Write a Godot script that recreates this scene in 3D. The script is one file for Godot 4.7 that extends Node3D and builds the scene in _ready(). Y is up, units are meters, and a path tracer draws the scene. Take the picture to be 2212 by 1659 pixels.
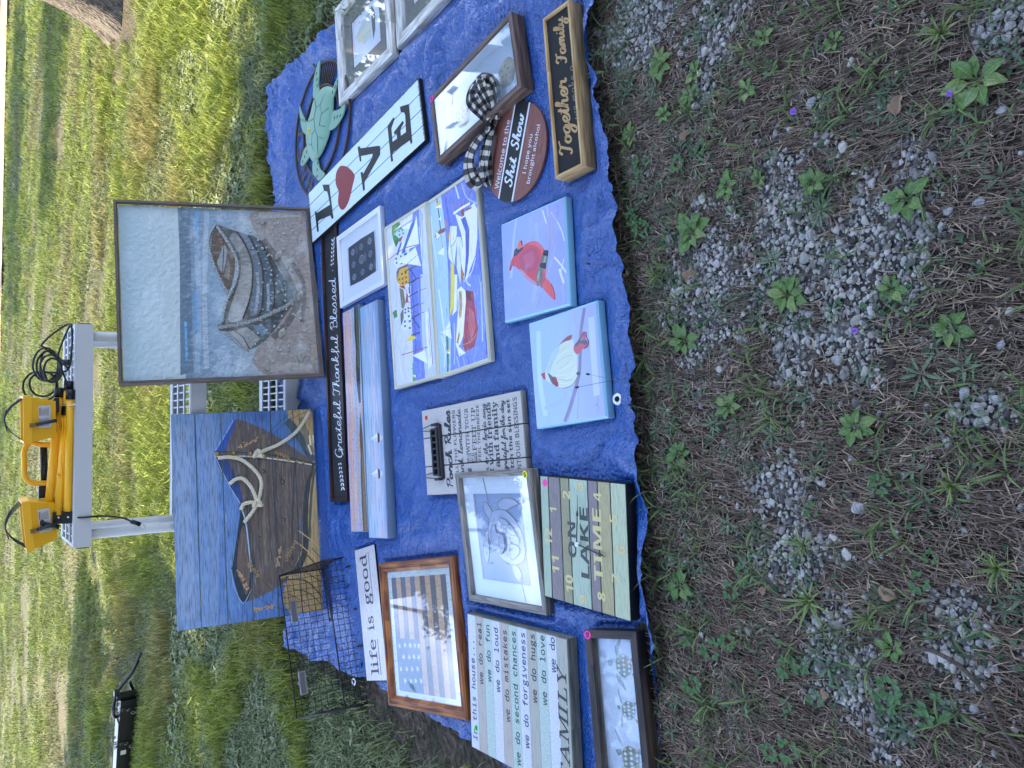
extends Node3D
# Yard-sale pictures on a blue tarp. The photograph is turned on its side: picture-left is up.

const PITCH := 0.65083
const ROLL := 0.01920
const CAM_H := 1.5
const TILT_HALF := 26.75

var rng := RandomNumberGenerator.new()
var nz := FastNoiseLite.new()
var taken := {}
var mats := {}
var tiles := {}

const THICK := {"cardinal": 0.03, "female": 0.03, "harb1": 0.022, "harb2": 0.022, "sun1": 0.04, "sun2": 0.04, "boho": 0.022, "boat1": 0.032, "boat2": 0.032, "shell": 0.05, "flag": 0.03, "turt": 0.034, "three": 0.05, "love": 0.017, "chalk": 0.022, "porch": 0.022, "clock": 0.034, "family": 0.034, "life": 0.012, "together": 0.055}
const POSE := {
	"cardinal": [0.3258, 0.3195, 0.3761, 0.0300, -1.8367, 0.1084, -0.0030, -0.0084],
	"female": [0.3301, 0.3133, 0.0508, 0.0300, -1.6773, 0.1580, -0.0086, -0.0057],
	"harb1": [0.6759, 0.3298, 0.3270, 0.0220, -2.6141, 0.1540, 0.0109, 0.0116],
	"harb2": [0.6847, 0.3318, 0.3818, 0.0220, -2.2819, 0.1852, 0.0055, -0.0218],
	"love": [0.2641, 1.0847, 0.9247, 0.0220, -3.0788, 0.2351, 0.0097, 0.0029],
	"shell": [0.2687, 0.5173, 0.9913, 0.0500, -2.1624, 0.2511, -0.0110, -0.0147],
	"together": [0.4996, 0.1164, 0.8584, 0.0550, -1.6847, 0.1409, 0.0340, 0.0063],
	"boho": [0.3373, 0.4337, 0.5331, 0.0220, -3.0643, 0.1665, -0.0050, -0.0016],
	"sun1": [0.9720, 0.1643, -0.1599, 0.0400, -3.0362, 0.1679, -0.0069, -0.0168],
	"sun2": [0.9771, 0.1632, -0.1554, 0.0400, -2.8641, 0.1465, 0.0083, -0.0070],
	"turt": [0.4390, 0.4298, -0.5028, 0.0350, -1.9865, 0.1331, -0.0233, 0.0722],
	"clock": [0.3605, 0.3587, -0.4458, 0.0350, -1.5824, 0.0460, -0.0077, 0.0354],
	"life": [0.5454, 0.1957, -0.9761, 0.0120, -2.9092, 0.3203, 0.0001, -0.0288],
	"flag": [0.5535, 0.5609, -0.9512, 0.0300, -2.4846, 0.2420, 0.0121, -0.0227],
	"chalk": [1.2982, 0.1769, 0.0901, 0.0220, -3.3310, 0.1462, 0.0104, -0.0048],
	"boat1": [0.4735, 0.5111, 1.5328, 0.0300, -3.0656, 0.1413, 0.0023, 0.0041],
	"boat2": [0.4662, 0.5070, 1.6186, 0.0276, -2.5507, 0.1112, -0.0585, 0.0103],
	"family": [0.4433, 0.5467, -0.9787, 0.0350, -1.8749, 0.1192, -0.0375, -0.0147],
	"three": [0.4114, 0.1775, -0.8599, 0.0500, -1.4216, 0.2158, 0.1214, -0.0603],
	"porch": [0.3191, 0.6117, -0.2207, 0.0250, -2.1751, 0.1468, 0.0012, 0.0127],
	"painting": [0.8694, 0.8687, 0.4129, 0.4397, -3.6383, 0.2527, 1.3101, -0.0161],
	"board": [0.9594, 0.6337, -0.6279, 0.3225, -3.5469, 0.1859, 1.3278, 0.0201],
}
const GRAVEL: Array[Vector4] = [
	Vector4(0.97, -1.44, 0.13, 0.10),
	Vector4(0.87, -1.20, 0.08, 0.09),
	Vector4(0.80, -1.22, 0.04, 0.11),
	Vector4(0.66, -0.55, 0.06, 0.06),
	Vector4(0.61, -0.91, 0.02, 0.04),
	Vector4(0.33, -0.98, 0.10, 0.21),
	Vector4(0.30, -0.76, 0.09, 0.14),
	Vector4(0.44, -0.71, 0.04, 0.05),
	Vector4(0.24, -1.21, 0.11, 0.18),
	Vector4(0.19, -0.83, 0.08, 0.18),
	Vector4(0.10, -0.96, 0.06, 0.11),
	Vector4(-0.03, -0.58, 0.05, 0.05),
	Vector4(-0.23, -0.99, 0.08, 0.07),
	Vector4(-0.36, -0.95, 0.10, 0.08),
	Vector4(-0.54, -0.86, 0.06, 0.10),
	Vector4(-0.60, -0.82, 0.08, 0.08),
	Vector4(-0.46, -0.61, 0.05, 0.11),
	Vector4(-0.65, -0.74, 0.04, 0.09),
]
const ART := {
	"cardinal": "l38 b4bee6 1172,350 904,229 423,134;l51 a8b4e0 872,586 452,576 111,476;l15 b9acc0 994,671 835,726 729,765 632,822 557,844 482,811 369,739 305,707;l14 dfe2ee 977,689 831,738;l15 c8c0d0 994,755 893,776;l15 d6d6e6 915,824 785,914 677,968 597,989;l8 a898b0 907,832 804,906;l19 dcdfec 477,834 388,921 297,993;l28 d8dcec 346,900 271,927 203,953;l10 e6e8f2 434,970 371,946 320,916;l10 b8bcdc 189,933 28,939;l11 a99db4 224,580 32,585;l18 a59ab4 994,796 874,802 698,794 599,765 510,740 374,717 199,644 42,529;l6 c6bccc 980,803 872,810 697,801;p cf5560 663,295 700,348 715,439 706,536 672,611 596,681 540,714 469,713 378,699 309,689 255,750 168,807 95,825 69,806 122,740 194,671 244,600 270,525 331,432 390,357 467,282 528,203 541,173 593,162 650,191 694,215;p dc6a68 705,517 667,610 584,680 471,706 357,683 412,649 556,644 646,571 696,438;p b9556a 621,312 648,513 545,592 428,575 430,400 516,285;p c06478 602,341 622,492 532,543 457,500 470,382;p c58f9c 467,282 331,432 267,544 296,531 377,420 470,312;p dc6260 223,645 295,697 248,758 168,807 95,825 69,806 137,723;l10 96202c 231,770 169,802 105,819 73,808;p cc5258 508,108 597,146 633,206 533,208 539,179 537,158 499,135;p 8a2a34 508,108 536,125 540,175 530,154 496,135;p 36405a 688,214 705,246 683,286 694,342 674,350 651,294 628,210 660,198;p 8890b0 671,217 672,234 658,239 655,222;p 10141c 667,223 668,232 661,233 660,225;p e07c5c 693,260 753,281 768,312 758,338 706,348 689,317 683,286;p a02c30 763,314 760,346 709,351 711,331;p 68746a 579,698 558,749 510,740 434,711 389,700 388,651 226,629 232,609 339,601 255,574 266,548 385,553 434,604 489,626 541,658;p 9aa694 523,687 514,716 456,694 466,663;p 9aa694 391,582 397,611 329,591 286,565 347,561;p 282a34 579,676 561,751 511,738 538,662;p 2c2c34 467,615 449,710 396,699 432,602;l4 70706c 562,682 545,733;l4 70706c 447,625 429,692;l3 505678 968,909 898,925 888,900 865,919 855,894",
	"female": "l68 bcd2ee 904,143 437,105 98,151;l81 c0caf0 875,928 505,916 199,913;l35 aab8e2 291,495 231,466 190,357 165,148;l20 b0aed6 980,707 755,708;l16 a2a4c0 305,678 11,619;l41 8c7f98 981,846 781,770 683,757 573,733 427,704 310,639 146,537 10,437;l8 a79cb2 985,827 785,751 576,718;l5 6c5f78 424,723 295,657 142,567 6,474;p ced6c2 688,368 726,448 746,554 727,654 675,657 640,642 600,687 543,689 456,674 405,681 340,603 320,519 318,436 346,377 352,335 386,275 431,194 478,189 552,231 647,298;p b4c8c4 552,231 647,298 688,368 720,447 653,417 575,332 493,267 473,221;l7 e2e6da 451,370 430,513 440,616;l7 e4e6d8 475,383 496,501 527,628;l5 aab09a 410,385 379,506 379,598;l5 e6e8dc 367,411 351,523;l5 b0b69e 556,373 597,514 591,626;l5 e2e6da 603,400 648,521 643,623;l5 b2b8a0 649,438 695,548;l5 a0bcbc 541,296 610,358 675,441;l4 8fb0b4 521,260 598,314;l5 c2b898 498,407 531,526 571,593;l5 eef0e6 395,488 416,603 485,652;l8 8a7a54 402,681 337,607 316,523 315,440;p b44646 495,124 504,192 430,198 442,162 464,149;p 5c6270 490,241 440,315 398,373 345,381 377,296 442,256;p 14161c 426,293 423,310 410,309 412,294;p 98383a 435,303 434,357 385,374 345,383 346,345 374,317;l4 601c20 407,310 350,348;p 46505a 427,658 438,686 419,713 399,700 404,667;p cc646e 675,657 710,712 761,777 780,809 768,837 736,842 707,829 676,863 646,855 631,799 609,748 590,692 632,651;p 64646f 680,668 723,743 774,808 746,820 704,780 701,828 665,854 652,821 683,757 664,686;p 8c8c98 707,751 745,795 758,810 725,800 699,769;l11 5c2420 767,844 717,845 675,867 641,851 627,799;p a85456 697,391 768,537 782,621 774,644 740,619 739,554 729,469;p 5c6468 711,425 758,556 760,601 747,575 731,490;l3 6c4460 168,918 125,922 110,892 88,926 42,907",
	"harb1": "p 6f80cc 985,707 852,602 719,514 568,488 495,1096 980,1037 983,882;p 6f80cc 641,514 453,493 303,491 16,442 8,962 588,929;p d2d6ea 983,839 987,997 795,987 511,964 527,828 717,809;p c8cfe8 609,765 588,929 8,962 8,714 246,694;l11 4a5cb4 633,572 446,559 274,557 157,539;l6 9db0e4 587,701 396,678 233,676 34,607;l8 4a5cb8 559,576 658,573 807,703 931,781;l5 b8c4ec 530,801 168,758 26,705;l7 c0c2da 356,184 231,22 105,52;l11 c8c6dc 237,306 138,218 42,284;l9 c4c8e0 929,83 814,101 667,11;l8 b8bcd8 638,165 528,167 371,28;l6 eee9e4 299,136 191,138 66,167;p 3f8a3c 984,355 986,180 932,165 890,186 843,237 863,313 891,336 910,444;p 7ab04a 969,288 960,195 911,202 916,273;p 25602c 875,230 841,247 864,310 889,298;p e6e8ee 939,200 989,679 941,671 943,407;p b9d4e2 923,227 936,326 915,498 879,500 883,328;p 56646e 931,325 928,362 919,363 921,325;p 56646e 925,402 922,438 912,442 915,405;p 56646e 908,328 905,365 895,366 899,329;p 56646e 904,415 901,451 892,452 895,415;p f0f0f2 936,405 931,648 894,644 921,447;p a33c44 874,294 882,343 883,431 855,358;p 3d62ac 786,364 918,620 937,694 905,706 774,438;p 3d62ac 794,234 850,350 851,397 787,286;p e8ebf0 787,286 851,397 847,479 817,419 783,357;p eceef2 906,700 952,772 780,783 791,452 808,478;l5 a0603c 789,11 806,416 781,789;l4 8a5238 939,200 944,675;l4 8a5238 987,693 935,708;p dfe4ee 756,150 784,237 780,516 709,503 712,249;p 3c4860 778,204 777,248 765,251 767,207;p 3c4860 777,324 776,361 765,364 766,327;p 3c4860 752,209 752,248 740,251 741,213;p 3c4860 733,328 733,368 722,371 723,331;p 3458a8 778,418 776,491 761,489 764,420;p f0f1f4 744,258 778,695 653,797 708,481;l3 8a5238 708,481 730,769;p 6a655a 693,212 710,265 706,496 689,512 698,296 639,204;p e0a83c 698,296 691,498 591,501 590,310 640,198;p 50402c 672,317 670,360 659,363 660,320;p 50402c 668,409 666,451 654,454 656,412;p 50402c 646,247 644,284 634,288 635,250;p 50402c 641,330 640,367 629,371 631,334;p 50402c 639,410 637,450 627,453 629,414;p 50402c 614,323 613,363 602,366 604,326;p 50402c 612,409 611,448 599,451 601,412;l4 1f3050 973,853 933,868 763,801;l4 3a72b8 951,893 754,862 657,807;l6 e8ecf4 881,811 760,821;p a03c38 602,235 590,378 479,500 487,381 559,431;p 807a58 592,254 570,351 485,380 456,320 468,277;p e6e8ee 581,455 571,525 479,500 488,442;p 404858 570,471 566,506 528,501 532,472;p 58984a 467,176 418,169 419,99 463,47;p d8dce6 490,77 478,185 408,198 410,103;p 4c8444 472,152 427,165 425,75 468,80;l2 b03030 471,49 429,38;p 66665c 434,236 463,322 402,315 362,235;p e2e5ee 463,322 453,493 321,501 330,270 359,231 404,312;p 404858 456,342 454,384 442,384 445,342;p 404858 456,415 454,457 442,457 444,418;p 404858 438,337 436,379 425,379 427,337;p 404858 437,416 435,458 424,458 426,419;p 404858 409,414 407,456 395,456 397,417;p 404858 388,311 386,353 374,353 376,311;p 3458a8 379,424 376,472 364,471 366,424;p 404858 360,309 358,352 347,352 349,309;p 404858 339,413 337,461 325,461 328,416;l4 7a4c3c 642,502 490,503 310,495;l4 7a4c3c 689,509 568,494;l7 4a3a38 592,480 595,726;l7 4a3a38 514,458 519,688;l7 4a3a38 442,469 449,683;l7 4a3a38 383,483 389,690;l6 3c3434 379,520 308,668;l7 4a3a38 287,462 285,664;l7 5a4038 671,410 670,686;l6 3c3434 666,539 595,656 591,501;l4 98604c 518,711 518,868;l4 98604c 439,689 444,811;l4 98604c 391,691 390,796;l5 98604c 592,673 591,803;l4 80503c 417,483 413,589;l4 80503c 348,494 350,578;p ecd23c 262,322 288,456 264,589 256,493;p eceef2 390,805 382,878 85,880 62,790;l5 a03c48 401,892 264,891 84,891;l3 383c50 347,858 130,854;p f0f1f4 170,454 176,746 95,786;l5 a85048 193,202 189,806;p 6aa060 128,442 125,472 17,486 19,422;p 5aa0b8 97,404 106,481 84,475;p e8ecee 55,422 57,497 37,497;l2 5a60a0 943,900 926,909 922,886 907,910",
	"harb2": "p 6a78c8 984,279 784,321 612,327 463,323 367,1024 663,1042 996,949;p 7a8cd4 533,319 327,291 188,296 5,240 18,982 241,993 436,996;l19 5562bc 958,362 826,409 749,443;l12 dbe0f0 982,576 900,632;l10 a8b8ea 972,700 880,776 809,974;l10 c8d2f2 989,899 883,945;l17 5560bc 306,987 148,958 40,943;l10 b4c2ee 83,385 26,421;l10 c0ccf0 407,921 251,905 111,881;l13 6672c4 64,577 21,615;l9 c2cef2 261,378 140,361 48,327;l14 5a66c0 579,940 376,959;l10 d6dcf2 529,787 451,671 415,735;l12 8fa0e0 97,774 44,715;l7 aebcec 71,506 15,541;l12 d4e0ee 904,49 786,50 600,117;l13 dfe8f0 476,115 308,155 160,173;l10 e4ecf2 222,109 119,164 54,122;l7 c0d6ea 718,62 527,126;l10 3c503c 990,186 929,199 860,218 801,223;l4 507050 801,223 741,236 658,256;l17 4c6c48 207,218 114,209 17,191;l6 74945c 193,246 58,227;l4 385038 359,249 311,248;p e6c43c 937,132 970,257 917,264;p eef0f2 937,132 934,270 912,271;p eef0f4 678,121 692,272 645,267;p eef0f4 245,93 244,297 185,308;p e8ecf2 249,181 284,301 248,303;l3 a05038 280,331 183,313;p e8c83c 126,165 144,260 123,263;p f0f2f4 123,178 123,263 108,259;p eef0f4 859,199 871,256 843,249;p 8a4c34 774,75 785,119 800,217 790,330 770,309 777,158;p e8e6e0 806,124 765,217 756,131;l2 70402c 806,124 765,217 756,131 806,124;p c8804c 832,337 819,368 781,380 778,359;p c8804c 769,344 751,392 706,407 727,360;p e6e8ea 784,426 762,554 678,533 561,455 614,359 651,350;l6 98b048 779,445 698,410 563,442;l4 c0ccd0 761,497 623,439;l4 8a5044 669,411 689,511 719,543;p e8d444 592,385 562,450 449,428 458,361;p e8d444 525,377 514,451 348,398 304,293 391,332;p eef0f0 514,451 507,500 322,443 304,350 348,398;l3 8a5038 304,293 391,332 526,369;p eceae4 832,540 801,633 828,908 785,956 642,921 557,865 464,675 444,621 600,585 690,631;p d8e2e8 705,540 692,619 597,609 447,548 544,501;l3 8a4c3c 644,570 559,587;p 3f58b0 786,642 785,728 706,787 576,745 496,687 445,621 584,689 705,709;l4 3c68b4 806,546 705,623 634,638;p 983028 836,654 832,715 793,711 794,656;l14 f2efe8 839,508 841,668 838,827;l3 8a4c3c 848,510 853,658 848,822;p a86c3c 906,522 897,555 870,523 887,512;p b8743c 539,582 490,635 458,595 493,564;l3 703020 485,569 464,626;l4 8c5440 853,621 865,748 885,826 902,902;p 8a4c3c 821,737 816,852 807,855 811,745;p f0eeea 427,481 436,557 400,640 287,619 175,536 131,447 87,449 85,558 78,434 151,382 306,464;p a84450 405,636 379,778 265,793 176,822 101,733 91,560 124,514 226,563 352,633;p 7c3440 405,636 385,740 337,751 344,645;p c46468 312,686 268,770 188,774 133,678 204,640;p c8a878 414,515 412,564 341,562 272,520 285,489;l2 503020 407,526 362,557;l2 503020 402,562 368,511;l2 503020 361,510 309,544;l2 503020 349,554 302,495;l3 503020 414,515 344,488 271,493;l4 e8e8e4 243,474 227,433;p b87840 156,398 210,466 189,473 146,431;l6 c0966c 134,448 130,641 146,740 171,807;l2 7c5434 131,447 127,640 143,748 168,806;p f0efec 131,437 84,563 81,484 98,439;l6 a84450 101,729 122,715;l6 a84450 245,799 289,817;l7 e8e4e0 544,862 483,775 464,675;l1 803c70 92,906 75,918 65,893 49,918 33,891 22,904",
	"board": "l66 8aa0c0 945,73 470,70 53,83;l55 7892b8 963,251 458,259 57,272;l66 5f82b4 853,394 451,356 52,319;l55 3f66a0 977,570 973,690;l77 4a70a8 28,579 58,614 87,666;p b4945f 1006,815 1001,1005 719,1017 466,1025 171,1028 -14,1022 6,780 83,717 170,757 301,862 475,883 616,920 732,959 858,876;l38 3c4c50 945,811 870,885 739,983;l29 7c7256 955,909 782,977;l9 e6d8b0 867,966 818,973;l9 e6d8b0 819,953 770,976;l7 e6d8b0 866,994 829,999;l29 2c3230 727,980 603,928 439,901 299,891 189,810;l13 55503c 696,992 530,951 343,926;p 5d4f46 963,425 935,559 889,685 812,837 721,976 616,915 417,874 301,862 160,739 88,467 135,503 327,506 478,473 560,444 656,367 781,292 854,353;l11 6a5a4e 921,465 816,442;l15 4c4038 789,508 534,501 212,524;l15 70604f 879,632 550,612 251,610;l13 463a32 840,716 522,695 256,695;l11 6e5c4c 789,800 517,772 262,763;l9 40362e 751,850 445,811 259,798;l4 3a302a 762,591 530,568 277,569;l4 3a302a 830,672 525,647 270,653;l3 382e28 779,756 520,729 310,732;l3 382e28 908,481 814,484;l3 382e28 917,558 811,560;l7 302824 661,739 645,764 631,751 649,735;l7 302824 712,613 701,635 693,617;l6 302824 467,740 459,763 448,750;l6 302824 392,565 384,584;p 1d4aa0 963,425 816,293 803,299 808,350 957,445;l4 9cc0dc 963,425 816,293;p 1d3c78 787,292 772,365 641,449 557,464 558,444 654,370;l3 a0c4e0 785,292 654,370 555,449;p 142838 537,451 478,473 327,509 213,516 114,493 87,454 121,412 247,370 269,379 424,420;p 6a564a 456,465 328,494 226,496 148,484 122,461 175,439 233,410 334,419;l3 4c3c34 376,464 173,456;l4 88a8c0 247,370 180,378 104,419 87,451 144,503;l6 a8c8dc 537,451 466,481 305,501 225,505;l3 60809c 537,451 424,420 264,376;l4 1c1814 813,285 796,533 762,798 725,976;l7 c8c4b8 789,292 779,532 746,797 718,972;l3 1c1814 781,292 770,532 738,796 713,972;l6 c8a060 401,843 342,944 290,1011;l6 caa468 350,822 272,938 196,1012;l6 503c28 314,845 235,953 149,1017;l6 c8a060 180,707 188,827 104,996;l6 503c28 170,757 147,894 56,1010;l6 b48c50 151,722 116,857 12,989;l4 402c1c 122,788 89,907 10,1015;l4 7c5c34 102,752 59,853 7,918;l4 5c2c24 307,941 242,1021;l4 5c2c24 195,880 139,999;l2 24303a 884,658 947,758 1004,886;l2 24303a 854,656 945,811 990,957;l2 2c2820 143,487 78,582 25,730;l2 2c2820 186,572 122,652 81,734;l2 2c2820 245,685 207,725 145,790;l2 2c2820 263,746 212,812",
	"painting": "p 5b6f7e 978,317 969,367 55,344 37,282;l27 889cac 914,393 473,391 54,362;l25 9aa8b2 962,453 473,419 73,409;l15 6aa0c8 960,405 847,394;l12 5a94c0 495,373 261,367;l12 5c98c4 325,319 117,315;l41 9aa9b4 966,532 908,519;l62 96a6b2 174,480 111,504 50,454;l62 a2aeb6 108,571 65,597;l41 a2a9aa 935,629 903,698;p 8c8078 974,723 999,998 22,993 23,710 148,650 406,868 563,838 801,722 926,679;l41 a39a92 951,732 973,953;l52 9a9088 60,723 51,942;l31 96887c 702,963 360,967 83,966;l35 5a524c 801,742 654,824 495,885 405,888 295,819 231,754;l25 6a625a 666,887 530,939 316,912;p 4a4c4a 887,498 874,537 854,595 827,663 801,722 721,768 608,821 518,866 439,875 372,835 264,756 200,693 165,622 187,585 247,531 269,508 280,480 307,474 322,502 430,532 528,576 628,601 706,586 784,551 862,502;p 5f4a3a 884,498 851,511 762,560 673,584 583,571 501,541 583,506 660,476 737,466 816,473;p 8a9090 778,531 737,547 661,535 594,516 660,489;p 7c7468 694,548 639,558 561,547 583,521;l4 342a24 817,516 778,531 594,514;p 96948c 662,613 663,671 562,669 451,646 340,604 330,528 451,560 550,595;p 7c7a74 842,594 775,640 663,669 651,613 718,605 807,562;p 5f6c78 843,612 822,665 743,700 641,724 529,721 407,706 364,644 562,667 674,670 775,642;l15 8e989c 607,694 506,693 374,670;p 42535e 822,665 795,724 687,767 563,779 451,775 371,754 356,705 529,721 652,722;l15 8b959a 540,745 451,744 385,735;p 333d42 795,724 716,767 603,821 516,866 439,870 375,764 473,777 585,779;l7 50606a 563,808 473,832;l5 5c4030 843,604 775,640 674,669 562,667 451,645 342,604;l5 543c2e 827,663 743,698 641,722 529,719 407,706 352,683;l4 33302c 795,722 687,765 563,777 451,774 373,754;l4 2c2a28 710,772 586,819 473,832 406,822;p 9a9a96 269,513 276,561 254,591 168,622 187,585;p 868680 276,561 293,620 230,687 168,632 235,602;p 5c7488 298,650 308,702 262,728 237,695;p 30363a 314,705 389,826 264,756 264,727;l4 503828 274,557 233,599 170,630;l4 503828 290,630 230,687",
	"three": "p 5a6454 838,494 853,616 833,697 783,755 731,720 704,603 720,505 757,450 804,454;p 74827e 842,465 890,455 934,536 944,598 882,542 848,511;p 74827e 728,448 698,528 648,592 621,608 646,528 690,437;p 74827e 800,288 813,337 798,393 769,361 772,295;p 74827e 820,737 845,816 812,812 802,760;p 74827e 736,741 733,812 702,845 705,775;p 5a6454 524,493 561,605 551,702 507,752 460,704 441,585 469,492;p 74827e 538,482 587,438 639,443 598,479 553,501;p 74827e 478,480 430,443 385,447 433,496;p 74827e 525,396 527,450 505,458 502,405;p 74827e 552,716 558,775 526,751;p 74827e 461,718 450,771 427,773 439,740;p 5a6454 246,414 285,539 270,677 230,748 174,704 129,551 157,431;p 74827e 275,436 307,358 382,300 344,369 302,429;p 74827e 155,402 108,360 63,361 121,430;p 74827e 248,283 263,389 228,408 214,332;p 74827e 252,671 284,764 249,782 232,721;p 74827e 173,690 155,754 132,742 147,696",
}
const SHAPE := {
	"letter_l": "534,58 521,71 474,77 393,215 593,206 678,198 744,168 880,159 766,223 103,236 111,221 199,210 302,98 294,81 109,81 123,65",
	"letter_v": "897,507 899,523 838,530 590,672 553,686 423,679 220,536 89,533 99,519 436,512 428,525 374,532 492,613 551,624 705,527 617,526 629,515",
	"letter_e": "855,857 761,919 150,914 137,903 212,899 269,778 249,768 137,769 146,755 754,755 795,806 753,810 660,781 432,779 417,815 504,814 525,798 562,797 602,866 558,872 508,843 403,842 384,880 649,887 702,882 766,859",
	"heart": "858,361 731,409 500,458 370,438 157,390 89,343 147,310 297,293 478,307 547,298 691,286 838,300 888,332",
	"gt_window": "840,181 841,854 169,862 162,181",
	"gt_body": "698,415 706,559 654,664 575,739 472,768 391,761 342,721 306,611 328,489 393,372 488,314 574,321 636,357",
	"gt_head": "752,291 758,338 710,384 671,414 636,346 690,289",
	"gt_flip1": "705,516 747,481 789,555 792,630 781,701 749,749 734,680 698,568",
	"gt_flip2": "567,308 497,247 384,211 286,236 364,287 463,302",
	"gt_flip3": "421,777 396,841 351,857 330,798 357,774",
	"gt_flip4": "298,578 217,592 190,659 224,686 297,651",
	"gt_s1": "649,510 635,576 606,612 596,578 615,512",
	"gt_s2": "593,577 597,641 550,683 524,694 530,617 558,576",
	"gt_s3": "452,600 457,653 434,710 387,690 347,609 381,589",
	"gt_s4": "599,427 541,437 531,489 485,527 425,520 373,456 418,388 490,359 563,375",
	"gt_s5": "531,500 520,530 449,532 400,505 422,470 482,468",
	"gt_s6": "518,614 521,701 470,717 465,624",
	"rope1": "780,308 780,390 762,472 711,554 656,598 598,589 553,564",
	"rope2": "653,380 673,426 670,476 631,524 595,547 559,561",
	"rope3": "525,451 549,469 556,519 547,561",
	"rope4": "547,567 498,516 463,469",
	"rope5": "987,975 918,907 872,841 828,733 802,627 786,584",
	"studs": "801,304 797,416 789,533 775,631 763,725 750,806 739,863 731,911 992,979",
	"seams": "998,161 995,332 996,503 997,695 999,859",
	"wheat": "827,459 863,597 805,697 746,815 244,414 143,478 272,486 186,572 239,685 323,716 257,746 347,830 50,517 52,656",
	"shells": "912,765 700,828 462,929 246,815 118,907 76,729",
	"rim_back": "884,498 827,466 759,456 649,476 550,509 479,539",
	"rim_front": "873,502 795,547 706,586 628,599 539,577 452,535 365,509 322,502",
	"stem": "293,476 296,510 310,592 336,682 373,764 406,827 439,875",
	"strake1": "843,604 775,640 674,669 562,667 451,645 342,604",
	"strake2": "827,663 743,698 641,722 529,719 407,706 352,683",
	"strake3": "795,722 687,765 563,777 451,774 373,754",
	"bow_edge": "269,508 220,558 184,590 165,624",
}
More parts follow.
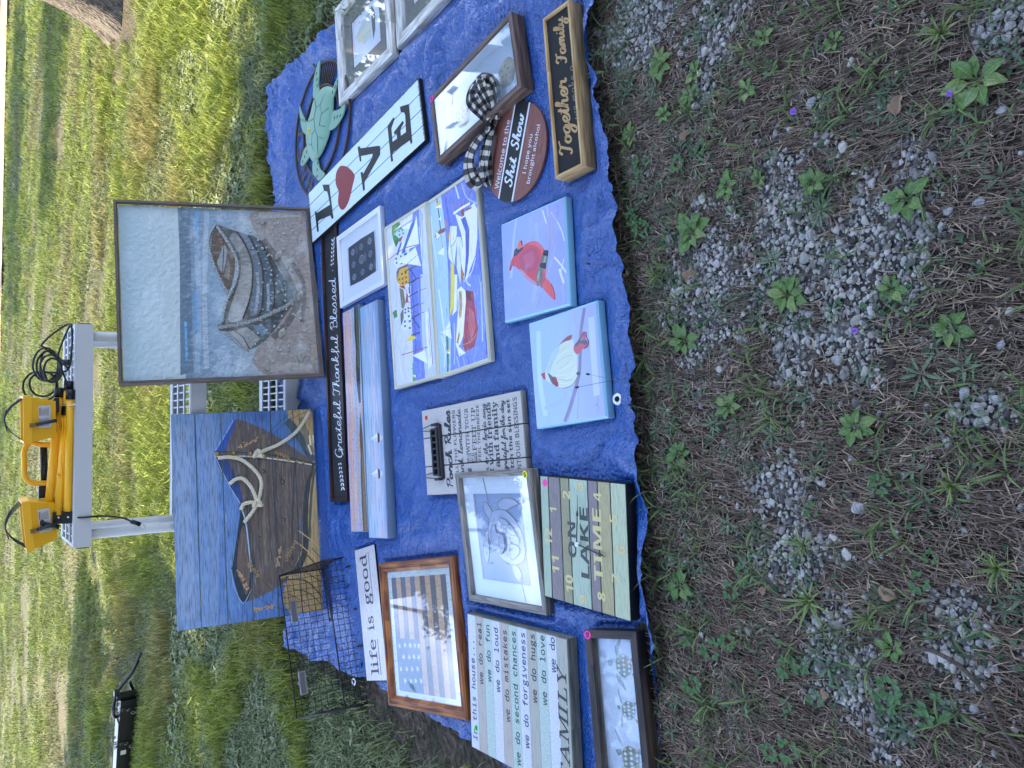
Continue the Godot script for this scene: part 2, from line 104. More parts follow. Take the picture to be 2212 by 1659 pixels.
const PLANTS := [
	["plantain", 0.842, -1.358, 0.043, "large plantain in litter near the tarp, before the black sign"],
	["plantain", 0.783, -1.245, 0.028, "small plantain in gravel midway out, before the black sign"],
	["plantain", 0.735, -1.262, 0.028, "small plantain in litter near the tarp, before the black sign"],
	["plantain", 0.709, -1.346, 0.029, "small plantain in litter near the tarp, before the oval sign"],
	["plantain", 0.686, -1.463, 0.030, "medium plantain in litter against the tarp edge, before the oval sign"],
	["plantain", 0.800, -1.045, 0.025, "small plantain, nearer of two, in litter far out, before the black sign"],
	["plantain", 0.738, -0.879, 0.023, "small plantain, farther of two, in litter far out, before the black sign"],
	["plantain", 0.484, -1.144, 0.033, "medium plantain in litter midway out, before the red bird"],
	["plantain", 0.479, -1.058, 0.021, "small plantain in litter midway out, before the red bird"],
	["plantain", 0.447, -0.919, 0.031, "medium plantain, nearer of two, in gravel far out, before the red bird"],
	["plantain", 0.375, -0.716, 0.040, "medium plantain, farther of two, in gravel far out, before the red bird"],
	["plantain", 0.566, -0.595, 0.053, "large plantain in litter far out, before the oval sign"],
	["plantain", 0.384, -1.241, 0.051, "large plantain in gravel near the tarp, before the red bird"],
	["plantain", 0.211, -0.976, 0.037, "medium plantain in gravel midway out, before the pale bird"],
	["plantain", 0.203, -0.748, 0.029, "small plantain in gravel far out, before the pale bird"],
	["plantain", 0.696, -1.092, 0.026, "small plantain in litter midway out, before the oval sign"],
	["hawkweed", 0.289, -1.015, 0.038, "large grey-green lanceolate weed in gravel midway out, before the red bird"],
	["hawkweed", 0.381, -0.901, 0.035, "medium grey-green lanceolate weed in gravel far out, before the red bird"],
	["hawkweed", 0.523, -0.619, 0.038, "large grey-green lanceolate weed in litter far out, before the oval sign"],
	["hawkweed", 0.280, -0.874, 0.024, "small grey-green lanceolate weed in gravel far out, before the red bird"],
	["hawkweed", 0.527, -1.025, 0.025, "small grey-green lanceolate weed in gravel midway out, before the oval sign"],
	["strawberry", 0.454, -1.450, 0.025, "medium strawberry plant, nearer of two, in litter against the tarp edge, before the red bird"],
	["strawberry", 0.424, -1.415, 0.025, "medium strawberry plant, farther of two, in litter against the tarp edge, before the red bird"],
	["strawberry", 0.569, -1.293, 0.024, "small strawberry plant in litter near the tarp, before the oval sign"],
	["strawberry", 0.592, -1.420, 0.025, "medium strawberry plant in litter against the tarp edge, before the oval sign"],
	["strawberry", 0.590, -1.224, 0.021, "small strawberry plant in litter midway out, before the oval sign"],
	["strawberry", 0.728, -1.029, 0.023, "small strawberry plant in litter far out, before the black sign"],
	["grass", 0.286, -1.360, 0.044, "small spiky grass tuft in litter against the tarp edge, before the red bird"],
	["grass", 0.676, -0.660, 0.052, "large spiky grass tuft in litter far out, before the oval sign"],
	["plantain", 0.205, -0.972, 0.044, "large plantain in gravel midway out, before the pale bird"],
	["plantain", 0.120, -0.634, 0.034, "medium plantain in litter far out, before the pale bird"],
	["plantain", 0.118, -1.264, 0.042, "large plantain in gravel near the tarp, before the pale bird"],
	["plantain", -0.043, -1.127, 0.035, "medium plantain in litter near the tarp, before the tarp grommet"],
	["plantain", -0.074, -0.814, 0.041, "large plantain in litter far out, before the tarp grommet"],
	["plantain", -0.169, -1.275, 0.037, "medium plantain in litter against the tarp edge, before the tarp grommet"],
	["hawkweed", 0.035, -0.689, 0.045, "large grey-green lanceolate weed in litter far out, before the pale bird"],
	["hawkweed", 0.166, -0.867, 0.027, "small grey-green lanceolate weed in gravel far out, before the pale bird"],
	["hawkweed", -0.062, -0.663, 0.031, "medium grey-green lanceolate weed in litter far out, before the tarp grommet"],
	["hawkweed", -0.089, -1.169, 0.031, "medium grey-green lanceolate weed in litter near the tarp, before the tarp grommet"],
	["hawkweed", -0.101, -1.007, 0.029, "small grey-green lanceolate weed in litter midway out, before the tarp grommet"],
	["grass", -0.172, -0.626, 0.050, "medium spiky grass tuft in litter far out, before the tarp grommet"],
	["strawberry", -0.187, -0.755, 0.025, "medium strawberry plant in litter far out, before the tarp grommet"],
	["strawberry", -0.259, -0.904, 0.020, "small strawberry plant, third from tarp, in litter midway out, before the clock"],
	["strawberry", -0.429, -1.077, 0.025, "medium strawberry plant, farther of two, in litter near the tarp, before the clock"],
	["strawberry", -0.474, -1.109, 0.022, "small strawberry plant in litter near the tarp, before the clock"],
	["strawberry", -0.630, -1.156, 0.033, "large strawberry plant in litter near the tarp, before the clock"],
	["strawberry", -0.596, -1.104, 0.026, "medium strawberry plant, nearer of two, in litter near the tarp, before the clock"],
	["strawberry", -0.609, -0.959, 0.033, "large strawberry plant in litter midway out, before the clock"],
	["strawberry", -0.593, -0.932, 0.024, "small strawberry plant, second from tarp, in litter midway out, before the clock"],
	["strawberry", -0.579, -0.730, 0.028, "large strawberry plant in gravel far out, before the clock"],
	["strawberry", -0.611, -0.740, 0.025, "medium strawberry plant in gravel far out, before the clock"],
	["strawberry", -0.585, -0.644, 0.030, "large strawberry plant in litter far out, before the clock"],
	["strawberry", -0.617, -0.667, 0.024, "small strawberry plant, second from tarp, in litter far out, before the clock"],
	["strawberry", -0.786, -0.946, 0.032, "large strawberry plant in litter midway out, before the turtles frame"],
	["strawberry", -0.808, -0.991, 0.024, "small strawberry plant in litter midway out, before the turtles frame"],
	["strawberry", -0.311, -0.662, 0.020, "small strawberry plant, third from tarp, in litter far out, before the clock"],
	["strawberry", -0.359, -0.678, 0.021, "small strawberry plant, nearest the tarp, in litter far out, before the clock"],
	["strawberry", -0.727, -1.209, 0.027, "large strawberry plant in litter against the tarp edge, before the turtles frame"],
	["strawberry", -0.611, -1.229, 0.027, "large strawberry plant in litter against the tarp edge, before the clock"],
	["strawberry", -0.694, -0.957, 0.019, "small strawberry plant, nearest the tarp, in litter midway out, before the clock"],
	["strawberry", -0.654, -0.888, 0.019, "small strawberry plant, fourth from tarp, in litter midway out, before the clock"],
	["plantain", -0.495, -1.261, 0.041, "large plantain in litter against the tarp edge, before the clock"],
	["plantain", -0.503, -0.728, 0.028, "small plantain in litter far out, before the clock"],
	["grass", -0.452, -0.905, 0.070, "large spiky grass tuft in litter midway out, before the clock"],
	["grass", -0.337, -0.924, 0.052, "large spiky grass tuft in gravel midway out, before the clock"],
	["grass", -0.459, -0.780, 0.044, "small spiky grass tuft, nearer of two, in litter far out, before the clock"],
	["grass", -0.308, -0.547, 0.045, "small spiky grass tuft, farther of two, in litter far out, before the clock"],
	["flower", 0.558, -0.932, 0.010, "large purple knapweed flower in litter far out, before the oval sign"],
	["flower", 0.509, -0.630, 0.007, "small purple knapweed flower in litter far out, before the oval sign"],
	["flower", 0.148, -0.779, 0.008, "small purple knapweed flower in gravel far out, before the pale bird"],
	["deadleaf", 0.618, -1.282, 0.019, "medium dry brown leaf in litter near the tarp, before the oval sign"],
	["deadleaf", 0.538, -0.740, 0.022, "large dry brown leaf in litter far out, before the oval sign"],
	["deadleaf", 0.671, -0.783, 0.009, "small dry brown leaf in litter far out, before the oval sign"],
	["deadleaf", 0.266, -1.268, 0.023, "large dry brown leaf in gravel near the tarp, before the red bird"],
	["deadleaf", -0.404, -0.719, 0.021, "medium dry brown leaf in litter far out, before the clock"],
	["deadleaf", -0.643, -0.855, 0.013, "small dry brown leaf in gravel midway out, before the clock"],
	["deadleaf", -0.444, -1.013, 0.013, "small dry brown leaf in litter midway out, before the clock"],
	["stone", 0.620, -0.927, 0.014, "large pale angular stone, nearer of two, in gravel far out, before the oval sign"],
	["stone", 0.345, -0.591, 0.012, "small pale angular stone, farther of two, in litter far out, before the red bird"],
	["stone", 0.341, -0.645, 0.012, "small pale angular stone, nearer of two, in litter far out, before the red bird"],
	["stone", 0.659, -0.594, 0.013, "large pale angular stone, farther of two, in gravel far out, before the oval sign"],
	["stone", 0.676, -0.564, 0.011, "small pale angular stone, nearer of two, in gravel far out, before the oval sign"],
	["stone", 0.648, -0.545, 0.012, "small pale angular stone, farther of two, in gravel far out, before the oval sign"],
	["stone", 0.502, -0.555, 0.013, "large pale angular stone in litter far out, before the oval sign"],
	["stone", 0.835, -1.224, 0.011, "small pale angular stone in gravel midway out, before the black sign"],
	["stone", 0.935, -1.432, 0.012, "small pale angular stone in gravel near the tarp, before the black sign"],
	["stone", 0.330, -0.925, 0.014, "large pale angular stone in gravel far out, before the red bird"],
	["stone", 0.062, -0.857, 0.013, "large pale angular stone, nearest the tarp, in gravel far out, before the pale bird"],
	["stone", -0.029, -0.582, 0.017, "large pale angular stone, third from tarp, in gravel far out, before the pale bird"],
	["stone", 0.000, -0.607, 0.015, "large pale angular stone, second from tarp, in gravel far out, before the pale bird"],
	["stone", -0.052, -0.581, 0.012, "small pale angular stone, farther of two, in gravel far out, before the tarp grommet"],
	["stone", -0.096, -0.637, 0.013, "large pale angular stone, farther of two, in litter far out, before the tarp grommet"],
	["stone", 0.086, -0.552, 0.012, "small pale angular stone in litter far out, before the pale bird"],
	["stone", -0.053, -0.603, 0.010, "small pale angular stone, nearer of two, in gravel far out, before the tarp grommet"],
	["stone", 0.164, -0.926, 0.012, "small pale angular stone in gravel far out, before the pale bird"],
	["stone", -0.237, -0.805, 0.017, "large pale angular stone, nearer of two, in litter far out, before the tarp grommet"],
	["stone", -0.273, -0.728, 0.010, "small pale angular stone, nearer of two, in litter far out, before the clock"],
	["stone", -0.570, -0.581, 0.013, "large pale angular stone in litter far out, before the clock"],
	["stone", -0.584, -0.915, 0.011, "small pale angular stone in gravel midway out, before the clock"],
	["stone", -0.436, -0.548, 0.008, "small pale angular stone, farther of two, in litter far out, before the clock"],
]

func _ready() -> void:
	rng.seed = 4711
	nz.seed = 7
	nz.noise_type = FastNoiseLite.TYPE_SIMPLEX_SMOOTH
	nz.frequency = 1.0
	nz.fractal_type = FastNoiseLite.FRACTAL_NONE
	# camera
	var cam := Camera3D.new()
	cam.name = "camera"
	var up0 := Vector3(0, cos(PITCH), -sin(PITCH))
	var right := Vector3.RIGHT * cos(ROLL) + up0 * sin(ROLL)
	var up := up0 * cos(ROLL) - Vector3.RIGHT * sin(ROLL)
	var back := Vector3(0, sin(PITCH), cos(PITCH))
	cam.transform = Transform3D(Basis(-up, right, back), Vector3(0, CAM_H, 0))
	cam.fov = TILT_HALF * 2.0
	cam.near = 0.02
	cam.far = 400.0
	add_child(cam)
	cam.current = true
	# sky, exposure
	var env := Environment.new()
	env.background_mode = Environment.BG_SKY
	var sky := Sky.new()
	var sm := ProceduralSkyMaterial.new()
	sm.sky_top_color = Color(0.50, 0.63, 0.84)
	sm.sky_horizon_color = Color(0.86, 0.91, 0.97)
	sm.sky_curve = 0.16
	sm.ground_bottom_color = Color(0.16, 0.19, 0.10)
	sm.ground_horizon_color = Color(0.40, 0.46, 0.30)
	sm.sky_energy_multiplier = 1.05
	sm.sky_cover = cloud_cover()
	sm.sky_cover_modulate = Color(1, 1, 1, 0.9)
	sky.sky_material = sm
	env.sky = sky
	env.tonemap_mode = Environment.TONE_MAPPER_LINEAR
	env.tonemap_exposure = 4.3
	env.ambient_light_source = Environment.AMBIENT_SOURCE_SKY
	env.sdfgi_enabled = true
	env.ssao_enabled = true
	env.ssil_enabled = true
	var we := WorldEnvironment.new()
	we.name = "environment"
	we.environment = env
	add_child(we)
	# sun: from beyond the scene, to the left
	var sun := DirectionalLight3D.new()
	sun.name = "sun"
	sun.light_energy = 1.6
	sun.light_color = Color(1.0, 0.94, 0.82)
	sun.light_angular_distance = 0.5
	sun.shadow_enabled = true
	var sd := sun_dir()
	add_child(sun)
	sun.look_at_from_position(sd * 10.0, Vector3.ZERO)
	make_materials()
	build_ground()
	build_tarp()
	build_trees()
	build_shelf()
	build_work_light()
	build_leaning()
	build_flat_pictures()
	build_signs()
	build_basket()
	build_black_box()
	build_plants()
	build_litter()
	build_lawn()


func sun_dir() -> Vector3:
	var az := deg_to_rad(-42.0)
	var el := deg_to_rad(42.0)
	return Vector3(sin(az) * cos(el), sin(el), -cos(az) * cos(el))


func cloud_cover() -> ImageTexture:
	var im := Image.create(1024, 512, false, Image.FORMAT_RGBA8)
	var f := FastNoiseLite.new()
	f.seed = 5
	f.frequency = 1.0
	f.fractal_octaves = 5
	for y in 512:
		var el := PI * (0.5 - (y + 0.5) / 512.0)
		if el < 0.0:
			continue
		for x in 1024:
			var a := TAU * x / 1024.0
			var d := Vector3(cos(a) * cos(el), sin(el) * 1.6, sin(a) * cos(el))
			var n := f.get_noise_3dv(d * 2.2)
			var c := smoothstep(0.02, 0.42, n)
			im.set_pixel(x, y, Color(1, 1, 1, c * 0.85))
	return ImageTexture.create_from_image(im)

# ------------------------------------------------------------------ names and nodes

func numbered(n: String) -> String:
	var k: int = taken.get(n, 0)
	taken[n] = k + 1
	return n if k == 0 else "%s_%03d" % [n, k]


func thing(called: String, label: String, category: String, at := Transform3D.IDENTITY, group := "") -> Node3D:
	var o := Node3D.new()
	o.name = numbered(called)
	o.transform = at
	add_child(o, true)
	tag(o, label, category, group)
	return o


func tag(o: Node3D, label: String, category: String, group := "", kind := "") -> void:
	if label:
		o.set_meta("label", label)
	if category:
		o.set_meta("category", category)
	if group:
		o.set_meta("group", group)
	if kind:
		o.set_meta("kind", kind)


func part(called: String, mesh: Mesh, mat: Material, parent: Node3D, at := Transform3D.IDENTITY) -> MeshInstance3D:
	var o := MeshInstance3D.new()
	if parent == self:
		o.name = numbered(called)
	else:
		var n := called
		var k := 0
		while parent.has_node(NodePath(n)):
			k += 1
			n = "%s_%03d" % [called, k]
		o.name = n
	o.mesh = mesh
	if mat:
		for s in mesh.get_surface_count():
			o.set_surface_override_material(s, mat)
	o.transform = at
	parent.add_child(o, true)
	return o


func setting(called: String, mesh: Mesh, mat: Material, label: String) -> MeshInstance3D:
	var o := part(called, mesh, mat, self)
	tag(o, label, "", "", "structure")
	return o


func V(x: float, y: float, z: float) -> Vector3:
	return Vector3(x, y, z)


func T(p: Vector3, b := Basis.IDENTITY) -> Transform3D:
	return Transform3D(b, p)


func pose(key: String, t: float) -> Transform3D:
	var p: Array = POSE[key]
	var b := Basis(Vector3.UP, p[5]) * Basis(Vector3.RIGHT, p[6]) * Basis(Vector3.BACK, p[7])
	return Transform3D(b, Vector3(p[2], p[3], p[4]) - b.y * t)

# ------------------------------------------------------------------ mesh helpers

func begin(smooth := false) -> SurfaceTool:
	var st := SurfaceTool.new()
	st.begin(Mesh.PRIMITIVE_TRIANGLES)
	st.set_smooth_group(0 if smooth else -1)
	return st


func done(st: SurfaceTool) -> ArrayMesh:
	st.generate_normals()
	return st.commit()


func tri(st: SurfaceTool, a: Vector3, b: Vector3, c: Vector3, out: Vector3, ua := Vector2.ZERO, ub := Vector2.ZERO, uc := Vector2.ZERO) -> void:
	if (b - a).cross(c - a).dot(out) > 0.0:   # front faces run clockwise
		st.set_uv(ua); st.add_vertex(a)
		st.set_uv(uc); st.add_vertex(c)
		st.set_uv(ub); st.add_vertex(b)
	else:
		st.set_uv(ua); st.add_vertex(a)
		st.set_uv(ub); st.add_vertex(b)
		st.set_uv(uc); st.add_vertex(c)


func quad(st: SurfaceTool, a: Vector3, b: Vector3, c: Vector3, d: Vector3, out: Vector3, u0 := Vector2.ZERO, u1 := Vector2.ONE) -> void:
	tri(st, a, b, c, out, u0, Vector2(u1.x, u0.y), u1)
	tri(st, a, c, d, out, u0, u1, Vector2(u0.x, u1.y))


func box(st: SurfaceTool, c: Vector3, s: Vector3, b := Basis.IDENTITY) -> void:
	var h := s * 0.5
	for ax in 3:
		for sg in [-1.0, 1.0]:
			var n := Vector3.ZERO
			n[ax] = sg
			var u := Vector3.ZERO
			var v := Vector3.ZERO
			var iu := (ax + 1) % 3
			var iv := (ax + 2) % 3
			if s[iv] > s[iu]:
				var q := iu
				iu = iv
				iv = q
			u[iu] = h[iu]
			v[iv] = h[iv]
			var m := n * h[ax]
			quad(st, c + b * (m - u - v), c + b * (m + u - v), c + b * (m + u + v), c + b * (m - u + v), b * n, Vector2.ZERO, Vector2(s[iu] * 4.0, s[iv] * 4.0))


func box_mesh(c: Vector3, s: Vector3) -> ArrayMesh:
	var st := begin()
	box(st, c, s)
	return done(st)


func smooth_path(pts: Array, sub := 6, closed := false) -> PackedVector3Array:
	var out := PackedVector3Array()
	var n := pts.size()
	var last := n if closed else n - 1
	for i in last:
		var p0: Vector3 = pts[(i - 1 + n) % n] if closed or i > 0 else pts[0] * 2.0 - pts[1]
		var p1: Vector3 = pts[i]
		var p2: Vector3 = pts[(i + 1) % n]
		var p3: Vector3 = pts[(i + 2) % n] if closed or i + 2 < n else pts[n - 1] * 2.0 - pts[n - 2]
		for k in sub:
			out.append(p1.cubic_interpolate(p2, p0, p3, float(k) / sub))
	if not closed:
		out.append(pts[n - 1])
	else:
		out.append(out[0])
	return out


func tube(st: SurfaceTool, pts: PackedVector3Array, r0: float, r1: float, sides := 8, caps := true) -> void:
	var n := pts.size()
	var rings := []
	var side := Vector3.ZERO
	for i in n:
		var d := (pts[mini(i + 1, n - 1)] - pts[maxi(i - 1, 0)]).normalized()
		if side == Vector3.ZERO:
			side = d.cross(Vector3.UP if absf(d.y) < 0.9 else Vector3.RIGHT).normalized()
		else:
			side = (side - d * side.dot(d)).normalized()
		var o := d.cross(side)
		var r := lerpf(r0, r1, float(i) / maxf(1.0, n - 1))
		var ring := []
		for k in sides:
			var a := TAU * k / sides
			ring.append(pts[i] + (side * cos(a) + o * sin(a)) * r)
		rings.append(ring)
	for i in n - 1:
		for k in sides:
			var k2 := (k + 1) % sides
			var mid: Vector3 = (rings[i][k] + rings[i][k2] + rings[i + 1][k] + rings[i + 1][k2]) * 0.25
			quad(st, rings[i][k], rings[i][k2], rings[i + 1][k2], rings[i + 1][k], mid - (pts[i] + pts[i + 1]) * 0.5, Vector2(float(k) / sides, i * 0.25), Vector2(float(k + 1) / sides, i * 0.25 + 0.25))
	if caps:
		for k in sides:
			tri(st, pts[0], rings[0][k], rings[0][(k + 1) % sides], pts[0] - pts[1])
			tri(st, pts[n - 1], rings[n - 1][k], rings[n - 1][(k + 1) % sides], pts[n - 1] - pts[n - 2])


func tube_mesh(pts: Array, r: float, sides := 8, sub := 6, closed := false) -> ArrayMesh:
	var st := begin(true)
	var p := smooth_path(pts, sub, closed) if sub > 1 else PackedVector3Array(pts)
	tube(st, p, r, r, sides, not closed)
	return done(st)


func rod(a: Vector3, b: Vector3, r: float, sides := 8) -> ArrayMesh:
	return tube_mesh([a, b], r, sides, 1)


func extrude(st: SurfaceTool, poly: PackedVector2Array, y0: float, y1: float) -> void:   # polygon in x, z
	var ids := Geometry2D.triangulate_polygon(poly)
	for i in range(0, ids.size(), 3):
		var a := poly[ids[i]]
		var b := poly[ids[i + 1]]
		var c := poly[ids[i + 2]]
		tri(st, V(a.x, y1, a.y), V(b.x, y1, b.y), V(c.x, y1, c.y), Vector3.UP, a * 4.0, b * 4.0, c * 4.0)
	var cw := Geometry2D.is_polygon_clockwise(poly)
	for i in poly.size():
		var a := poly[i]
		var b := poly[(i + 1) % poly.size()]
		var e := b - a
		var o := Vector2(e.y, -e.x) if not cw else Vector2(-e.y, e.x)
		var out := V(o.x, 0, o.y)
		quad(st, V(a.x, y0, a.y), V(b.x, y0, b.y), V(b.x, y1, b.y), V(a.x, y1, a.y), out)


func extrude_mesh(poly: PackedVector2Array, y0: float, y1: float) -> ArrayMesh:
	var st := begin()
	extrude(st, poly, y0, y1)
	return done(st)


func disc(cx: float, cz: float, rx: float, rz: float, n := 28, ang := 0.0) -> PackedVector2Array:
	var p := PackedVector2Array()
	for i in n:
		var a := TAU * i / n
		p.append(Vector2(cx, cz) + Vector2(cos(a) * rx, sin(a) * rz).rotated(ang))
	return p


func slab(w: float, h: float, t: float, top: Material, side: Material, uv0 := Vector2.ZERO, uv1 := Vector2.ONE, bev := 0.0015) -> ArrayMesh:
	# a board lying on y = 0 with its face at y = t; the face carries uv0..uv1
	var st := begin()
	var x := w * 0.5
	var z := h * 0.5
	var xi := x - bev
	var zi := z - bev
	quad(st, V(-xi, t, -zi), V(xi, t, -zi), V(xi, t, zi), V(-xi, t, zi), Vector3.UP, uv0, uv1)
	st.generate_normals()
	st.set_material(top)
	var m := st.commit()
	var s2 := begin()
	var c := [Vector2(-1, -1), Vector2(1, -1), Vector2(1, 1), Vector2(-1, 1)]
	for i in 4:
		var a: Vector2 = c[i]
		var b: Vector2 = c[(i + 1) % 4]
		var o := V(a.x + b.x, 0, a.y + b.y)
		var ln := (w if i % 2 == 0 else h) * 4.0
		quad(s2, V(a.x * xi, t, a.y * zi), V(b.x * xi, t, b.y * zi), V(b.x * x, t - bev, b.y * z), V(a.x * x, t - bev, a.y * z), o + Vector3.UP, Vector2.ZERO, Vector2(ln, 0.02))
		quad(s2, V(a.x * x, t - bev, a.y * z), V(b.x * x, t - bev, b.y * z), V(b.x * x, 0, b.y * z), V(a.x * x, 0, a.y * z), o, Vector2.ZERO, Vector2(ln, t * 4.0))
	quad(s2, V(-x, 0, -z), V(x, 0, -z), V(x, 0, z), V(-x, 0, z), Vector3.DOWN)
	s2.generate_normals()
	s2.set_material(side)
	return s2.commit(m)


func rail(ln: float, prof: Array) -> ArrayMesh:
	# one mitred moulding: along x, the outer edge at z = 0, inward is +z; prof = [Vector2(inward, height)]
	var st := begin()
	for i in prof.size() - 1:
		var a: Vector2 = prof[i]
		var b: Vector2 = prof[i + 1]
		var la := ln * 0.5 - a.x
		var lb := ln * 0.5 - b.x
		var e := b - a
		var out := V(0, e.x, -e.y)
		quad(st, V(-la, a.y, a.x), V(la, a.y, a.x), V(lb, b.y, b.x), V(-lb, b.y, b.x), out, Vector2(0, a.x * 6.0 + a.y * 6.0), Vector2(ln * 3.0, b.x * 6.0 + b.y * 6.0 + 0.02))
	return done(st)


func frame_rails(o: Node3D, w: float, h: float, prof: Array, mat: Material, called := "frame_rail") -> void:
	var lo := rail(w, prof)
	var sh := rail(h, prof)
	part(called, lo, mat, o, T(V(0, 0, -h / 2)))
	part(called, sh, mat, o, T(V(w / 2, 0, 0), Basis(Vector3.UP, -PI / 2)))
	part(called, lo, mat, o, T(V(0, 0, h / 2), Basis(Vector3.UP, PI)))
	part(called, sh, mat, o, T(V(-w / 2, 0, 0), Basis(Vector3.UP, PI / 2)))


func sheet(w: float, h: float, c := Vector3.ZERO) -> ArrayMesh:
	var st := begin()
	quad(st, c + V(-w / 2, 0, -h / 2), c + V(w / 2, 0, -h / 2), c + V(w / 2, 0, h / 2), c + V(-w / 2, 0, h / 2), Vector3.UP)
	return done(st)


func ball(r: float, seg := 10) -> SphereMesh:
	var s := SphereMesh.new()
	s.radius = r
	s.height = r * 2.0
	s.radial_segments = seg
	s.rings = seg / 2
	return s


func scatter(called: String, mesh: Mesh, mat: Material, where: Array, tint: Array, label := "") -> MultiMeshInstance3D:
	var mm := MultiMesh.new()
	mm.transform_format = MultiMesh.TRANSFORM_3D
	mm.use_colors = true
	mm.mesh = mesh
	mm.instance_count = where.size()
	for i in where.size():
		mm.set_instance_transform(i, where[i])
		mm.set_instance_color(i, tint[i])
	var o := MultiMeshInstance3D.new()
	o.multimesh = mm
	o.material_override = mat
	o.name = numbered(called)
	add_child(o, true)
	tag(o, label, called.replace("_", " "), "", "stuff")
	return o

# ------------------------------------------------------------------ painting flat prints

func pts2(s: String) -> PackedVector2Array:
	var out := PackedVector2Array()
	for w in s.split(" ", false):
		var a := w.split(",")
		out.append(Vector2(float(a[0]), float(a[1])) / 1000.0)
	return out


func local_pts(s: String, w: float, h: float) -> PackedVector2Array:
	var out := PackedVector2Array()
	for p in pts2(s):
		out.append(Vector2((p.x - 0.5) * w, (p.y - 0.5) * h))
	return out


func paper(w: int, h: int, stops: Array) -> Image:   # stops: [v, colour] from top to bottom
	var im := Image.create(w, h, false, Image.FORMAT_RGBA8)
	for y in h:
		var v := (y + 0.5) / h
		var c: Color = stops[0][1]
		for i in stops.size() - 1:
			if v >= stops[i][0]:
				c = (stops[i][1] as Color).lerp(stops[i + 1][1], clampf((v - stops[i][0]) / (stops[i + 1][0] - stops[i][0]), 0, 1))
		im.fill_rect(Rect2i(0, y, w, 1), c)
	return im


func span(im: Image, y: int, x0: int, x1: int, c: Color) -> void:
	x0 = maxi(x0, 0)
	x1 = mini(x1, im.get_width())
	if x1 <= x0 or y < 0 or y >= im.get_height():
		return
	if c.a >= 0.999:
		im.fill_rect(Rect2i(x0, y, x1 - x0, 1), c)
	else:
		if not tiles.has(c):
			var s := Image.create(1024, 1, false, Image.FORMAT_RGBA8)
			s.fill(c)
			tiles[c] = s
		im.blend_rect(tiles[c], Rect2i(0, 0, x1 - x0, 1), Vector2i(x0, y))


func fill(im: Image, poly: PackedVector2Array, c: Color) -> void:   # poly in pixels
	var lo := 1e9
	var hi := -1e9
	for p in poly:
		lo = minf(lo, p.y)
		hi = maxf(hi, p.y)
	var n := poly.size()
	for y in range(maxi(0, int(lo)), mini(im.get_height(), int(hi) + 1)):
		var fy := y + 0.5
		var xs := []
		for i in n:
			var a := poly[i]
			var b := poly[(i + 1) % n]
			if (a.y <= fy) != (b.y <= fy):
				xs.append(a.x + (fy - a.y) / (b.y - a.y) * (b.x - a.x))
		xs.sort()
		for i in range(0, xs.size() - 1, 2):
			span(im, y, int(round(xs[i])), int(round(xs[i + 1])), c)


func smooth2(p: PackedVector2Array, closed: bool, sub := 5) -> PackedVector2Array:
	var out := PackedVector2Array()
	var n := p.size()
	if n < 3:
		return p
	for i in (n if closed else n - 1):
		var p0 := p[(i - 1 + n) % n] if closed or i > 0 else p[0]
		var p3 := p[(i + 2) % n] if closed or i + 2 < n else p[n - 1]
		for k in sub:
			out.append(p[i].cubic_interpolate(p[(i + 1) % n], p0, p3, float(k) / sub))
	if not closed:
		out.append(p[n - 1])
	return out


func stroke(im: Image, p: PackedVector2Array, wd: float, c: Color) -> void:
	var q := smooth2(p, false)
	for i in q.size() - 1:
		var d := q[i + 1] - q[i]
		if d.length() < 0.01:
			continue
		var o := d.orthogonal().normalized() * wd * 0.5
		var e := d.normalized() * wd * 0.12
		fill(im, PackedVector2Array([q[i] + o - e, q[i + 1] + o + e, q[i + 1] - o + e, q[i] - o - e]), c)


func paint(im: Image, ops: String, soft := false) -> void:
	var k := Vector2(im.get_width(), im.get_height())
	for op in ops.split(";", false):
		var b := op.find(" ")
		var kind := op.substr(0, b)
		var b2 := op.find(" ", b + 1)
		var c := Color.html(op.substr(b + 1, b2 - b - 1))
		var p := pts2(op.substr(b2 + 1))
		for i in p.size():
			p[i] *= k
		if kind == "p":
			fill(im, smooth2(p, true, 3) if soft and p.size() > 5 else p, c)
		else:
			stroke(im, p, maxf(1.0, float(kind.substr(1)) * k.x / 1000.0), c)


func grain(im: Image, sx: float, sy: float, sd: int, c: Color, amount: float, lo := 0.0) -> void:
	# blends a colour over the picture, thick where a noise is high
	var key := [sx, sy, sd, c, amount, lo]
	if not tiles.has(key):
		var f := FastNoiseLite.new()
		f.seed = sd
		f.frequency = 1.0
		f.fractal_octaves = 3
		var data := PackedByteArray()
		data.resize(240 * 240 * 4)
		var i := 0
		for y in 240:
			for x in 240:
				var a := smoothstep(lo, lo + 0.6, f.get_noise_2d(x * sx / 240.0, y * sy / 240.0)) * amount
				data[i] = int(c.r * 255)
				data[i + 1] = int(c.g * 255)
				data[i + 2] = int(c.b * 255)
				data[i + 3] = int(a * 255)
				i += 4
		tiles[key] = Image.create_from_data(240, 240, false, Image.FORMAT_RGBA8, data)
	var t: Image = tiles[key].duplicate()
	t.resize(im.get_width(), im.get_height(), Image.INTERPOLATE_BILINEAR)
	im.blend_rect(t, Rect2i(0, 0, im.get_width(), im.get_height()), Vector2i.ZERO)


func art(key: String, w: int, h: int, stops: Array, soft := false) -> Image:
	var im := paper(w, h, stops)
	if ART.has(key):
		paint(im, ART[key], soft)
	return im


func pic_mat(im: Image, rough := 0.5, spec := 0.5) -> StandardMaterial3D:
	var m := StandardMaterial3D.new()
	m.albedo_texture = ImageTexture.create_from_image(im)
	m.texture_repeat = false
	m.roughness = rough
	m.metallic_specular = spec
	return m


func hexc(s: String) -> Color:
	return Color.html(s)

# ------------------------------------------------------------------ materials

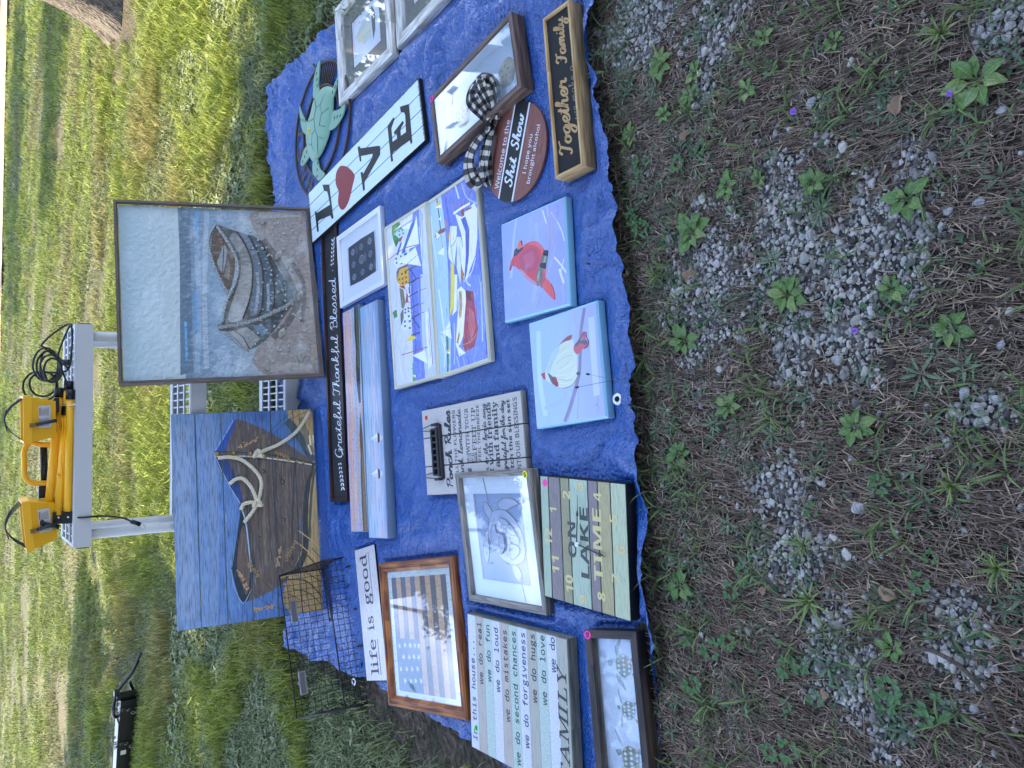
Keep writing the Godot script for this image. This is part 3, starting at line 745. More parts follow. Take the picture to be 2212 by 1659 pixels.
func flat(key: String, c: Color, rough := 0.6, metal := 0.0) -> StandardMaterial3D:
	if mats.has(key):
		return mats[key]
	var m := StandardMaterial3D.new()
	m.albedo_color = c
	m.roughness = rough
	m.metallic = metal
	mats[key] = m
	return m


func wood(key: String, a: Color, b: Color, sd: int, rough := 0.6, fine := 26.0) -> StandardMaterial3D:
	if mats.has(key):
		return mats[key]
	var im := Image.create(256, 256, false, Image.FORMAT_RGB8)
	var f := FastNoiseLite.new()
	f.seed = sd
	f.frequency = 1.0
	f.fractal_octaves = 3
	for y in 256:
		for x in 256:
			var n := f.get_noise_2d(x * 2.0 / 256.0, y * fine / 256.0) * 0.9 + f.get_noise_2d(x * 1.2 / 256.0 + 40.0, y * 6.0 / 256.0) * 0.7
			im.set_pixel(x, y, a.lerp(b, clampf(0.5 + n, 0, 1)))
	var m := StandardMaterial3D.new()
	m.albedo_texture = ImageTexture.create_from_image(im)
	m.roughness = rough
	mats[key] = m
	return m


func make_materials() -> void:
	var g := StandardMaterial3D.new()
	g.transparency = BaseMaterial3D.TRANSPARENCY_ALPHA
	g.albedo_color = Color(0.95, 0.98, 1.0, 0.05)
	g.roughness = 0.02
	g.metallic_specular = 0.6
	mats["glass"] = g
	flat("yellow_paint", Color(0.92, 0.68, 0.05), 0.42)
	flat("black_plastic", Color(0.03, 0.03, 0.035), 0.45)
	flat("alu", Color(0.82, 0.84, 0.86), 0.35, 0.6)
	flat("wire_grey", Color(0.22, 0.22, 0.24), 0.4, 0.6)
	flat("charred_edge", Color(0.07, 0.065, 0.06), 0.8)
	flat("ink", Color(0.03, 0.03, 0.04), 0.6)
	flat("white_liner", Color(0.80, 0.84, 0.86), 0.6)
	var leaf := StandardMaterial3D.new()
	leaf.vertex_color_use_as_albedo = true
	leaf.roughness = 0.75
	leaf.metallic_specular = 0.25
	leaf.backlight = Color(0.65, 0.75, 0.15)
	mats["blade"] = leaf
	for kv in [["leaf_plantain", Color(0.31, 0.44, 0.17)], ["leaf_weed", Color(0.34, 0.43, 0.30)], ["leaf_berry", Color(0.22, 0.38, 0.16)], ["leaf_spiky", Color(0.38, 0.46, 0.22)], ["leaf_pale", Color(0.42, 0.50, 0.24)]]:
		var m := StandardMaterial3D.new()
		var im := Image.create(96, 96, false, Image.FORMAT_RGB8)
		var c: Color = kv[1]
		for y in 96:
			for x in 96:
				var u := (x - 48.0) / 48.0
				var vein := smoothstep(0.10, 0.0, absf(u)) * 0.25 + smoothstep(0.8, 1.0, cos((absf(u) * 1.2 + y / 10.0) * TAU * 0.5)) * 0.10
				var n := nz.get_noise_2d(x * 0.08 + c.g * 90.0, y * 0.08) * 0.16 + nz.get_noise_2d(x * 0.35, y * 0.35 + c.r * 50.0) * 0.08
				var q := c.lightened(clampf(vein, 0, 0.4)) if n > -0.2 else c
				q = q.lerp(Color(0.52, 0.5, 0.2), clampf(n * 1.4, 0, 0.5))
				q = q.darkened(clampf(-n * 1.2, 0, 0.4))
				im.set_pixel(x, y, q)
		m.albedo_texture = ImageTexture.create_from_image(im)
		m.roughness = 0.5
		m.backlight = Color(0.35, 0.45, 0.12)
		mats[kv[0]] = m

# ------------------------------------------------------------------ setting

func tarp_edge(x: float) -> float:   # the z of the tarp's near edge
	var e := [Vector2(-1.25, -1.28), Vector2(-0.95, -1.30), Vector2(-0.44, -1.345), Vector2(0.17, -1.43), Vector2(0.57, -1.49), Vector2(0.97, -1.60), Vector2(1.15, -1.56), Vector2(1.75, -1.62)]
	for i in e.size() - 1:
		if x <= e[i + 1].x:
			var t := clampf((x - e[i].x) / (e[i + 1].x - e[i].x), 0, 1)
			return lerpf(e[i].y, e[i + 1].y, t)
	return -1.62


func lawnness(x: float, z: float) -> float:
	var n := nz.get_noise_2d(x * 1.3, z * 1.3) * 0.35
	var a := smoothstep(-3.2, -4.2, z + n)
	var b := smoothstep(1.5, 2.1, x + n) * smoothstep(-2.2, -3.0, z)
	var c := smoothstep(-1.2, -1.7, x + n * 0.5) * smoothstep(-1.5, -2.2, z)
	return maxf(a, maxf(b, c)) * smoothstep(0.35, 0.9, Vector2((x - 3.7) / 1.1, (z + 8.6) / 0.8).length() + n)


func gravelness(x: float, z: float) -> float:
	var best := 0.0
	for g: Vector4 in GRAVEL:
		var d := Vector2((x - g.x) / (g.w * 1.15), (z - g.y) / (g.z * 1.15)).length()
		best = maxf(best, smoothstep(1.25, 0.55, d + nz.get_noise_2d(x * 14.0, z * 14.0) * 0.45))
	if absf(x) > 1.0 or z > -0.42:
		best = maxf(best, smoothstep(0.15, 0.4, nz.get_noise_2d(x * 3.0 + 30.0, z * 3.0)))
	return best


func ground_y(x: float, z: float) -> float:
	var near := smoothstep(-5.0, -2.0, z)
	var under := 0.03 if z < tarp_edge(x) - 0.12 and z > -3.7 and absf(x - 0.18) < 1.42 else 0.0
	return -0.012 - under + nz.get_noise_2d(x * 9.0, z * 9.0) * 0.006 * near + nz.get_noise_2d(x * 0.5, z * 0.5) * 0.05 * smoothstep(-4.5, -9.0, z)


func axis(from: float, to: float, step: float, outs: Array) -> Array:
	var a := []
	var i := outs.size() - 1
	while i >= 0:
		a.append(from - outs[i])
		i -= 1
	var v := from
	while v <= to + 0.001:
		a.append(v)
		v += step
	for o in outs:
		a.append(to + o)
	return a


func build_ground() -> void:
	var xs := axis(-3.0, 3.0, 0.05, [0.3, 0.8, 1.5, 2.5, 4.0, 6.0, 9.0, 14.0, 25.0, 60.0, 250.0])
	var zs := axis(-5.0, 1.0, 0.05, [0.3, 0.8, 1.5, 2.5, 4.0, 6.0, 8.0, 11.0, 14.0, 18.0, 22.0, 30.0, 60.0, 250.0])
	var st := begin(true)
	var col := {}
	for z: float in zs:
		for x: float in xs:
			var l := lawnness(x, z)
			var g := gravelness(x, z) * (1.0 - l) if absf(x) < 3.1 and z > -2.0 else 0.0
			var n := nz.get_noise_2d(x * 6.0 + 9.0, z * 6.0)
			var c := Color(0.125, 0.090, 0.066).lerp(Color(0.050, 0.046, 0.018), smoothstep(0.1, 0.5, n))
			c = c.lerp(Color(0.15, 0.14, 0.125), g)
			var dry := smoothstep(0.0, 0.6, nz.get_noise_2d(x * 0.35, z * 0.5 + 3.0))
			c = c.lerp(Color(0.085, 0.088, 0.030).lerp(Color(0.16, 0.13, 0.065), dry), l)
			st.set_color(c)
			st.set_uv(Vector2(x, z) * 0.8)
			st.add_vertex(V(x, ground_y(x, z), z))
	var w := xs.size()
	for j in zs.size() - 1:
		for i in w - 1:
			var a := j * w + i
			for k in [a, a + 1, a + w + 1, a, a + w + 1, a + w]:
				st.add_index(k)
	st.generate_normals()
	var m := StandardMaterial3D.new()
	m.vertex_color_use_as_albedo = true
	m.roughness = 0.95
	var im := Image.create(512, 512, false, Image.FORMAT_RGB8)
	var f := FastNoiseLite.new()
	f.seed = 21
	f.frequency = 0.06
	f.fractal_octaves = 5
	var src := f.get_seamless_image(512, 512)
	for y in 512:
		for x in 512:
			var v := 0.45 + 0.75 * src.get_pixel(x, y).r
			im.set_pixel(x, y, Color(v, v * 0.98, v * 0.95))
	m.albedo_texture = ImageTexture.create_from_image(im)
	var nt := NoiseTexture2D.new()
	nt.noise = f
	nt.width = 512
	nt.height = 512
	nt.seamless = true
	nt.as_normal_map = true
	nt.bump_strength = 12.0
	m.normal_enabled = true
	m.normal_texture = nt
	setting("ground", st.commit(), m, "gravelly earth with brown needle litter that turns to lawn behind the tarp")
	# dirt drive at the far side of the lawn
	var rd := begin()
	for i in 30:
		var x0 := -40.0 + i * 2.6
		var x1 := x0 + 2.6
		var za := -24.6 - nz.get_noise_1d(x0) * 0.3
		var zb := -24.6 - nz.get_noise_1d(x1) * 0.3
		quad(rd, V(x0, 0.05, -31), V(x1, 0.05, -31), V(x1, 0.05, zb), V(x0, 0.05, za), Vector3.UP)
	setting("dirt_road", done(rd), flat("dirt", Color(0.62, 0.50, 0.40), 0.95), "pale dirt drive along the far side of the lawn")


func footprints() -> Array:
	var out := []
	for k in POSE:
		if k == "painting" or k == "board":
			continue
		var p: Array = POSE[k]
		var at := pose(k, THICK.get(k, 0.034))
		var n := at.basis.y
		out.append([Vector2(p[2], p[4]), p[5], p[0] * 0.5, p[1] * 0.5, at.origin - V(0, 0.007 if k == "chalk" else (0.004 if k == "porch" else 0.0), 0), n])
	out.append([Vector2(0.749, -1.962), 0.0, 0.16, 0.16, V(0.749, 0.004, -1.962), Vector3.UP])
	out.append([Vector2(1.216, -3.521), 0.0, 0.32, 0.32, V(1.216, 0.008, -3.521), Vector3.UP])
	out.append([Vector2(0.41, -3.55), 0.25, 0.44, 0.06, V(0.41, 0.012, -3.55), Vector3.UP])
	out.append([Vector2(-0.63, -3.47), 0.19, 0.48, 0.06, V(-0.63, 0.010, -3.47), Vector3.UP])
	return out


func build_tarp() -> void:
	var nu := 400
	var nv := 340
	var st := begin(true)
	var fp := footprints()
	var cell := FastNoiseLite.new()
	cell.seed = 12
	cell.noise_type = FastNoiseLite.TYPE_CELLULAR
	cell.cellular_return_type = FastNoiseLite.RETURN_DISTANCE
	cell.frequency = 1.0
	cell.domain_warp_enabled = true
	cell.domain_warp_amplitude = 0.5
	cell.domain_warp_frequency = 1.0
	var heights := []
	for j in nv + 1:
		var t := float(j) / nv
		for i in nu + 1:
			var s := float(i) / nu
			var xa := lerpf(-1.377, 1.645, s)
			var za := lerpf(-3.823, -4.284, s) + 0.10 * sin(s * PI) * (0.6 + 0.4 * sin(s * 9.0)) + nz.get_noise_1d(s * 7.0) * 0.05
			var xb := lerpf(-1.25, 1.75, s)
			var zb := tarp_edge(xb) + nz.get_noise_1d(s * 6.0 + 40.0) * 0.020 + nz.get_noise_1d(s * 30.0) * 0.001
			var x := lerpf(xa, xb, t) + (1.0 - s) * sin(t * PI) * 0.08 + nz.get_noise_1d(t * 9.0 + 5.0 + s * 3.0) * 0.02
			var z := lerpf(za, zb, t)
			var p := Vector2(x, z)
			var keep := 1.0
			var roof := 1.0
			for f in fp:
				var q: Vector2 = (p - f[0]).rotated(f[1])
				var d := maxf(absf(q.x) - f[2], absf(q.y) - f[3])
				if d < 0.09:
					keep = minf(keep, smoothstep(0.004, 0.09, d))
					var n: Vector3 = f[5]
					var o: Vector3 = f[4]
					var py := o.y - (n.x * (x - o.x) + n.z * (z - o.z)) / n.y
					roof = minf(roof, py - 0.002 + 1.5 * maxf(0.0, d - 0.006))
			var wx := p + Vector2(nz.get_noise_2d(x * 3.0, z * 3.0), nz.get_noise_2d(x * 3.0 + 50.0, z * 3.0)) * 0.10
			var h := 0.026 * absf(nz.get_noise_2d(wx.x * 2.2, wx.y * 2.8))
			h += 0.014 * absf(nz.get_noise_2d(wx.x * 6.5 + 7.0, wx.y * 6.5))
			h += 0.011 * (0.75 - absf(cell.get_noise_2d(wx.x * 9.0, wx.y * 9.0) + 1.0) * 0.75)
			h += 0.0085 * absf(nz.get_noise_2d(wx.x * 22.0, wx.y * 22.0 + 9.0))
			h += 0.0042 * absf(nz.get_noise_2d(wx.x * 55.0, wx.y * 55.0))
			# folds that run from the near right towards the middle
			var fold := (x - 1.05) * 0.93 + (z + 2.6) * 0.36
			h += 0.016 * exp(-pow(fold / 0.014 + nz.get_noise_2d(x * 4.0, z * 4.0) * 1.5, 2.0)) * smoothstep(0.5, 0.0, absf(z + 2.75))
			var y := 0.004 + h * lerpf(0.12, 1.0, keep)
			var e := minf(minf(t, 1.0 - t) * 2.6, minf(s, 1.0 - s) * 3.0)
			y += 0.022 * smoothstep(0.14, 0.02, (1.0 - t) * 2.6) * (0.7 + nz.get_noise_1d(s * 20.0))
			y += 0.012 * smoothstep(0.05, 0.0, e) * absf(nz.get_noise_1d(s * 30.0 + t * 30.0))
			if s < 0.03 and t < 0.05:
				y += 0.012
			y = clampf(minf(y, roof), -0.022, 1.0)
			st.set_uv(Vector2(x, z) * 2.0)
			st.add_vertex(V(x, y, z))
			heights.append(y)
	for j in nv:
		for i in nu:
			var a := j * (nu + 1) + i
			for k in [a, a + 1, a + nu + 2, a, a + nu + 2, a + nu + 1]:
				st.add_index(k)
	st.generate_normals()
	var m := StandardMaterial3D.new()
	m.albedo_color = Color(0.03, 0.30, 0.60)
	m.roughness = 0.17
	m.metallic_specular = 0.7
	var f2 := FastNoiseLite.new()
	f2.seed = 8
	f2.noise_type = FastNoiseLite.TYPE_CELLULAR
	f2.cellular_return_type = FastNoiseLite.RETURN_DISTANCE2_SUB
	f2.frequency = 0.03
	f2.fractal_type = FastNoiseLite.FRACTAL_FBM
	f2.fractal_octaves = 3
	f2.domain_warp_enabled = true
	f2.domain_warp_amplitude = 24.0
	f2.domain_warp_frequency = 0.02
	var nt := NoiseTexture2D.new()
	nt.noise = f2
	nt.width = 1024
	nt.height = 1024
	nt.seamless = true
	nt.as_normal_map = true
	nt.bump_strength = 18.0
	m.normal_enabled = true
	m.normal_texture = nt
	m.normal_scale = 0.8
	var o := thing("tarp", "large crumpled blue tarp spread on the ground under the pictures", "tarp")
	part("sheet", st.commit(), m, o)
	for g in [[-0.035, -1.455, 1.0], [-1.335, -3.79, 0.8], [-1.30, -3.02, 0.8]]:
		var ring := TorusMesh.new()
		ring.inner_radius = 0.0075
		ring.outer_radius = 0.0165
		ring.rings = 24
		ring.ring_segments = 8
		part("grommet", ring, flat("alu", Color(0.82, 0.84, 0.86), 0.35, 0.6), o, T(V(g[0], 0.036 * g[2], g[1]), Basis(Vector3.RIGHT, 0.25).scaled(V(1, 0.5, 1))))
		part("grommet_hole", extrude_mesh(disc(0, 0, 0.009, 0.009, 16), 0, 0.0015), flat("hole", Color(0.02, 0.02, 0.02), 0.9), o, T(V(g[0], 0.0345 * g[2], g[1]), Basis(Vector3.RIGHT, 0.25)))


# ------------------------------------------------------------------ trees

func bark() -> StandardMaterial3D:
	if mats.has("bark"):
		return mats["bark"]
	var m := StandardMaterial3D.new()
	var f := FastNoiseLite.new()
	f.seed = 31
	f.frequency = 1.0
	f.fractal_octaves = 4
	f.fractal_type = FastNoiseLite.FRACTAL_RIDGED
	var im := Image.create(256, 256, false, Image.FORMAT_RGB8)
	var hm := Image.create(256, 256, false, Image.FORMAT_RGB8)
	for y in 256:
		for x in 256:
			var a := TAU * x / 256.0
			var n := f.get_noise_3d(cos(a) * 2.4, sin(a) * 2.4, y * 6.0 / 256.0) * 0.5 + 0.5
			im.set_pixel(x, y, Color(0.08, 0.065, 0.055).lerp(Color(0.46, 0.42, 0.37), clampf(n, 0, 1)))
			hm.set_pixel(x, y, Color(n, n, n))
	m.albedo_texture = ImageTexture.create_from_image(im)
	hm.bump_map_to_normal_map(14.0)
	m.normal_enabled = true
	m.normal_texture = ImageTexture.create_from_image(hm)
	m.roughness = 0.9
	mats["bark"] = m
	return m


func trunk_mesh(h: float, r: float, lean: Vector2, roots: int, flare: float, sd: float) -> ArrayMesh:
	var st := begin(true)
	var ns := 40
	var nh := 26
	for j in nh + 1:
		var t := float(j) / nh
		var y := h * t * t * 0.6 + h * t * 0.4 - 0.08
		for i in ns + 1:
			var a := TAU * i / ns
			var k := exp(-maxf(y, 0.0) / 0.28)
			var rr := r * lerpf(1.0, 0.75, t) + flare * k * (0.45 + 0.55 * pow(absf(cos(a * roots * 0.5 + sd)), 1.6))
			rr *= 1.0 + 0.07 * nz.get_noise_3d(cos(a) * 2.0 + sd, y * 1.2, sin(a) * 2.0) + 0.03 * nz.get_noise_3d(cos(a) * 9.0, y * 3.0, sin(a) * 9.0 + sd)
			var yy := y
			st.set_uv(Vector2(float(i) / ns * 4.0, y * 1.6))
			st.add_vertex(V(cos(a) * rr + lean.x * y * (0.5 + 0.5 * t), yy, sin(a) * rr + lean.y * y))
	for j in nh:
		for i in ns:
			var a := j * (ns + 1) + i
			for k in [a, a + 1, a + ns + 2, a, a + ns + 2, a + ns + 1]:
				st.add_index(k)
	st.generate_normals()
	return st.commit()


func crown(tree: Node3D, c: Vector3, rad: Vector3, count: int, leaf: float, sd: int, gap: float) -> void:
	var r2 := RandomNumberGenerator.new()
	r2.seed = sd
	var st := begin()
	for i in 7:
		var b := Basis.from_euler(V(r2.randf_range(-1, 1), r2.randf() * TAU, r2.randf_range(-1, 1)))
		var p := V(r2.randfn(), r2.randfn(), r2.randfn()) * leaf * 0.9
		var w := leaf * 0.5
		quad(st, p + b * V(-w, 0, 0), p + b * V(0, 0.04 * leaf, -w * 0.6), p + b * V(w, 0, 0), p + b * V(0, 0.04 * leaf, w * 0.6), b * Vector3.UP)
	var mesh := done(st)
	var mm := MultiMesh.new()
	mm.transform_format = MultiMesh.TRANSFORM_3D
	mm.use_colors = true
	mm.mesh = mesh
	var ts := []
	var tries := 0
	while ts.size() < count and tries < count * 6:
		tries += 1
		var d := V(r2.randfn(), r2.randfn(), r2.randfn()).normalized() * pow(r2.randf(), 0.5)
		var p := c + d * rad
		if nz.get_noise_3dv(p * 0.55 + V(sd, 0, 0)) < gap:
			continue
		ts.append(Transform3D(Basis.from_euler(V(r2.randf_range(-0.6, 0.6), r2.randf() * TAU, r2.randf_range(-0.6, 0.6))).scaled(Vector3.ONE * r2.randf_range(0.7, 1.4)), p))
	mm.instance_count = ts.size()
	for i in ts.size():
		mm.set_instance_transform(i, ts[i])
		mm.set_instance_color(i, Color(0.06, 0.11, 0.025) * r2.randf_range(0.7, 1.3))
	var o := MultiMeshInstance3D.new()
	o.name = "crown"
	o.multimesh = mm
	o.material_override = mats["blade"]
	tag(o, "", "", "", "stuff")
	tree.add_child(o, true)


func tree(label: String, at: Vector3, h: float, r: float, cr: Vector3, cc: Vector3, count: int, sd: int, gap: float, lean := Vector2.ZERO, called := "shade_tree") -> Node3D:
	var o := thing(called, label, "tree", T(at))
	part("trunk", trunk_mesh(h, r, lean, 5, r * 1.3, sd), bark(), o)
	if count > 0:
		crown(o, cc - at, cr, count, 0.26, sd, gap)
		for k in 4:
			var a := TAU * k / 4.0 + sd
			var top := V(lean.x * h, h * 0.9, lean.y * h)
			part("limb", tube_mesh([top, top + V(cos(a) * cr.x * 0.3, cr.y * 0.3, sin(a) * cr.z * 0.3), cc - at + V(cos(a) * cr.x * 0.7, cr.y * 0.1, sin(a) * cr.z * 0.7)], r * 0.3, 6, 4), bark(), o)
	return o


func build_trees() -> void:
	# what the photograph shows: a leaning trunk with spreading roots, a dark trunk far behind it
	tree("thick leaning tree trunk with flared roots at the lawn's edge", V(4.02, -0.03, -9.1), 5.5, 0.25, V(4.6, 2.8, 3.6), V(4.6, 8.0, -9.0), 3600, 3, -0.4, Vector2(0.17, 0.0), "lawn_tree")
	tree("dark far tree trunk where the lawn meets the drive", V(11.6, -0.03, -25.5), 7.0, 0.55, V(3.2, 2.0, 3.0), V(11.6, 9.0, -25.5), 1500, 9, -0.3, Vector2.ZERO, "far_tree")
	# outside the frame on the sunny side: the crowns whose shade covers the sale
	tree("tall broadleaf tree beyond the sale, outside the picture", V(-7.6, 0, -9.6), 7.0, 0.3, V(4.4, 2.3, 3.2), V(-6.9, 9.2, -9.3), 3400, 14, -0.30)
	tree("second broadleaf tree farther along the lawn, outside the picture", V(-8.2, 0, -11.6), 4.0, 0.2, V(2.0, 1.2, 1.0), V(-7.6, 5.2, -11.3), 1100, 22, -0.25)
	tree("broadleaf tree beside the drive, outside the picture", V(-11.5, 0, -17.0), 6.0, 0.25, V(3.0, 1.2, 1.2), V(-11.0, 7.5, -16.5), 1100, 27, -0.2)
	tree("tall slim tree beyond the drive, above the picture", V(-8.0, 0, -31.0), 15.0, 0.3, V(2.6, 1.2, 0.9), V(-8.0, 18.0, -29.5), 900, 33, -0.2)
	tree("tree beyond the drive, above the picture", V(-3.0, 0, -31.0), 8.0, 0.3, V(3.4, 1.6, 1.4), V(-3.0, 11.0, -30.5), 1300, 36, -0.25)
	tree("great spreading tree behind the viewer, its boughs overhead", V(-3.5, 0, 5.0), 6.0, 0.4, V(6.0, 2.4, 5.2), V(-2.8, 8.0, 4.0), 5600, 41, -0.6)
	tree("great spreading tree at the viewer's other side, boughs overhead", V(5.5, 0, 2.5), 6.0, 0.4, V(5.5, 2.6, 4.6), V(4.2, 7.6, 2.0), 5200, 47, -0.6)
	tree("thick tree beside the viewer, outside the picture", V(-8.0, 0, 0.5), 4.0, 0.4, V(3.0, 3.2, 4.0), V(-8.5, 5.5, 0.5), 3000, 55, -0.6)
	for q in [[6.0, -38.0, 8.5, "broad"], [12.0, -33.0, 9.0, "tall"], [17.0, -26.0, 9.5, "wide"], [15.0, -16.0, 8.0, "near"], [-24.0, -34.0, 6.0, "low"]]:
		tree("%s tree of the wood round the lawn, above the picture" % q[3], V(q[0], 0, q[1]), q[2] * 0.8, 0.35, V(4.6, q[2] * 0.55, 4.0), V(q[0], q[2] * 0.95, q[1]), 2200, int(q[2] * 10 + q[0]), -0.6)
	tree("dense tree far behind the viewer", V(0.5, 0, 13.0), 4.0, 0.4, V(9.0, 5.5, 3.0), V(0.5, 6.0, 13.0), 4200, 52, -0.6)

# ------------------------------------------------------------------ shelf and work light

func build_shelf() -> void:
	var yaw := 0.06
	var o := thing("plastic_shelf", "pale grey plastic shelf unit of three vented tiers on round posts", "shelf", T(V(-0.265, 0, -3.90), Basis(Vector3.UP, yaw)))
	var body := flat("shelf_grey", Color(0.74, 0.75, 0.75), 0.5)
	var cap := flat("shelf_dark", Color(0.16, 0.17, 0.19), 0.5)
	var w := 0.955
	var d := 0.40
	for y in [0.088, 0.540, 1.012]:
		var at := T(V(0, y, 0))
		var sh := part("shelf_tier", lip_mesh(w, d, 0.066), body, o, at)
		part("front_lip", lip_front(w, d, 0.066), body, sh)
		# vent bars on top
		var st := begin()
		for k in 4:
			box(st, V(0, -0.004, -d / 2 + 0.03 + k * (d - 0.06) / 3.0), V(w - 0.03, 0.008, 0.022 if k == 1 or k == 2 else 0.03))
		var n := 26
		for i in n:
			box(st, V(-w / 2 + 0.04 + (w - 0.08) * i / (n - 1.0), -0.007, 0), V(0.007, 0.006, d - 0.05), Basis(Vector3.UP, 0.0))
		part("vent_grid", done(st), body, sh)
		for s in [-1.0, 1.0]:
			part("end_cap", box_mesh(V(s * (w / 2 + 0.003), -0.036, 0.03), V(0.006, 0.05, d - 0.10)), cap, sh)
	for sx in [-1.0, 1.0]:
		for sz in [-1.0, 1.0]:
			part("post", rod(V(sx * (w / 2 - 0.047), 0.02, sz * (d / 2 - 0.05)), V(sx * (w / 2 - 0.047), 0.99, sz * (d / 2 - 0.05)), 0.0215, 20), body, o)


func lip_mesh(w: float, d: float, t: float) -> ArrayMesh:
	var st := begin()
	box(st, V(0, -t / 2, -d / 2 + 0.006), V(w, t, 0.012))
	for s in [-1.0, 1.0]:
		box(st, V(s * (w / 2 - 0.006), -t / 2, 0.0), V(0.012, t - 0.002, d - 0.026))
	return done(st)


func lip_front(w: float, d: float, t: float) -> ArrayMesh:
	var st := begin()
	box(st, V(0, -t / 2, d / 2 - 0.006), V(w, t, 0.012))
	box(st, V(0, 0.001, d / 2 - 0.020), V(w - 0.004, 0.006, 0.026))
	return done(st)


func lamp_head(o: Node3D, cx: float, cy: float, z: float, w: float, tilt: float, called: String) -> void:
	var yel := flat("yellow_paint", Color(0.92, 0.68, 0.05), 0.42)
	var blk := flat("black_plastic", Color(0.03, 0.03, 0.035), 0.45)
	var at := T(V(cx, cy, z), Basis(Vector3.BACK, tilt))
	# a tapering cast housing, its mouth turned upward
	var st := begin()
	var hb := 0.075
	var a := [V(-w * 0.40, -hb, 0.055), V(w * 0.40, -hb, 0.055), V(w * 0.40, -hb, -0.05), V(-w * 0.40, -hb, -0.05)]
	var b := [V(-w * 0.5, 0.012, 0.075), V(w * 0.5, 0.012, 0.075), V(w * 0.5, 0.012, -0.07), V(-w * 0.5, 0.012, -0.07)]
	for i in 4:
		var k := (i + 1) % 4
		quad(st, a[i], a[k], b[k], b[i], (a[i] + a[k]) * V(1, 0, 1))
	quad(st, a[0], a[1], a[2], a[3], Vector3.DOWN)
	var hd := part("lamp_housing", done(st), yel, o, at)
	var rim := begin()
	box(rim, V(0, 0.027, 0.075), V(w + 0.012, 0.03, 0.010))
	box(rim, V(0, 0.027, -0.070), V(w + 0.012, 0.03, 0.010))
	box(rim, V(w / 2, 0.027, 0.0025), V(0.010, 0.03, 0.135))
	box(rim, V(-w / 2, 0.027, 0.0025), V(0.010, 0.03, 0.135))
	part("rim", done(rim), yel, hd)
	part("glass", box_mesh(V(0, 0.018, 0.002), V(w - 0.012, 0.004, 0.13)), mats["glass"], hd)
	part("reflector", box_mesh(V(0, 0.008, 0.002), V(w - 0.014, 0.003, 0.13)), flat("chrome", Color(0.8, 0.8, 0.8), 0.2, 0.9), hd)
	for k in 5:
		var zz := 0.055 - k * 0.026
		part("guard_wire", tube_mesh([V(-w * 0.47, 0.04, zz), V(-w * 0.26, 0.082, zz * 0.8), V(0, 0.102, zz * 0.5), V(w * 0.26, 0.082, zz * 0.8), V(w * 0.47, 0.04, zz)], 0.0016, 5, 5), flat("wire_grey", Color(0.22, 0.22, 0.24), 0.4, 0.6), hd)
	part("guard_band", tube_mesh([V(-0.045, 0.097, 0.052), V(0, 0.104, 0.05), V(0.045, 0.097, 0.052)], 0.0025, 5, 4), flat("wire_grey", Color.WHITE), hd)
	# warning label, mounting knob, cooling block
	var lab := paper(96, 96, [[0.0, Color(0.80, 0.80, 0.78)], [1.0, Color(0.78, 0.78, 0.76)]])
	for r in 11:
		for q in 2:
			if r == 0:
				lab.fill_rect(Rect2i(6 + q * 46, 6, 34, 6), Color(0.65, 0.15, 0.12))
			else:
				lab.fill_rect(Rect2i(6 + q * 46, 8 + r * 7, 26 + (r * 7 + q * 5) % 13, 3), Color(0.35, 0.35, 0.36))
	part("warning_label", sheet(w * 0.5, 0.045), pic_mat(lab, 0.4), hd, T(V(0.012, -0.034, 0.0672), Basis(Vector3.RIGHT, PI / 2 + 0.22)))
	part("knob", tube_mesh([V(-0.02, 0.0, 0.082), V(-0.005, -0.075, 0.088)], 0.0075, 10, 1), flat("knob_slate", Color(0.10, 0.13, 0.18), 0.5), hd)
	part("latch", box_mesh(V(-0.022, 0.012, 0.085), V(0.016, 0.02, 0.01)), flat("latch_brass", Color(0.45, 0.36, 0.16), 0.5), hd)
	part("junction_box", box_mesh(V(w * 0.30, -0.082, 0.0), V(0.06, 0.02, 0.05)), blk, hd)


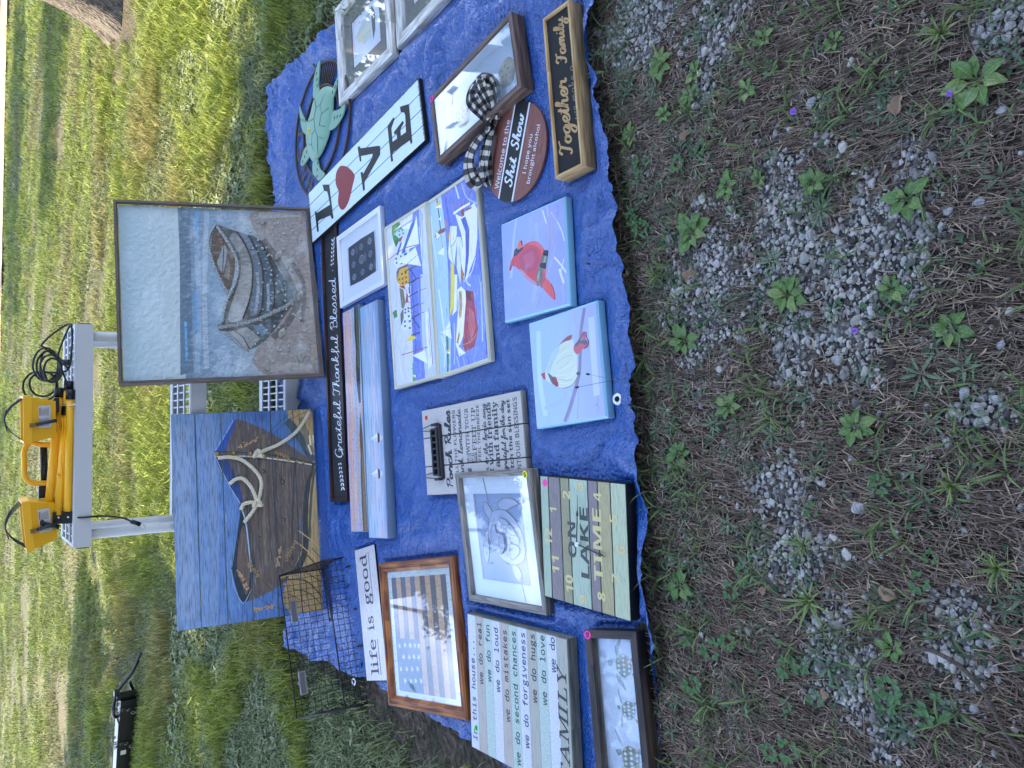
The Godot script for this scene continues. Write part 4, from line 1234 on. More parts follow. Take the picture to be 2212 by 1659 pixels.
func build_work_light() -> void:
	var o := thing("work_light", "folded yellow twin work light on a tripod, black cord coiled beside it", "work light", T(V(0, 0, 0)))
	o.position = V(-0.3, 1.012, -3.80)
	var off := V(-0.3, 1.012, -3.80)
	var yel := flat("yellow_paint", Color.WHITE)
	var blk := flat("black_plastic", Color.WHITE)
	var z := -3.79
	var legs := [[V(-0.075, 1.062, z), V(-0.585, 1.095, z + 0.01), 0.0175], [V(-0.045, 1.031, z + 0.035), V(-0.595, 1.062, z + 0.035), 0.0175], [V(-0.081, 1.030, z + 0.075), V(-0.590, 1.032, z + 0.075), 0.0150]]
	for l in legs:
		var lg := part("tripod_leg", rod(l[0] - off, l[1] - off, l[2], 18), yel, o)
		var dir: Vector3 = (l[1] - l[0]).normalized()
		part("rubber_foot", rod(l[0] - off + dir * 0.02, l[0] - off - dir * 0.022, l[2] + 0.003, 14), blk, lg)
	part("coupling", rod(V(-0.125, 1.036, z + 0.035) - off, V(-0.17, 1.039, z + 0.035) - off, 0.0205, 14), blk, o)
	for l in legs:
		var e: Vector3 = l[1] - off
		part("hinge_bracket", box_mesh(e + V(-0.012, -0.003, 0), V(0.05, 0.050, 0.030)), blk, o)
		part("rivet", ball(0.0045, 8), flat("alu", Color.WHITE), o, T(e + V(-0.01, 0, 0.017)))
	part("foot_bar", tube_mesh([V(-0.60, 1.122, z + 0.03) - off, V(-0.625, 1.118, z + 0.05) - off, V(-0.645, 1.06, z + 0.055) - off], 0.010, 8, 4), blk, o)
	part("tie_wire", tube_mesh([V(-0.125, 1.092, z + 0.01) - off, V(-0.128, 1.062, z + 0.058) - off, V(-0.126, 1.03, z + 0.094) - off, V(-0.12, 1.012, z + 0.098) - off], 0.002, 5, 4), flat("alu", Color.WHITE), o)
	for x in [-0.235, -0.425]:
		part("hook", tube_mesh([V(x, 1.075, z + 0.045) - off, V(x - 0.003, 1.055, z + 0.064) - off, V(x + 0.055, 1.058, z + 0.058) - off], 0.003, 6, 4), yel, o)
	part("carry_handle", tube_mesh([V(-0.300, 1.085, z - 0.03) - off, V(-0.298, 1.125, z - 0.03) - off, V(-0.290, 1.165, z - 0.03) - off, V(-0.320, 1.183, z - 0.03) - off, V(-0.375, 1.183, z - 0.03) - off, V(-0.425, 1.181, z - 0.03) - off, V(-0.458, 1.160, z - 0.03) - off, V(-0.466, 1.10, z - 0.03) - off], 0.0115, 12, 6), yel, o)
	part("grip", rod(V(-0.30, 1.112, z - 0.05) - off, V(-0.47, 1.106, z - 0.05) - off, 0.014, 10), blk, o)
	part("bracket", box_mesh(V(-0.50, 1.105, z - 0.05) - off, V(0.06, 0.045, 0.03)), blk, o)
	lamp_head(o, -0.185 + 0.3, 1.158 - 1.012, z + 0.03 + 3.80, 0.185, 0.03, "lamp")
	lamp_head(o, -0.628 + 0.3, 1.145 - 1.012, z - 0.02 + 3.80, 0.198, 0.10, "lamp")
	# cord: loops standing up beside the legs, a plug, and the end that hangs over the lip
	var cordm := flat("cord_black", Color(0.012, 0.014, 0.013), 0.45)
	var rr := RandomNumberGenerator.new()
	rr.seed = 77
	var p := [V(0.218, 1.03, z + 0.08), V(0.214, 1.05, z + 0.06), V(0.17, 1.10, z + 0.03), V(0.130, 1.130, z), V(0.118, 1.122, z - 0.01), V(0.07, 1.07, z), V(0.03, 1.035, z + 0.04)]
	for k in 4:
		var c := V(0.045 - k * 0.008, 1.112 - k * 0.006, z - 0.03 + k * 0.025)
		var ra := 0.062 - k * 0.006
		for i in 9:
			var a := -0.6 + TAU * i / 8.0
			p.append(c + V(cos(a + k) * ra * 1.15, sin(a + k) * ra * 0.75, rr.randf_range(-0.012, 0.012)))
	for k in 2:
		var c := V(-0.050 + k * 0.012, 1.128 - k * 0.008, z - 0.045 + k * 0.02)
		for i in 9:
			var a := 0.4 + TAU * i / 8.0
			p.append(c + V(cos(a) * (0.066 - k * 0.012), sin(a) * (0.064 - k * 0.014), rr.randf_range(-0.006, 0.006)))
	p.append_array([V(0.02, 1.04, z + 0.02), V(0.10, 1.03, z + 0.08), V(0.20, 1.034, z + 0.11), V(0.205, 1.042, z + 0.09), V(0.09, 1.075, z + 0.05), V(0.03, 1.06, z + 0.03), V(-0.03, 1.04, z + 0.035)])
	for i in p.size():
		p[i] -= off
	part("cord", tube_mesh(p, 0.0042, 7, 5), cordm, o)
	part("plug", rod(V(0.055, 1.062, z + 0.07) - off, V(0.055, 1.036, z + 0.085) - off, 0.013, 10), cordm, o)
	var hang := []
	for q in [V(-0.575, 1.035, -3.80), V(-0.598, 1.02, -3.72), V(-0.602, 0.99, -3.676), V(-0.602, 0.93, -3.676), V(-0.607, 0.882, -3.68), V(-0.621, 0.822, -3.68), V(-0.639, 0.790, -3.68)]:
		hang.append(q - off)
	part("cord_end", tube_mesh(hang, 0.0042, 7, 6), cordm, o)
	part("hanging_plug", rod(V(-0.637, 0.792, -3.68) - off, V(-0.655, 0.755, -3.68) - off, 0.010, 10), cordm, o)
	for s in [-1.0, 1.0]:
		part("plug_prong", rod(V(-0.656 + s * 0.005, 0.755 + s * 0.002, -3.68) - off, V(-0.666 + s * 0.005, 0.735 + s * 0.002, -3.68) - off, 0.0018, 6), flat("alu", Color.WHITE), o)


# ------------------------------------------------------------------ the two big pictures that lean

func relief(key: String, w: float, h: float, y: float) -> Array:
	var out := []
	for p in local_pts(SHAPE[key], w, h):
		out.append(V(p.x, y, p.y))
	return out


func build_leaning() -> void:
	var P: Array = POSE["painting"]
	var w: float = P[0]
	var h: float = P[1]
	var at := pose("painting", 0.040)
	var o := thing("boat_relief_picture", "square grey seascape with a raised wrecked rowing boat, leaning in a slim frame", "picture", at)
	frame_rails(o, w, h, [Vector2(0, 0), Vector2(0, 0.040), Vector2(0.011, 0.041), Vector2(0.012, 0.030), Vector2(0.016, 0.028)], wood("frame_taupe", Color(0.30, 0.26, 0.23), Color(0.42, 0.37, 0.33), 3))
	var im := art("painting", 900, 900, [[0.0, Color(0.62, 0.71, 0.74)], [0.16, Color(0.68, 0.74, 0.75)], [0.305, Color(0.70, 0.74, 0.73)], [0.308, Color(0.42, 0.50, 0.56)], [0.5, Color(0.52, 0.60, 0.66)], [0.68, Color(0.60, 0.63, 0.64)], [0.76, Color(0.52, 0.47, 0.43)], [1.0, Color(0.50, 0.44, 0.40)]], true)
	var low := Image.create(900, 620, false, Image.FORMAT_RGBA8)
	low.blit_rect(im, Rect2i(0, 280, 900, 620), Vector2i.ZERO)
	grain(low, 40, 12, 5, Color(0.72, 0.76, 0.78), 0.35, 0.05)
	grain(low, 60, 14, 6, Color(0.20, 0.25, 0.30), 0.28, 0.1)
	grain(low, 70, 70, 8, Color(0.12, 0.10, 0.09), 0.25, 0.15)
	im.blit_rect(low, Rect2i(0, 0, 900, 620), Vector2i(0, 280))
	grain(im, 3, 5, 9, Color(0.80, 0.84, 0.85), 0.35, 0.0)
	var cm := pic_mat(im, 0.55)
	var hm := FastNoiseLite.new()
	hm.seed = 4
	hm.frequency = 0.05
	var nt := NoiseTexture2D.new()
	nt.noise = hm
	nt.as_normal_map = true
	nt.bump_strength = 5.0
	cm.normal_enabled = true
	cm.normal_texture = nt
	cm.normal_scale = 0.5
	part("canvas", slab(w - 0.034, h - 0.034, 0.022, cm, flat("canvas_side", Color(0.5, 0.5, 0.5)), Vector2(0.02, 0.02), Vector2(0.98, 0.98)), null, o)
	var pale := wood("boat_pale", Color(0.36, 0.36, 0.34), Color(0.74, 0.76, 0.75), 41, 0.5, 8)
	var brown := wood("boat_brown", Color(0.16, 0.11, 0.08), Color(0.36, 0.27, 0.21), 42, 0.5)
	for kv in [["rim_back", 0.006, pale], ["rim_front", 0.009, pale], ["stem", 0.009, pale], ["strake1", 0.0035, brown], ["strake2", 0.0035, brown], ["strake3", 0.003, brown], ["bow_edge", 0.006, pale]]:
		var q := relief(kv[0], w, h, 0.025)
		part("boat_rim" if kv[1] > 0.005 else "boat_strake", tube_mesh(q, kv[1], 8, 6), kv[2], o)
	var shellm := flat("sea_shell", Color(0.66, 0.66, 0.62), 0.5)
	var r2 := RandomNumberGenerator.new()
	r2.seed = 6
	for p in local_pts(SHAPE["shells"], w, h):
		var st := begin(true)
		var rot := r2.randf_range(-0.6, 0.6)
		for k in 12:
			var a0 := -1.15 + 2.3 * k / 12.0 + rot
			var a1 := -1.15 + 2.3 * (k + 0.5) / 12.0 + rot
			var a2 := -1.15 + 2.3 * (k + 1.0) / 12.0 + rot
			var rr := 0.030
			var base := V(p.x, 0.024, p.y)
			var e0 := base + V(sin(a0) * rr, 0, -cos(a0) * rr)
			var e1 := base + V(sin(a1) * rr * 1.06, 0.006, -cos(a1) * rr * 1.06)
			var e2 := base + V(sin(a2) * rr, 0, -cos(a2) * rr)
			var m0 := base + V(sin(a0) * rr * 0.5, 0.007, -cos(a0) * rr * 0.5)
			var m1 := base + V(sin(a1) * rr * 0.5, 0.011, -cos(a1) * rr * 0.5)
			var m2 := base + V(sin(a2) * rr * 0.5, 0.007, -cos(a2) * rr * 0.5)
			quad(st, m0, m1, e1, e0, Vector3.UP)
			quad(st, m1, m2, e2, e1, Vector3.UP)
			tri(st, base, m0, m1, Vector3.UP)
			tri(st, base, m1, m2, Vector3.UP)
		part("shell", done(st), shellm, o)
	var peb := begin()
	for i in 190:
		var u := r2.randf_range(-0.42, 0.46)
		var v := r2.randf_range(0.12, 0.46)
		if r2.randf() < absf(v - 0.30) * 2.6:
			continue
		var c := V(u * w, 0.024, v * h)
		var s := r2.randf_range(0.003, 0.008)
		box(peb, c, V(s * 1.6, s, s), Basis.from_euler(V(r2.randf() * 3, r2.randf() * 3, r2.randf() * 3)))
	var pb := part("pebbles", done(peb), shellm, o)
	pb.set_meta("kind", "stuff")

	# the plank picture with the wooden bow and real rope
	var B: Array = POSE["board"]
	w = B[0]
	h = B[1]
	o = thing("plank_boat_picture", "blue plank picture of a brown boat bow with real rope, leaning", "picture", pose("board", 0.018))
	var bm := art("board", 1100, 726, [[0.0, Color(0.50, 0.61, 0.75)], [0.25, Color(0.45, 0.57, 0.74)], [0.45, Color(0.30, 0.45, 0.67)], [0.7, Color(0.26, 0.42, 0.65)], [1.0, Color(0.32, 0.44, 0.58)]], true)
	grain(bm, 7, 120, 51, Color(0.08, 0.10, 0.14), 0.40, 0.0)
	grain(bm, 9, 90, 52, Color(0.75, 0.82, 0.90), 0.30, 0.1)
	var mat := pic_mat(bm, 0.55)
	var side := flat("board_side", Color(0.26, 0.32, 0.40), 0.7)
	var cuts := [0.0, 0.160, 0.335, 0.505, 0.685, 0.850, 1.0]
	for i in 6:
		var a: float = cuts[i]
		var b: float = cuts[i + 1]
		part("plank", slab(w, (b - a) * h - 0.0022, 0.018, mat, side, Vector2(0, a + 0.001), Vector2(1, b - 0.001), 0.0012), null, o, T(V(0, 0, ((a + b) * 0.5 - 0.5) * h)))
	var ropem := flat("rope", Color(0.80, 0.76, 0.66), 0.85)
	for k in ["rope1", "rope2", "rope3", "rope4", "rope5"]:
		var q := relief(k, w, h, 0.027)
		part("rope", rope_mesh(q, 0.0085), ropem, o)
	for c in [V(-0.062, 0.030, 0.050), V(0.2, 0.030, 0.075)]:
		pass
	var kn := local_pts("0,0", w, h)
	for key in [["rope4", 0], ["rope5", 5]]:
		var q: Vector3 = relief(key[0], w, h, 0.030)[key[1]]
		var knot := []
		for i in 14:
			var a := TAU * i / 14.0
			knot.append(q + V(cos(a) * 0.013 + cos(2 * a) * 0.006, 0.006 * sin(3 * a), sin(a) * 0.016 - sin(2 * a) * 0.004))
		part("knot", rope_mesh(knot, 0.0085), ropem, o)
	var i9 := 0
	for q in relief("studs", w, h, 0.018):
		var s := 0.0105 if i9 < 4 or i9 == 8 else 0.0075
		part("stud", ball(s, 14), flat("brass", Color(0.62, 0.52, 0.28), 0.35, 0.8), o, T(q, Basis.from_scale(V(1, 0.6, 1))))
		i9 += 1
	var wh := local_pts(SHAPE["wheat"], w, h)
	var r3 := RandomNumberGenerator.new()
	r3.seed = 12
	for i in range(0, wh.size(), 2):
		var st := begin()
		for k in 26:
			var t := r3.randf()
			var c := wh[i].lerp(wh[i + 1], t) + Vector2(r3.randfn(), r3.randfn()) * 0.0045
			box(st, V(c.x, 0.0195, c.y), V(0.009, 0.003, 0.005), Basis(Vector3.UP, r3.randf() * 3.0))
		part("wheat_ear", done(st), flat("wheat_a" if i % 4 == 0 else "wheat_b", Color(0.74, 0.60, 0.44) if i % 4 == 0 else Color(0.62, 0.50, 0.34), 0.7), o)


func rope_mesh(pts: Array, r: float) -> ArrayMesh:
	# three strands twisted about the path
	var p := smooth_path(pts, 10)
	var st := begin(true)
	for s in 3:
		var q := PackedVector3Array()
		var run := 0.0
		for i in p.size():
			if i > 0:
				run += p[i].distance_to(p[i - 1])
			var d := (p[mini(i + 1, p.size() - 1)] - p[maxi(i - 1, 0)]).normalized()
			var a := d.cross(Vector3.UP)
			a = a.normalized() if a.length() > 0.01 else Vector3.RIGHT
			var b := d.cross(a)
			var ph := run / r * 1.15 + TAU * s / 3.0
			q.append(p[i] + (a * cos(ph) + b * sin(ph)) * r * 0.5)
		tube(st, q, r * 0.62, r * 0.62, 6, true)
	return done(st)

# ------------------------------------------------------------------ lettering

func font(kind: String) -> SystemFont:
	if not mats.has("font_" + kind):
		var f := SystemFont.new()
		var nm: String = {"sans": "Droid Sans", "bold": "Droid Sans", "serif": "Droid Serif", "serifb": "Droid Serif", "mono": "Droid Sans Mono"}[kind]
		f.font_names = PackedStringArray([nm])
		if kind == "bold" or kind == "serifb":
			f.font_weight = 700
		mats["font_" + kind] = f
	return mats["font_" + kind]


func letters(parent: Node3D, s: String, kind: String, mat: Material, a: Vector2, b: Vector2, cap: float, y: float, slant := 0.0, called := "lettering") -> void:
	# text whose baseline runs from a to b (local x, z), capitals cap metres tall
	var m := TextMesh.new()
	m.text = s
	m.font = font(kind)
	m.font_size = 40
	m.pixel_size = 0.001
	m.depth = 0.012
	m.curve_step = 3.0
	var ref := TextMesh.new()
	ref.text = "H"
	ref.font = m.font
	ref.font_size = 40
	ref.pixel_size = 0.001
	ref.curve_step = 3.0
	var bb := m.get_aabb()
	var rb := ref.get_aabb()
	var d := b - a
	var sx := d.length() / bb.size.x
	var sy := cap / rb.size.y
	var ex := V(d.x, 0, d.y).normalized()
	var ez := Vector3.UP
	var ey := ez.cross(ex)
	var basis3 := Basis(ex * sx, (ey + ex * slant) * sy, ez * 0.04)
	var at := Transform3D(basis3, V(a.x, y, a.y) - basis3 * V(bb.position.x, rb.position.y, bb.position.z))
	part(called, m, mat, parent, at)


const GLYPH := {
	"a": ["12", "9,8 6,10 2,8 1,4 3,0 6,1 9,8 9,3 10,0 13,2"],
	"b": ["11", "0,1 4,10 5,18 3,20 2,14 2,3 4,0 8,1 9,5 7,9 4,8", "8,8 12,8"],
	"c": ["10", "9,8 6,10 2,7 2,3 5,0 9,1 11,3"],
	"d": ["12", "9,8 6,10 2,8 1,4 3,0 6,1 9,8 10,20", "10,18 9,4 10,0 13,2"],
	"e": ["10", "0,2 6,4 8,8 6,10 3,8 2,4 4,0 8,0 11,3"],
	"f": ["9", "0,1 5,9 8,17 6,20 4,17 4,0 3,-9 1,-10 1,-5 6,0 10,2"],
	"g": ["12", "9,8 6,10 2,8 1,4 3,1 6,2 9,8 9,-4 6,-10 2,-8 4,-3 13,2"],
	"h": ["12", "0,1 4,11 6,18 4,20 3,14 2,0", "2,4 5,9 8,9 8,3 9,0 13,2"],
	"i": ["7", "0,1 3,9 3,3 4,0 8,2", "3,13 4,15"],
	"k": ["12", "0,1 4,11 6,18 4,20 3,14 2,0", "3,4 7,9 8,7 4,5 7,1 9,0 13,2"],
	"l": ["7", "0,1 4,11 5,18 3,20 2,15 2,3 4,0 8,2"],
	"m": ["16", "0,1 2,9 2,0", "2,5 5,10 7,8 7,0", "7,5 10,10 12,8 12,3 13,0 17,2"],
	"n": ["12", "0,1 2,9 2,0", "2,5 5,10 8,9 8,3 9,0 13,2"],
	"o": ["11", "7,9 3,9 1,4 4,0 8,3 7,9 5,8 8,7 12,8"],
	"p": ["11", "0,1 3,10 2,-10", "3,6 6,10 9,7 8,1 4,0 3,3"],
	"r": ["11", "0,1 3,11 4,8 8,9 8,3 9,0 12,2"],
	"s": ["10", "0,1 5,11 7,5 6,0 2,0", "6,0 11,2"],
	"t": ["8", "0,1 4,10 5,17", "5,17 4,4 5,0 9,2", "0,12 8,13"],
	"u": ["12", "0,2 2,9 2,2 5,0 8,4 9,9", "9,9 9,2 10,0 13,2"],
	"v": ["11", "0,7 2,9 3,2 5,0 8,6 8,9 12,8"],
	"w": ["16", "0,4 2,9 2,2 4,0 7,3 8,8", "8,8 8,2 10,0 13,4 13,9 16,8"],
	"y": ["12", "0,2 2,9 2,3 5,1 8,4 9,9", "9,9 8,-6 5,-10 2,-7 5,-2 13,2"],
	"B": ["14", "4,20 4,0", "0,14 4,20 10,19 10,12 5,11", "5,11 12,10 12,2 6,0 2,2"],
	"F": ["13", "0,15 3,20 8,18 15,20", "9,18 7,6 5,1 1,0 0,3", "3,10 11,11"],
	"G": ["15", "12,16 9,20 4,18 1,10 3,2 8,0 12,4 13,9 9,8", "13,9 13,-2 10,-9 4,-7 7,-2 16,2"],
	"P": ["13", "3,0 4,20", "0,15 5,20 11,19 11,12 5,10"],
	"R": ["14", "3,0 4,20", "0,15 5,20 11,19 11,12 5,10", "5,10 10,2 15,1"],
	"S": ["13", "11,16 8,20 4,17 5,12 9,8 9,3 5,0 1,3 3,5"],
	"T": ["13", "0,15 3,20 8,18 16,20", "9,18 7,8 6,2 3,0 1,3"],
	" ": ["8"],
}


func script_text(parent: Node3D, s: String, mat: Material, a: Vector2, b: Vector2, xh: float, pen: float, y: float, brush := 0.0, slant := 0.15) -> void:
	# hand lettering as flat ribbons; the baseline runs from a to b, xh = height of a small x; the pen swells on down-strokes
	var total := 0.0
	for c in s:
		total += float(GLYPH[c][0])
	var d := b - a
	var k := d.length() / total
	var ex := d.normalized()
	var ey := Vector2(ex.y, -ex.x)   # up the page
	var st := begin()
	var x := 0.0
	var lift := 0.0
	for c in s:
		var g: Array = GLYPH[c]
		for i in range(1, g.size()):
			var q := PackedVector2Array()
			for w in (g[i] as String).split(" "):
				var v := w.split(",")
				var gy := float(v[1]) / 10.0 * xh
				q.append(a + ex * ((x + float(v[0])) * k + gy * slant) + ey * gy)
			q = smooth2(q, false, 5)
			var prev_l := Vector2.ZERO
			var prev_r := Vector2.ZERO
			for j in q.size():
				var t := (q[mini(j + 1, q.size() - 1)] - q[maxi(j - 1, 0)]).normalized()
				var wd := pen * (1.0 + brush * absf(t.dot(ey))) * (1.0 if j > 0 and j < q.size() - 1 else 0.55)
				var o := t.orthogonal() * wd * 0.5
				var l := q[j] + o
				var r := q[j] - o
				if j > 0:
					var yy := y + lift
					quad(st, V(prev_l.x, yy, prev_l.y), V(l.x, yy, l.y), V(r.x, yy, r.y), V(prev_r.x, yy, prev_r.y), Vector3.UP)
				prev_l = l
				prev_r = r
			lift = fmod(lift + 0.00007, 0.0006)
		x += float(g[0])
	part("lettering", done(st), mat, parent)


func uvp(w: float, h: float, u: float, v: float) -> Vector2:
	return Vector2((u - 0.5) * w, (v - 0.5) * h)


func sticker(o: Node3D, p: Vector2, y: float, c: Color, s := "", r := 0.0095, turn := 0.0) -> void:
	var key := "sticker" + c.to_html()
	var st := part("price_sticker", extrude_mesh(disc(0, 0, r, r, 24), 0, 0.0006), flat(key, c, 0.6), o, T(V(p.x, y, p.y), Basis(Vector3.UP, turn)))
	if s:
		letters(st, s, "bold", flat("ink", Color(0.03, 0.03, 0.04), 0.6), Vector2(-r * 0.62, r * 0.45), Vector2(r * 0.62, r * 0.45), r * 0.95, 0.0007)


# ------------------------------------------------------------------ pictures lying on the tarp

func build_flat_pictures() -> void:
	var ink := flat("ink", Color(0.03, 0.03, 0.04), 0.6)
	var tw := flat("tile_edge", Color(0.60, 0.79, 0.86), 0.4)
	# two bird tiles
	for kv in [["cardinal", "cardinal_tile", "pale blue tile picture of a red cardinal bird on a twig", [[0.0, hexc("94a4d4")], [0.5, hexc("a0abda")], [1.0, hexc("9ca2d0")]]],
			["female", "pale_bird_tile", "pale blue tile picture of a fluffy cream bird with red tail", [[0.0, hexc("a4bfe2")], [0.5, hexc("aabee6")], [1.0, hexc("a6acde")]]]]:
		var P: Array = POSE[kv[0]]
		var o := thing(kv[1], kv[2], "picture", pose(kv[0], 0.03), "bird tiles")
		var im := art(kv[0], 760, 740, kv[3], true)
		grain(im, 4, 4, 61, Color(0.78, 0.84, 0.98), 0.15)
		var m := pic_mat(im, 0.32)
		part("tile", slab(P[0], P[1], 0.03, m, tw, Vector2.ZERO, Vector2.ONE, 0.006), null, o)

	# two harbour pictures in thin cream frames
	for kv in [["harb1", "harbour_picture", "cream framed harbour print with sailboats, pier and coloured houses", [[0.0, hexc("cfd2e6")], [0.5, hexc("dcdce8")], [0.75, hexc("c8cce8")], [1.0, hexc("d8dcec")]]],
			["harb2", "rowboat_picture", "cream framed print of a red and a white rowing boat", [[0.0, hexc("a8c6e4")], [0.35, hexc("b4d0ea")], [0.5, hexc("8c9cd8")], [1.0, hexc("8090d2")]]]]:
		var P: Array = POSE[kv[0]]
		var w: float = P[0]
		var h: float = P[1]
		var o := thing(kv[1], kv[2], "picture", pose(kv[0], 0.022), "harbour pictures")
		frame_rails(o, w, h, [Vector2(0, 0), Vector2(0.000, 0.017), Vector2(0.003, 0.0215), Vector2(0.006, 0.020), Vector2(0.008, 0.022), Vector2(0.011, 0.021), Vector2(0.013, 0.017)], flat("cream_frame", Color(0.80, 0.78, 0.68), 0.5))
		var im := art(kv[0], 1100, 540, kv[3])
		grain(im, 14, 50, 71, Color(0.95, 0.95, 1.0), 0.35, 0.05)
		grain(im, 8, 34, 72, Color(0.30, 0.36, 0.66), 0.14, 0.1)
		part("print", slab(w - 0.022, h - 0.022, 0.0165, pic_mat(im, 0.35), flat("cream_frame", Color.WHITE), Vector2(0.02, 0.03), Vector2(0.98, 0.97)), null, o)

	# two long sunset canvases, side by side
	for kv in [["sun1", "long_sky_canvas", "long gallery canvas of a pastel sunset sky above a dark shore", 0], ["sun2", "long_water_canvas", "long gallery canvas of pastel water with two small sailing boats", 1]]:
		var P: Array = POSE[kv[0]]
		var im: Image
		if kv[3] == 0:
			im = paper(1200, 200, [[0.0, hexc("c3b2c4")], [0.25, hexc("d8b2a6")], [0.45, hexc("d4c4c0")], [0.62, hexc("9cb0c4")], [0.75, hexc("b8c4cc")], [1.0, hexc("94a8b8")]])
			grain(im, 4, 9, 81, hexc("e8a070"), 0.75, -0.1)
			grain(im, 5, 8, 82, hexc("b4a4d0"), 0.7, 0.0)
			grain(im, 3, 12, 83, hexc("86a4c4"), 0.6, 0.1)
			paint(im, "p 3a3c36 560,800 640,700 720,690 800,730 900,690 1000,720 1000,1000 560,900;p 55584a 720,800 1000,800 1000,1000 720,950;p 6a5846 0,740 120,710 240,720 330,760 420,740 520,850 420,930 0,1000;p 8a745a 0,820 200,800 360,850 300,930 0,960")
			grain(im, 60, 12, 84, Color(0.10, 0.10, 0.09), 0.3, 0.15)
		else:
			im = paper(1200, 200, [[0.0, hexc("9cb6ca")], [0.35, hexc("b4c2d2")], [0.6, hexc("ccc4d0")], [0.85, hexc("a8b4cc")], [1.0, hexc("90a0bc")]])
			for x in 240:
				im.blend_rect(tinted(5, 200, Color(0.22, 0.45, 0.68, 0.0016 * maxf(0.0, x - 60.0) + 0.002)), Rect2i(0, 0, 5, 200), Vector2i(x * 5, 0))
			grain(im, 4, 9, 85, hexc("d8b4a4"), 0.5, 0.0)
			grain(im, 3, 14, 86, hexc("e4e8f0"), 0.55, 0.0)
			grain(im, 5, 10, 87, hexc("5a96c0"), 0.5, 0.1)
			for q in [[0.265, 0.62, 0.8], [0.415, 0.68, 0.7]]:
				var s := ""
				var X: float = q[0] * 1000.0
				var Y: float = q[1] * 1000.0
				s += "p e8ecf0 %d,%d %d,%d %d,%d;" % [X, Y - 380, X + 22, Y, X + 1, Y]
				s += "p d0d6de %d,%d %d,%d %d,%d;" % [X - 2, Y - 330, X - 16, Y - 20, X - 2, Y]
				s += "p 5c4038 %d,%d %d,%d %d,%d %d,%d;" % [X - 22, Y + 30, X + 24, Y + 30, X + 16, Y + 130, X - 16, Y + 130]
				s += "p c8d0dc %d,%d %d,%d %d,%d" % [X - 18, Y + 150, X + 16, Y + 150, X, Y + 300]
				paint(im, s)
			grain(im, 80, 20, 88, Color(0.1, 0.1, 0.15), 0.10, 0.1)
		var o := thing(kv[1], kv[2], "picture", pose(kv[0], 0.040), "long canvases")
		part("canvas", slab(P[0], P[1], 0.040, pic_mat(im, 0.16, 0.6), flat("canvas_edge", Color(0.42, 0.50, 0.60), 0.5), Vector2(0, 0), Vector2(1, 1), 0.002), null, o)

	# white framed woven-rug print
	var W: Array = POSE["boho"]
	var w2: float = W[0]
	var h2: float = W[1]
	var ob := thing("rug_print", "white framed print of a dark woven rug with diamond marks", "picture", pose("boho", 0.022))
	frame_rails(ob, w2, h2, [Vector2(0, 0), Vector2(0, 0.0215), Vector2(0.001, 0.022), Vector2(0.0205, 0.022), Vector2(0.0215, 0.012)], flat("white_frame", Color(0.86, 0.87, 0.90), 0.4))
	var rug := paper(520, 660, [[0.0, hexc("d4d8e2")], [1.0, hexc("d0d4e0")]])
	fill(rug, PackedVector2Array([Vector2(118, 145), Vector2(260, 138), Vector2(402, 142), Vector2(406, 340), Vector2(398, 540), Vector2(250, 545), Vector2(116, 536), Vector2(110, 340)]), hexc("3c434e"))
	var rs := ""
	for i in 19:
		var x := 235 + i * 29
		rs += "l5 2c3038 %d,220 %d,190;l9 2c3038 %d,192 %d,186;l5 2c3038 %d,820 %d,850;l9 2c3038 %d,850 %d,858;" % [x, x, x, x + 1, x, x, x, x + 1]
	for i in 3:
		for j in 3:
			var X := 320 + j * 175
			var Y := 320 + i * 195
			var c := "aab0bc" if (i + j) % 2 == 0 else "8c94a2"
			var r := 58 if i == 1 and j == 1 else 40
			rs += "l9 %s %d,%d %d,%d %d,%d %d,%d %d,%d;" % [c, X - r, Y, X, Y - r, X + r, Y, X, Y + r, X - r, Y]
			rs += "l7 %s %d,%d %d,%d %d,%d %d,%d %d,%d;" % [c, X - r * 0.45, Y, X, Y - r * 0.45, X + r * 0.45, Y, X, Y + r * 0.45, X - r * 0.45, Y]
			if i + j == 2:
				rs += "l5 9aa2ae %d,%d %d,%d;l5 9aa2ae %d,%d %d,%d;" % [X - 60, Y + 80, X + 60, Y + 80, X - 50, Y + 95, X + 50, Y + 95]
	paint(rug, rs)
	grain(rug, 60, 60, 91, Color(0.16, 0.18, 0.22), 0.25, 0.15)
	part("print", slab(w2 - 0.04, h2 - 0.04, 0.011, pic_mat(rug, 0.4), flat("white_frame", Color.WHITE), Vector2(0.05, 0.04), Vector2(0.95, 0.96)), null, ob)

	# two sailing-ship pictures with washed frames
	var wash := wood("washed_frame", Color(0.60, 0.58, 0.54), Color(0.84, 0.83, 0.80), 13, 0.6, 14)
	for kv in [["boat1", "sailing_ship_picture", "whitewashed frame with sage mat around a sailing ship print"], ["boat2", "washed_frame_picture", "whitewashed frame with sage mat, cut off by the photo's edge"]]:
		var P: Array = POSE[kv[0]]
		var w: float = P[0]
		var h: float = P[1]
		var o := thing(kv[1], kv[2], "picture", pose(kv[0], 0.032), "whitewashed frames")
		frame_rails(o, w, h, [Vector2(0, 0), Vector2(0, 0.030), Vector2(0.002, 0.032), Vector2(0.050, 0.027), Vector2(0.054, 0.024), Vector2(0.055, 0.014)], wash)
		var im := paper(640, 690, [[0.0, hexc("d6dade")], [0.4, hexc("e4e6e8")], [0.68, hexc("d8dee4")], [1.0, hexc("dfe3e6")]])
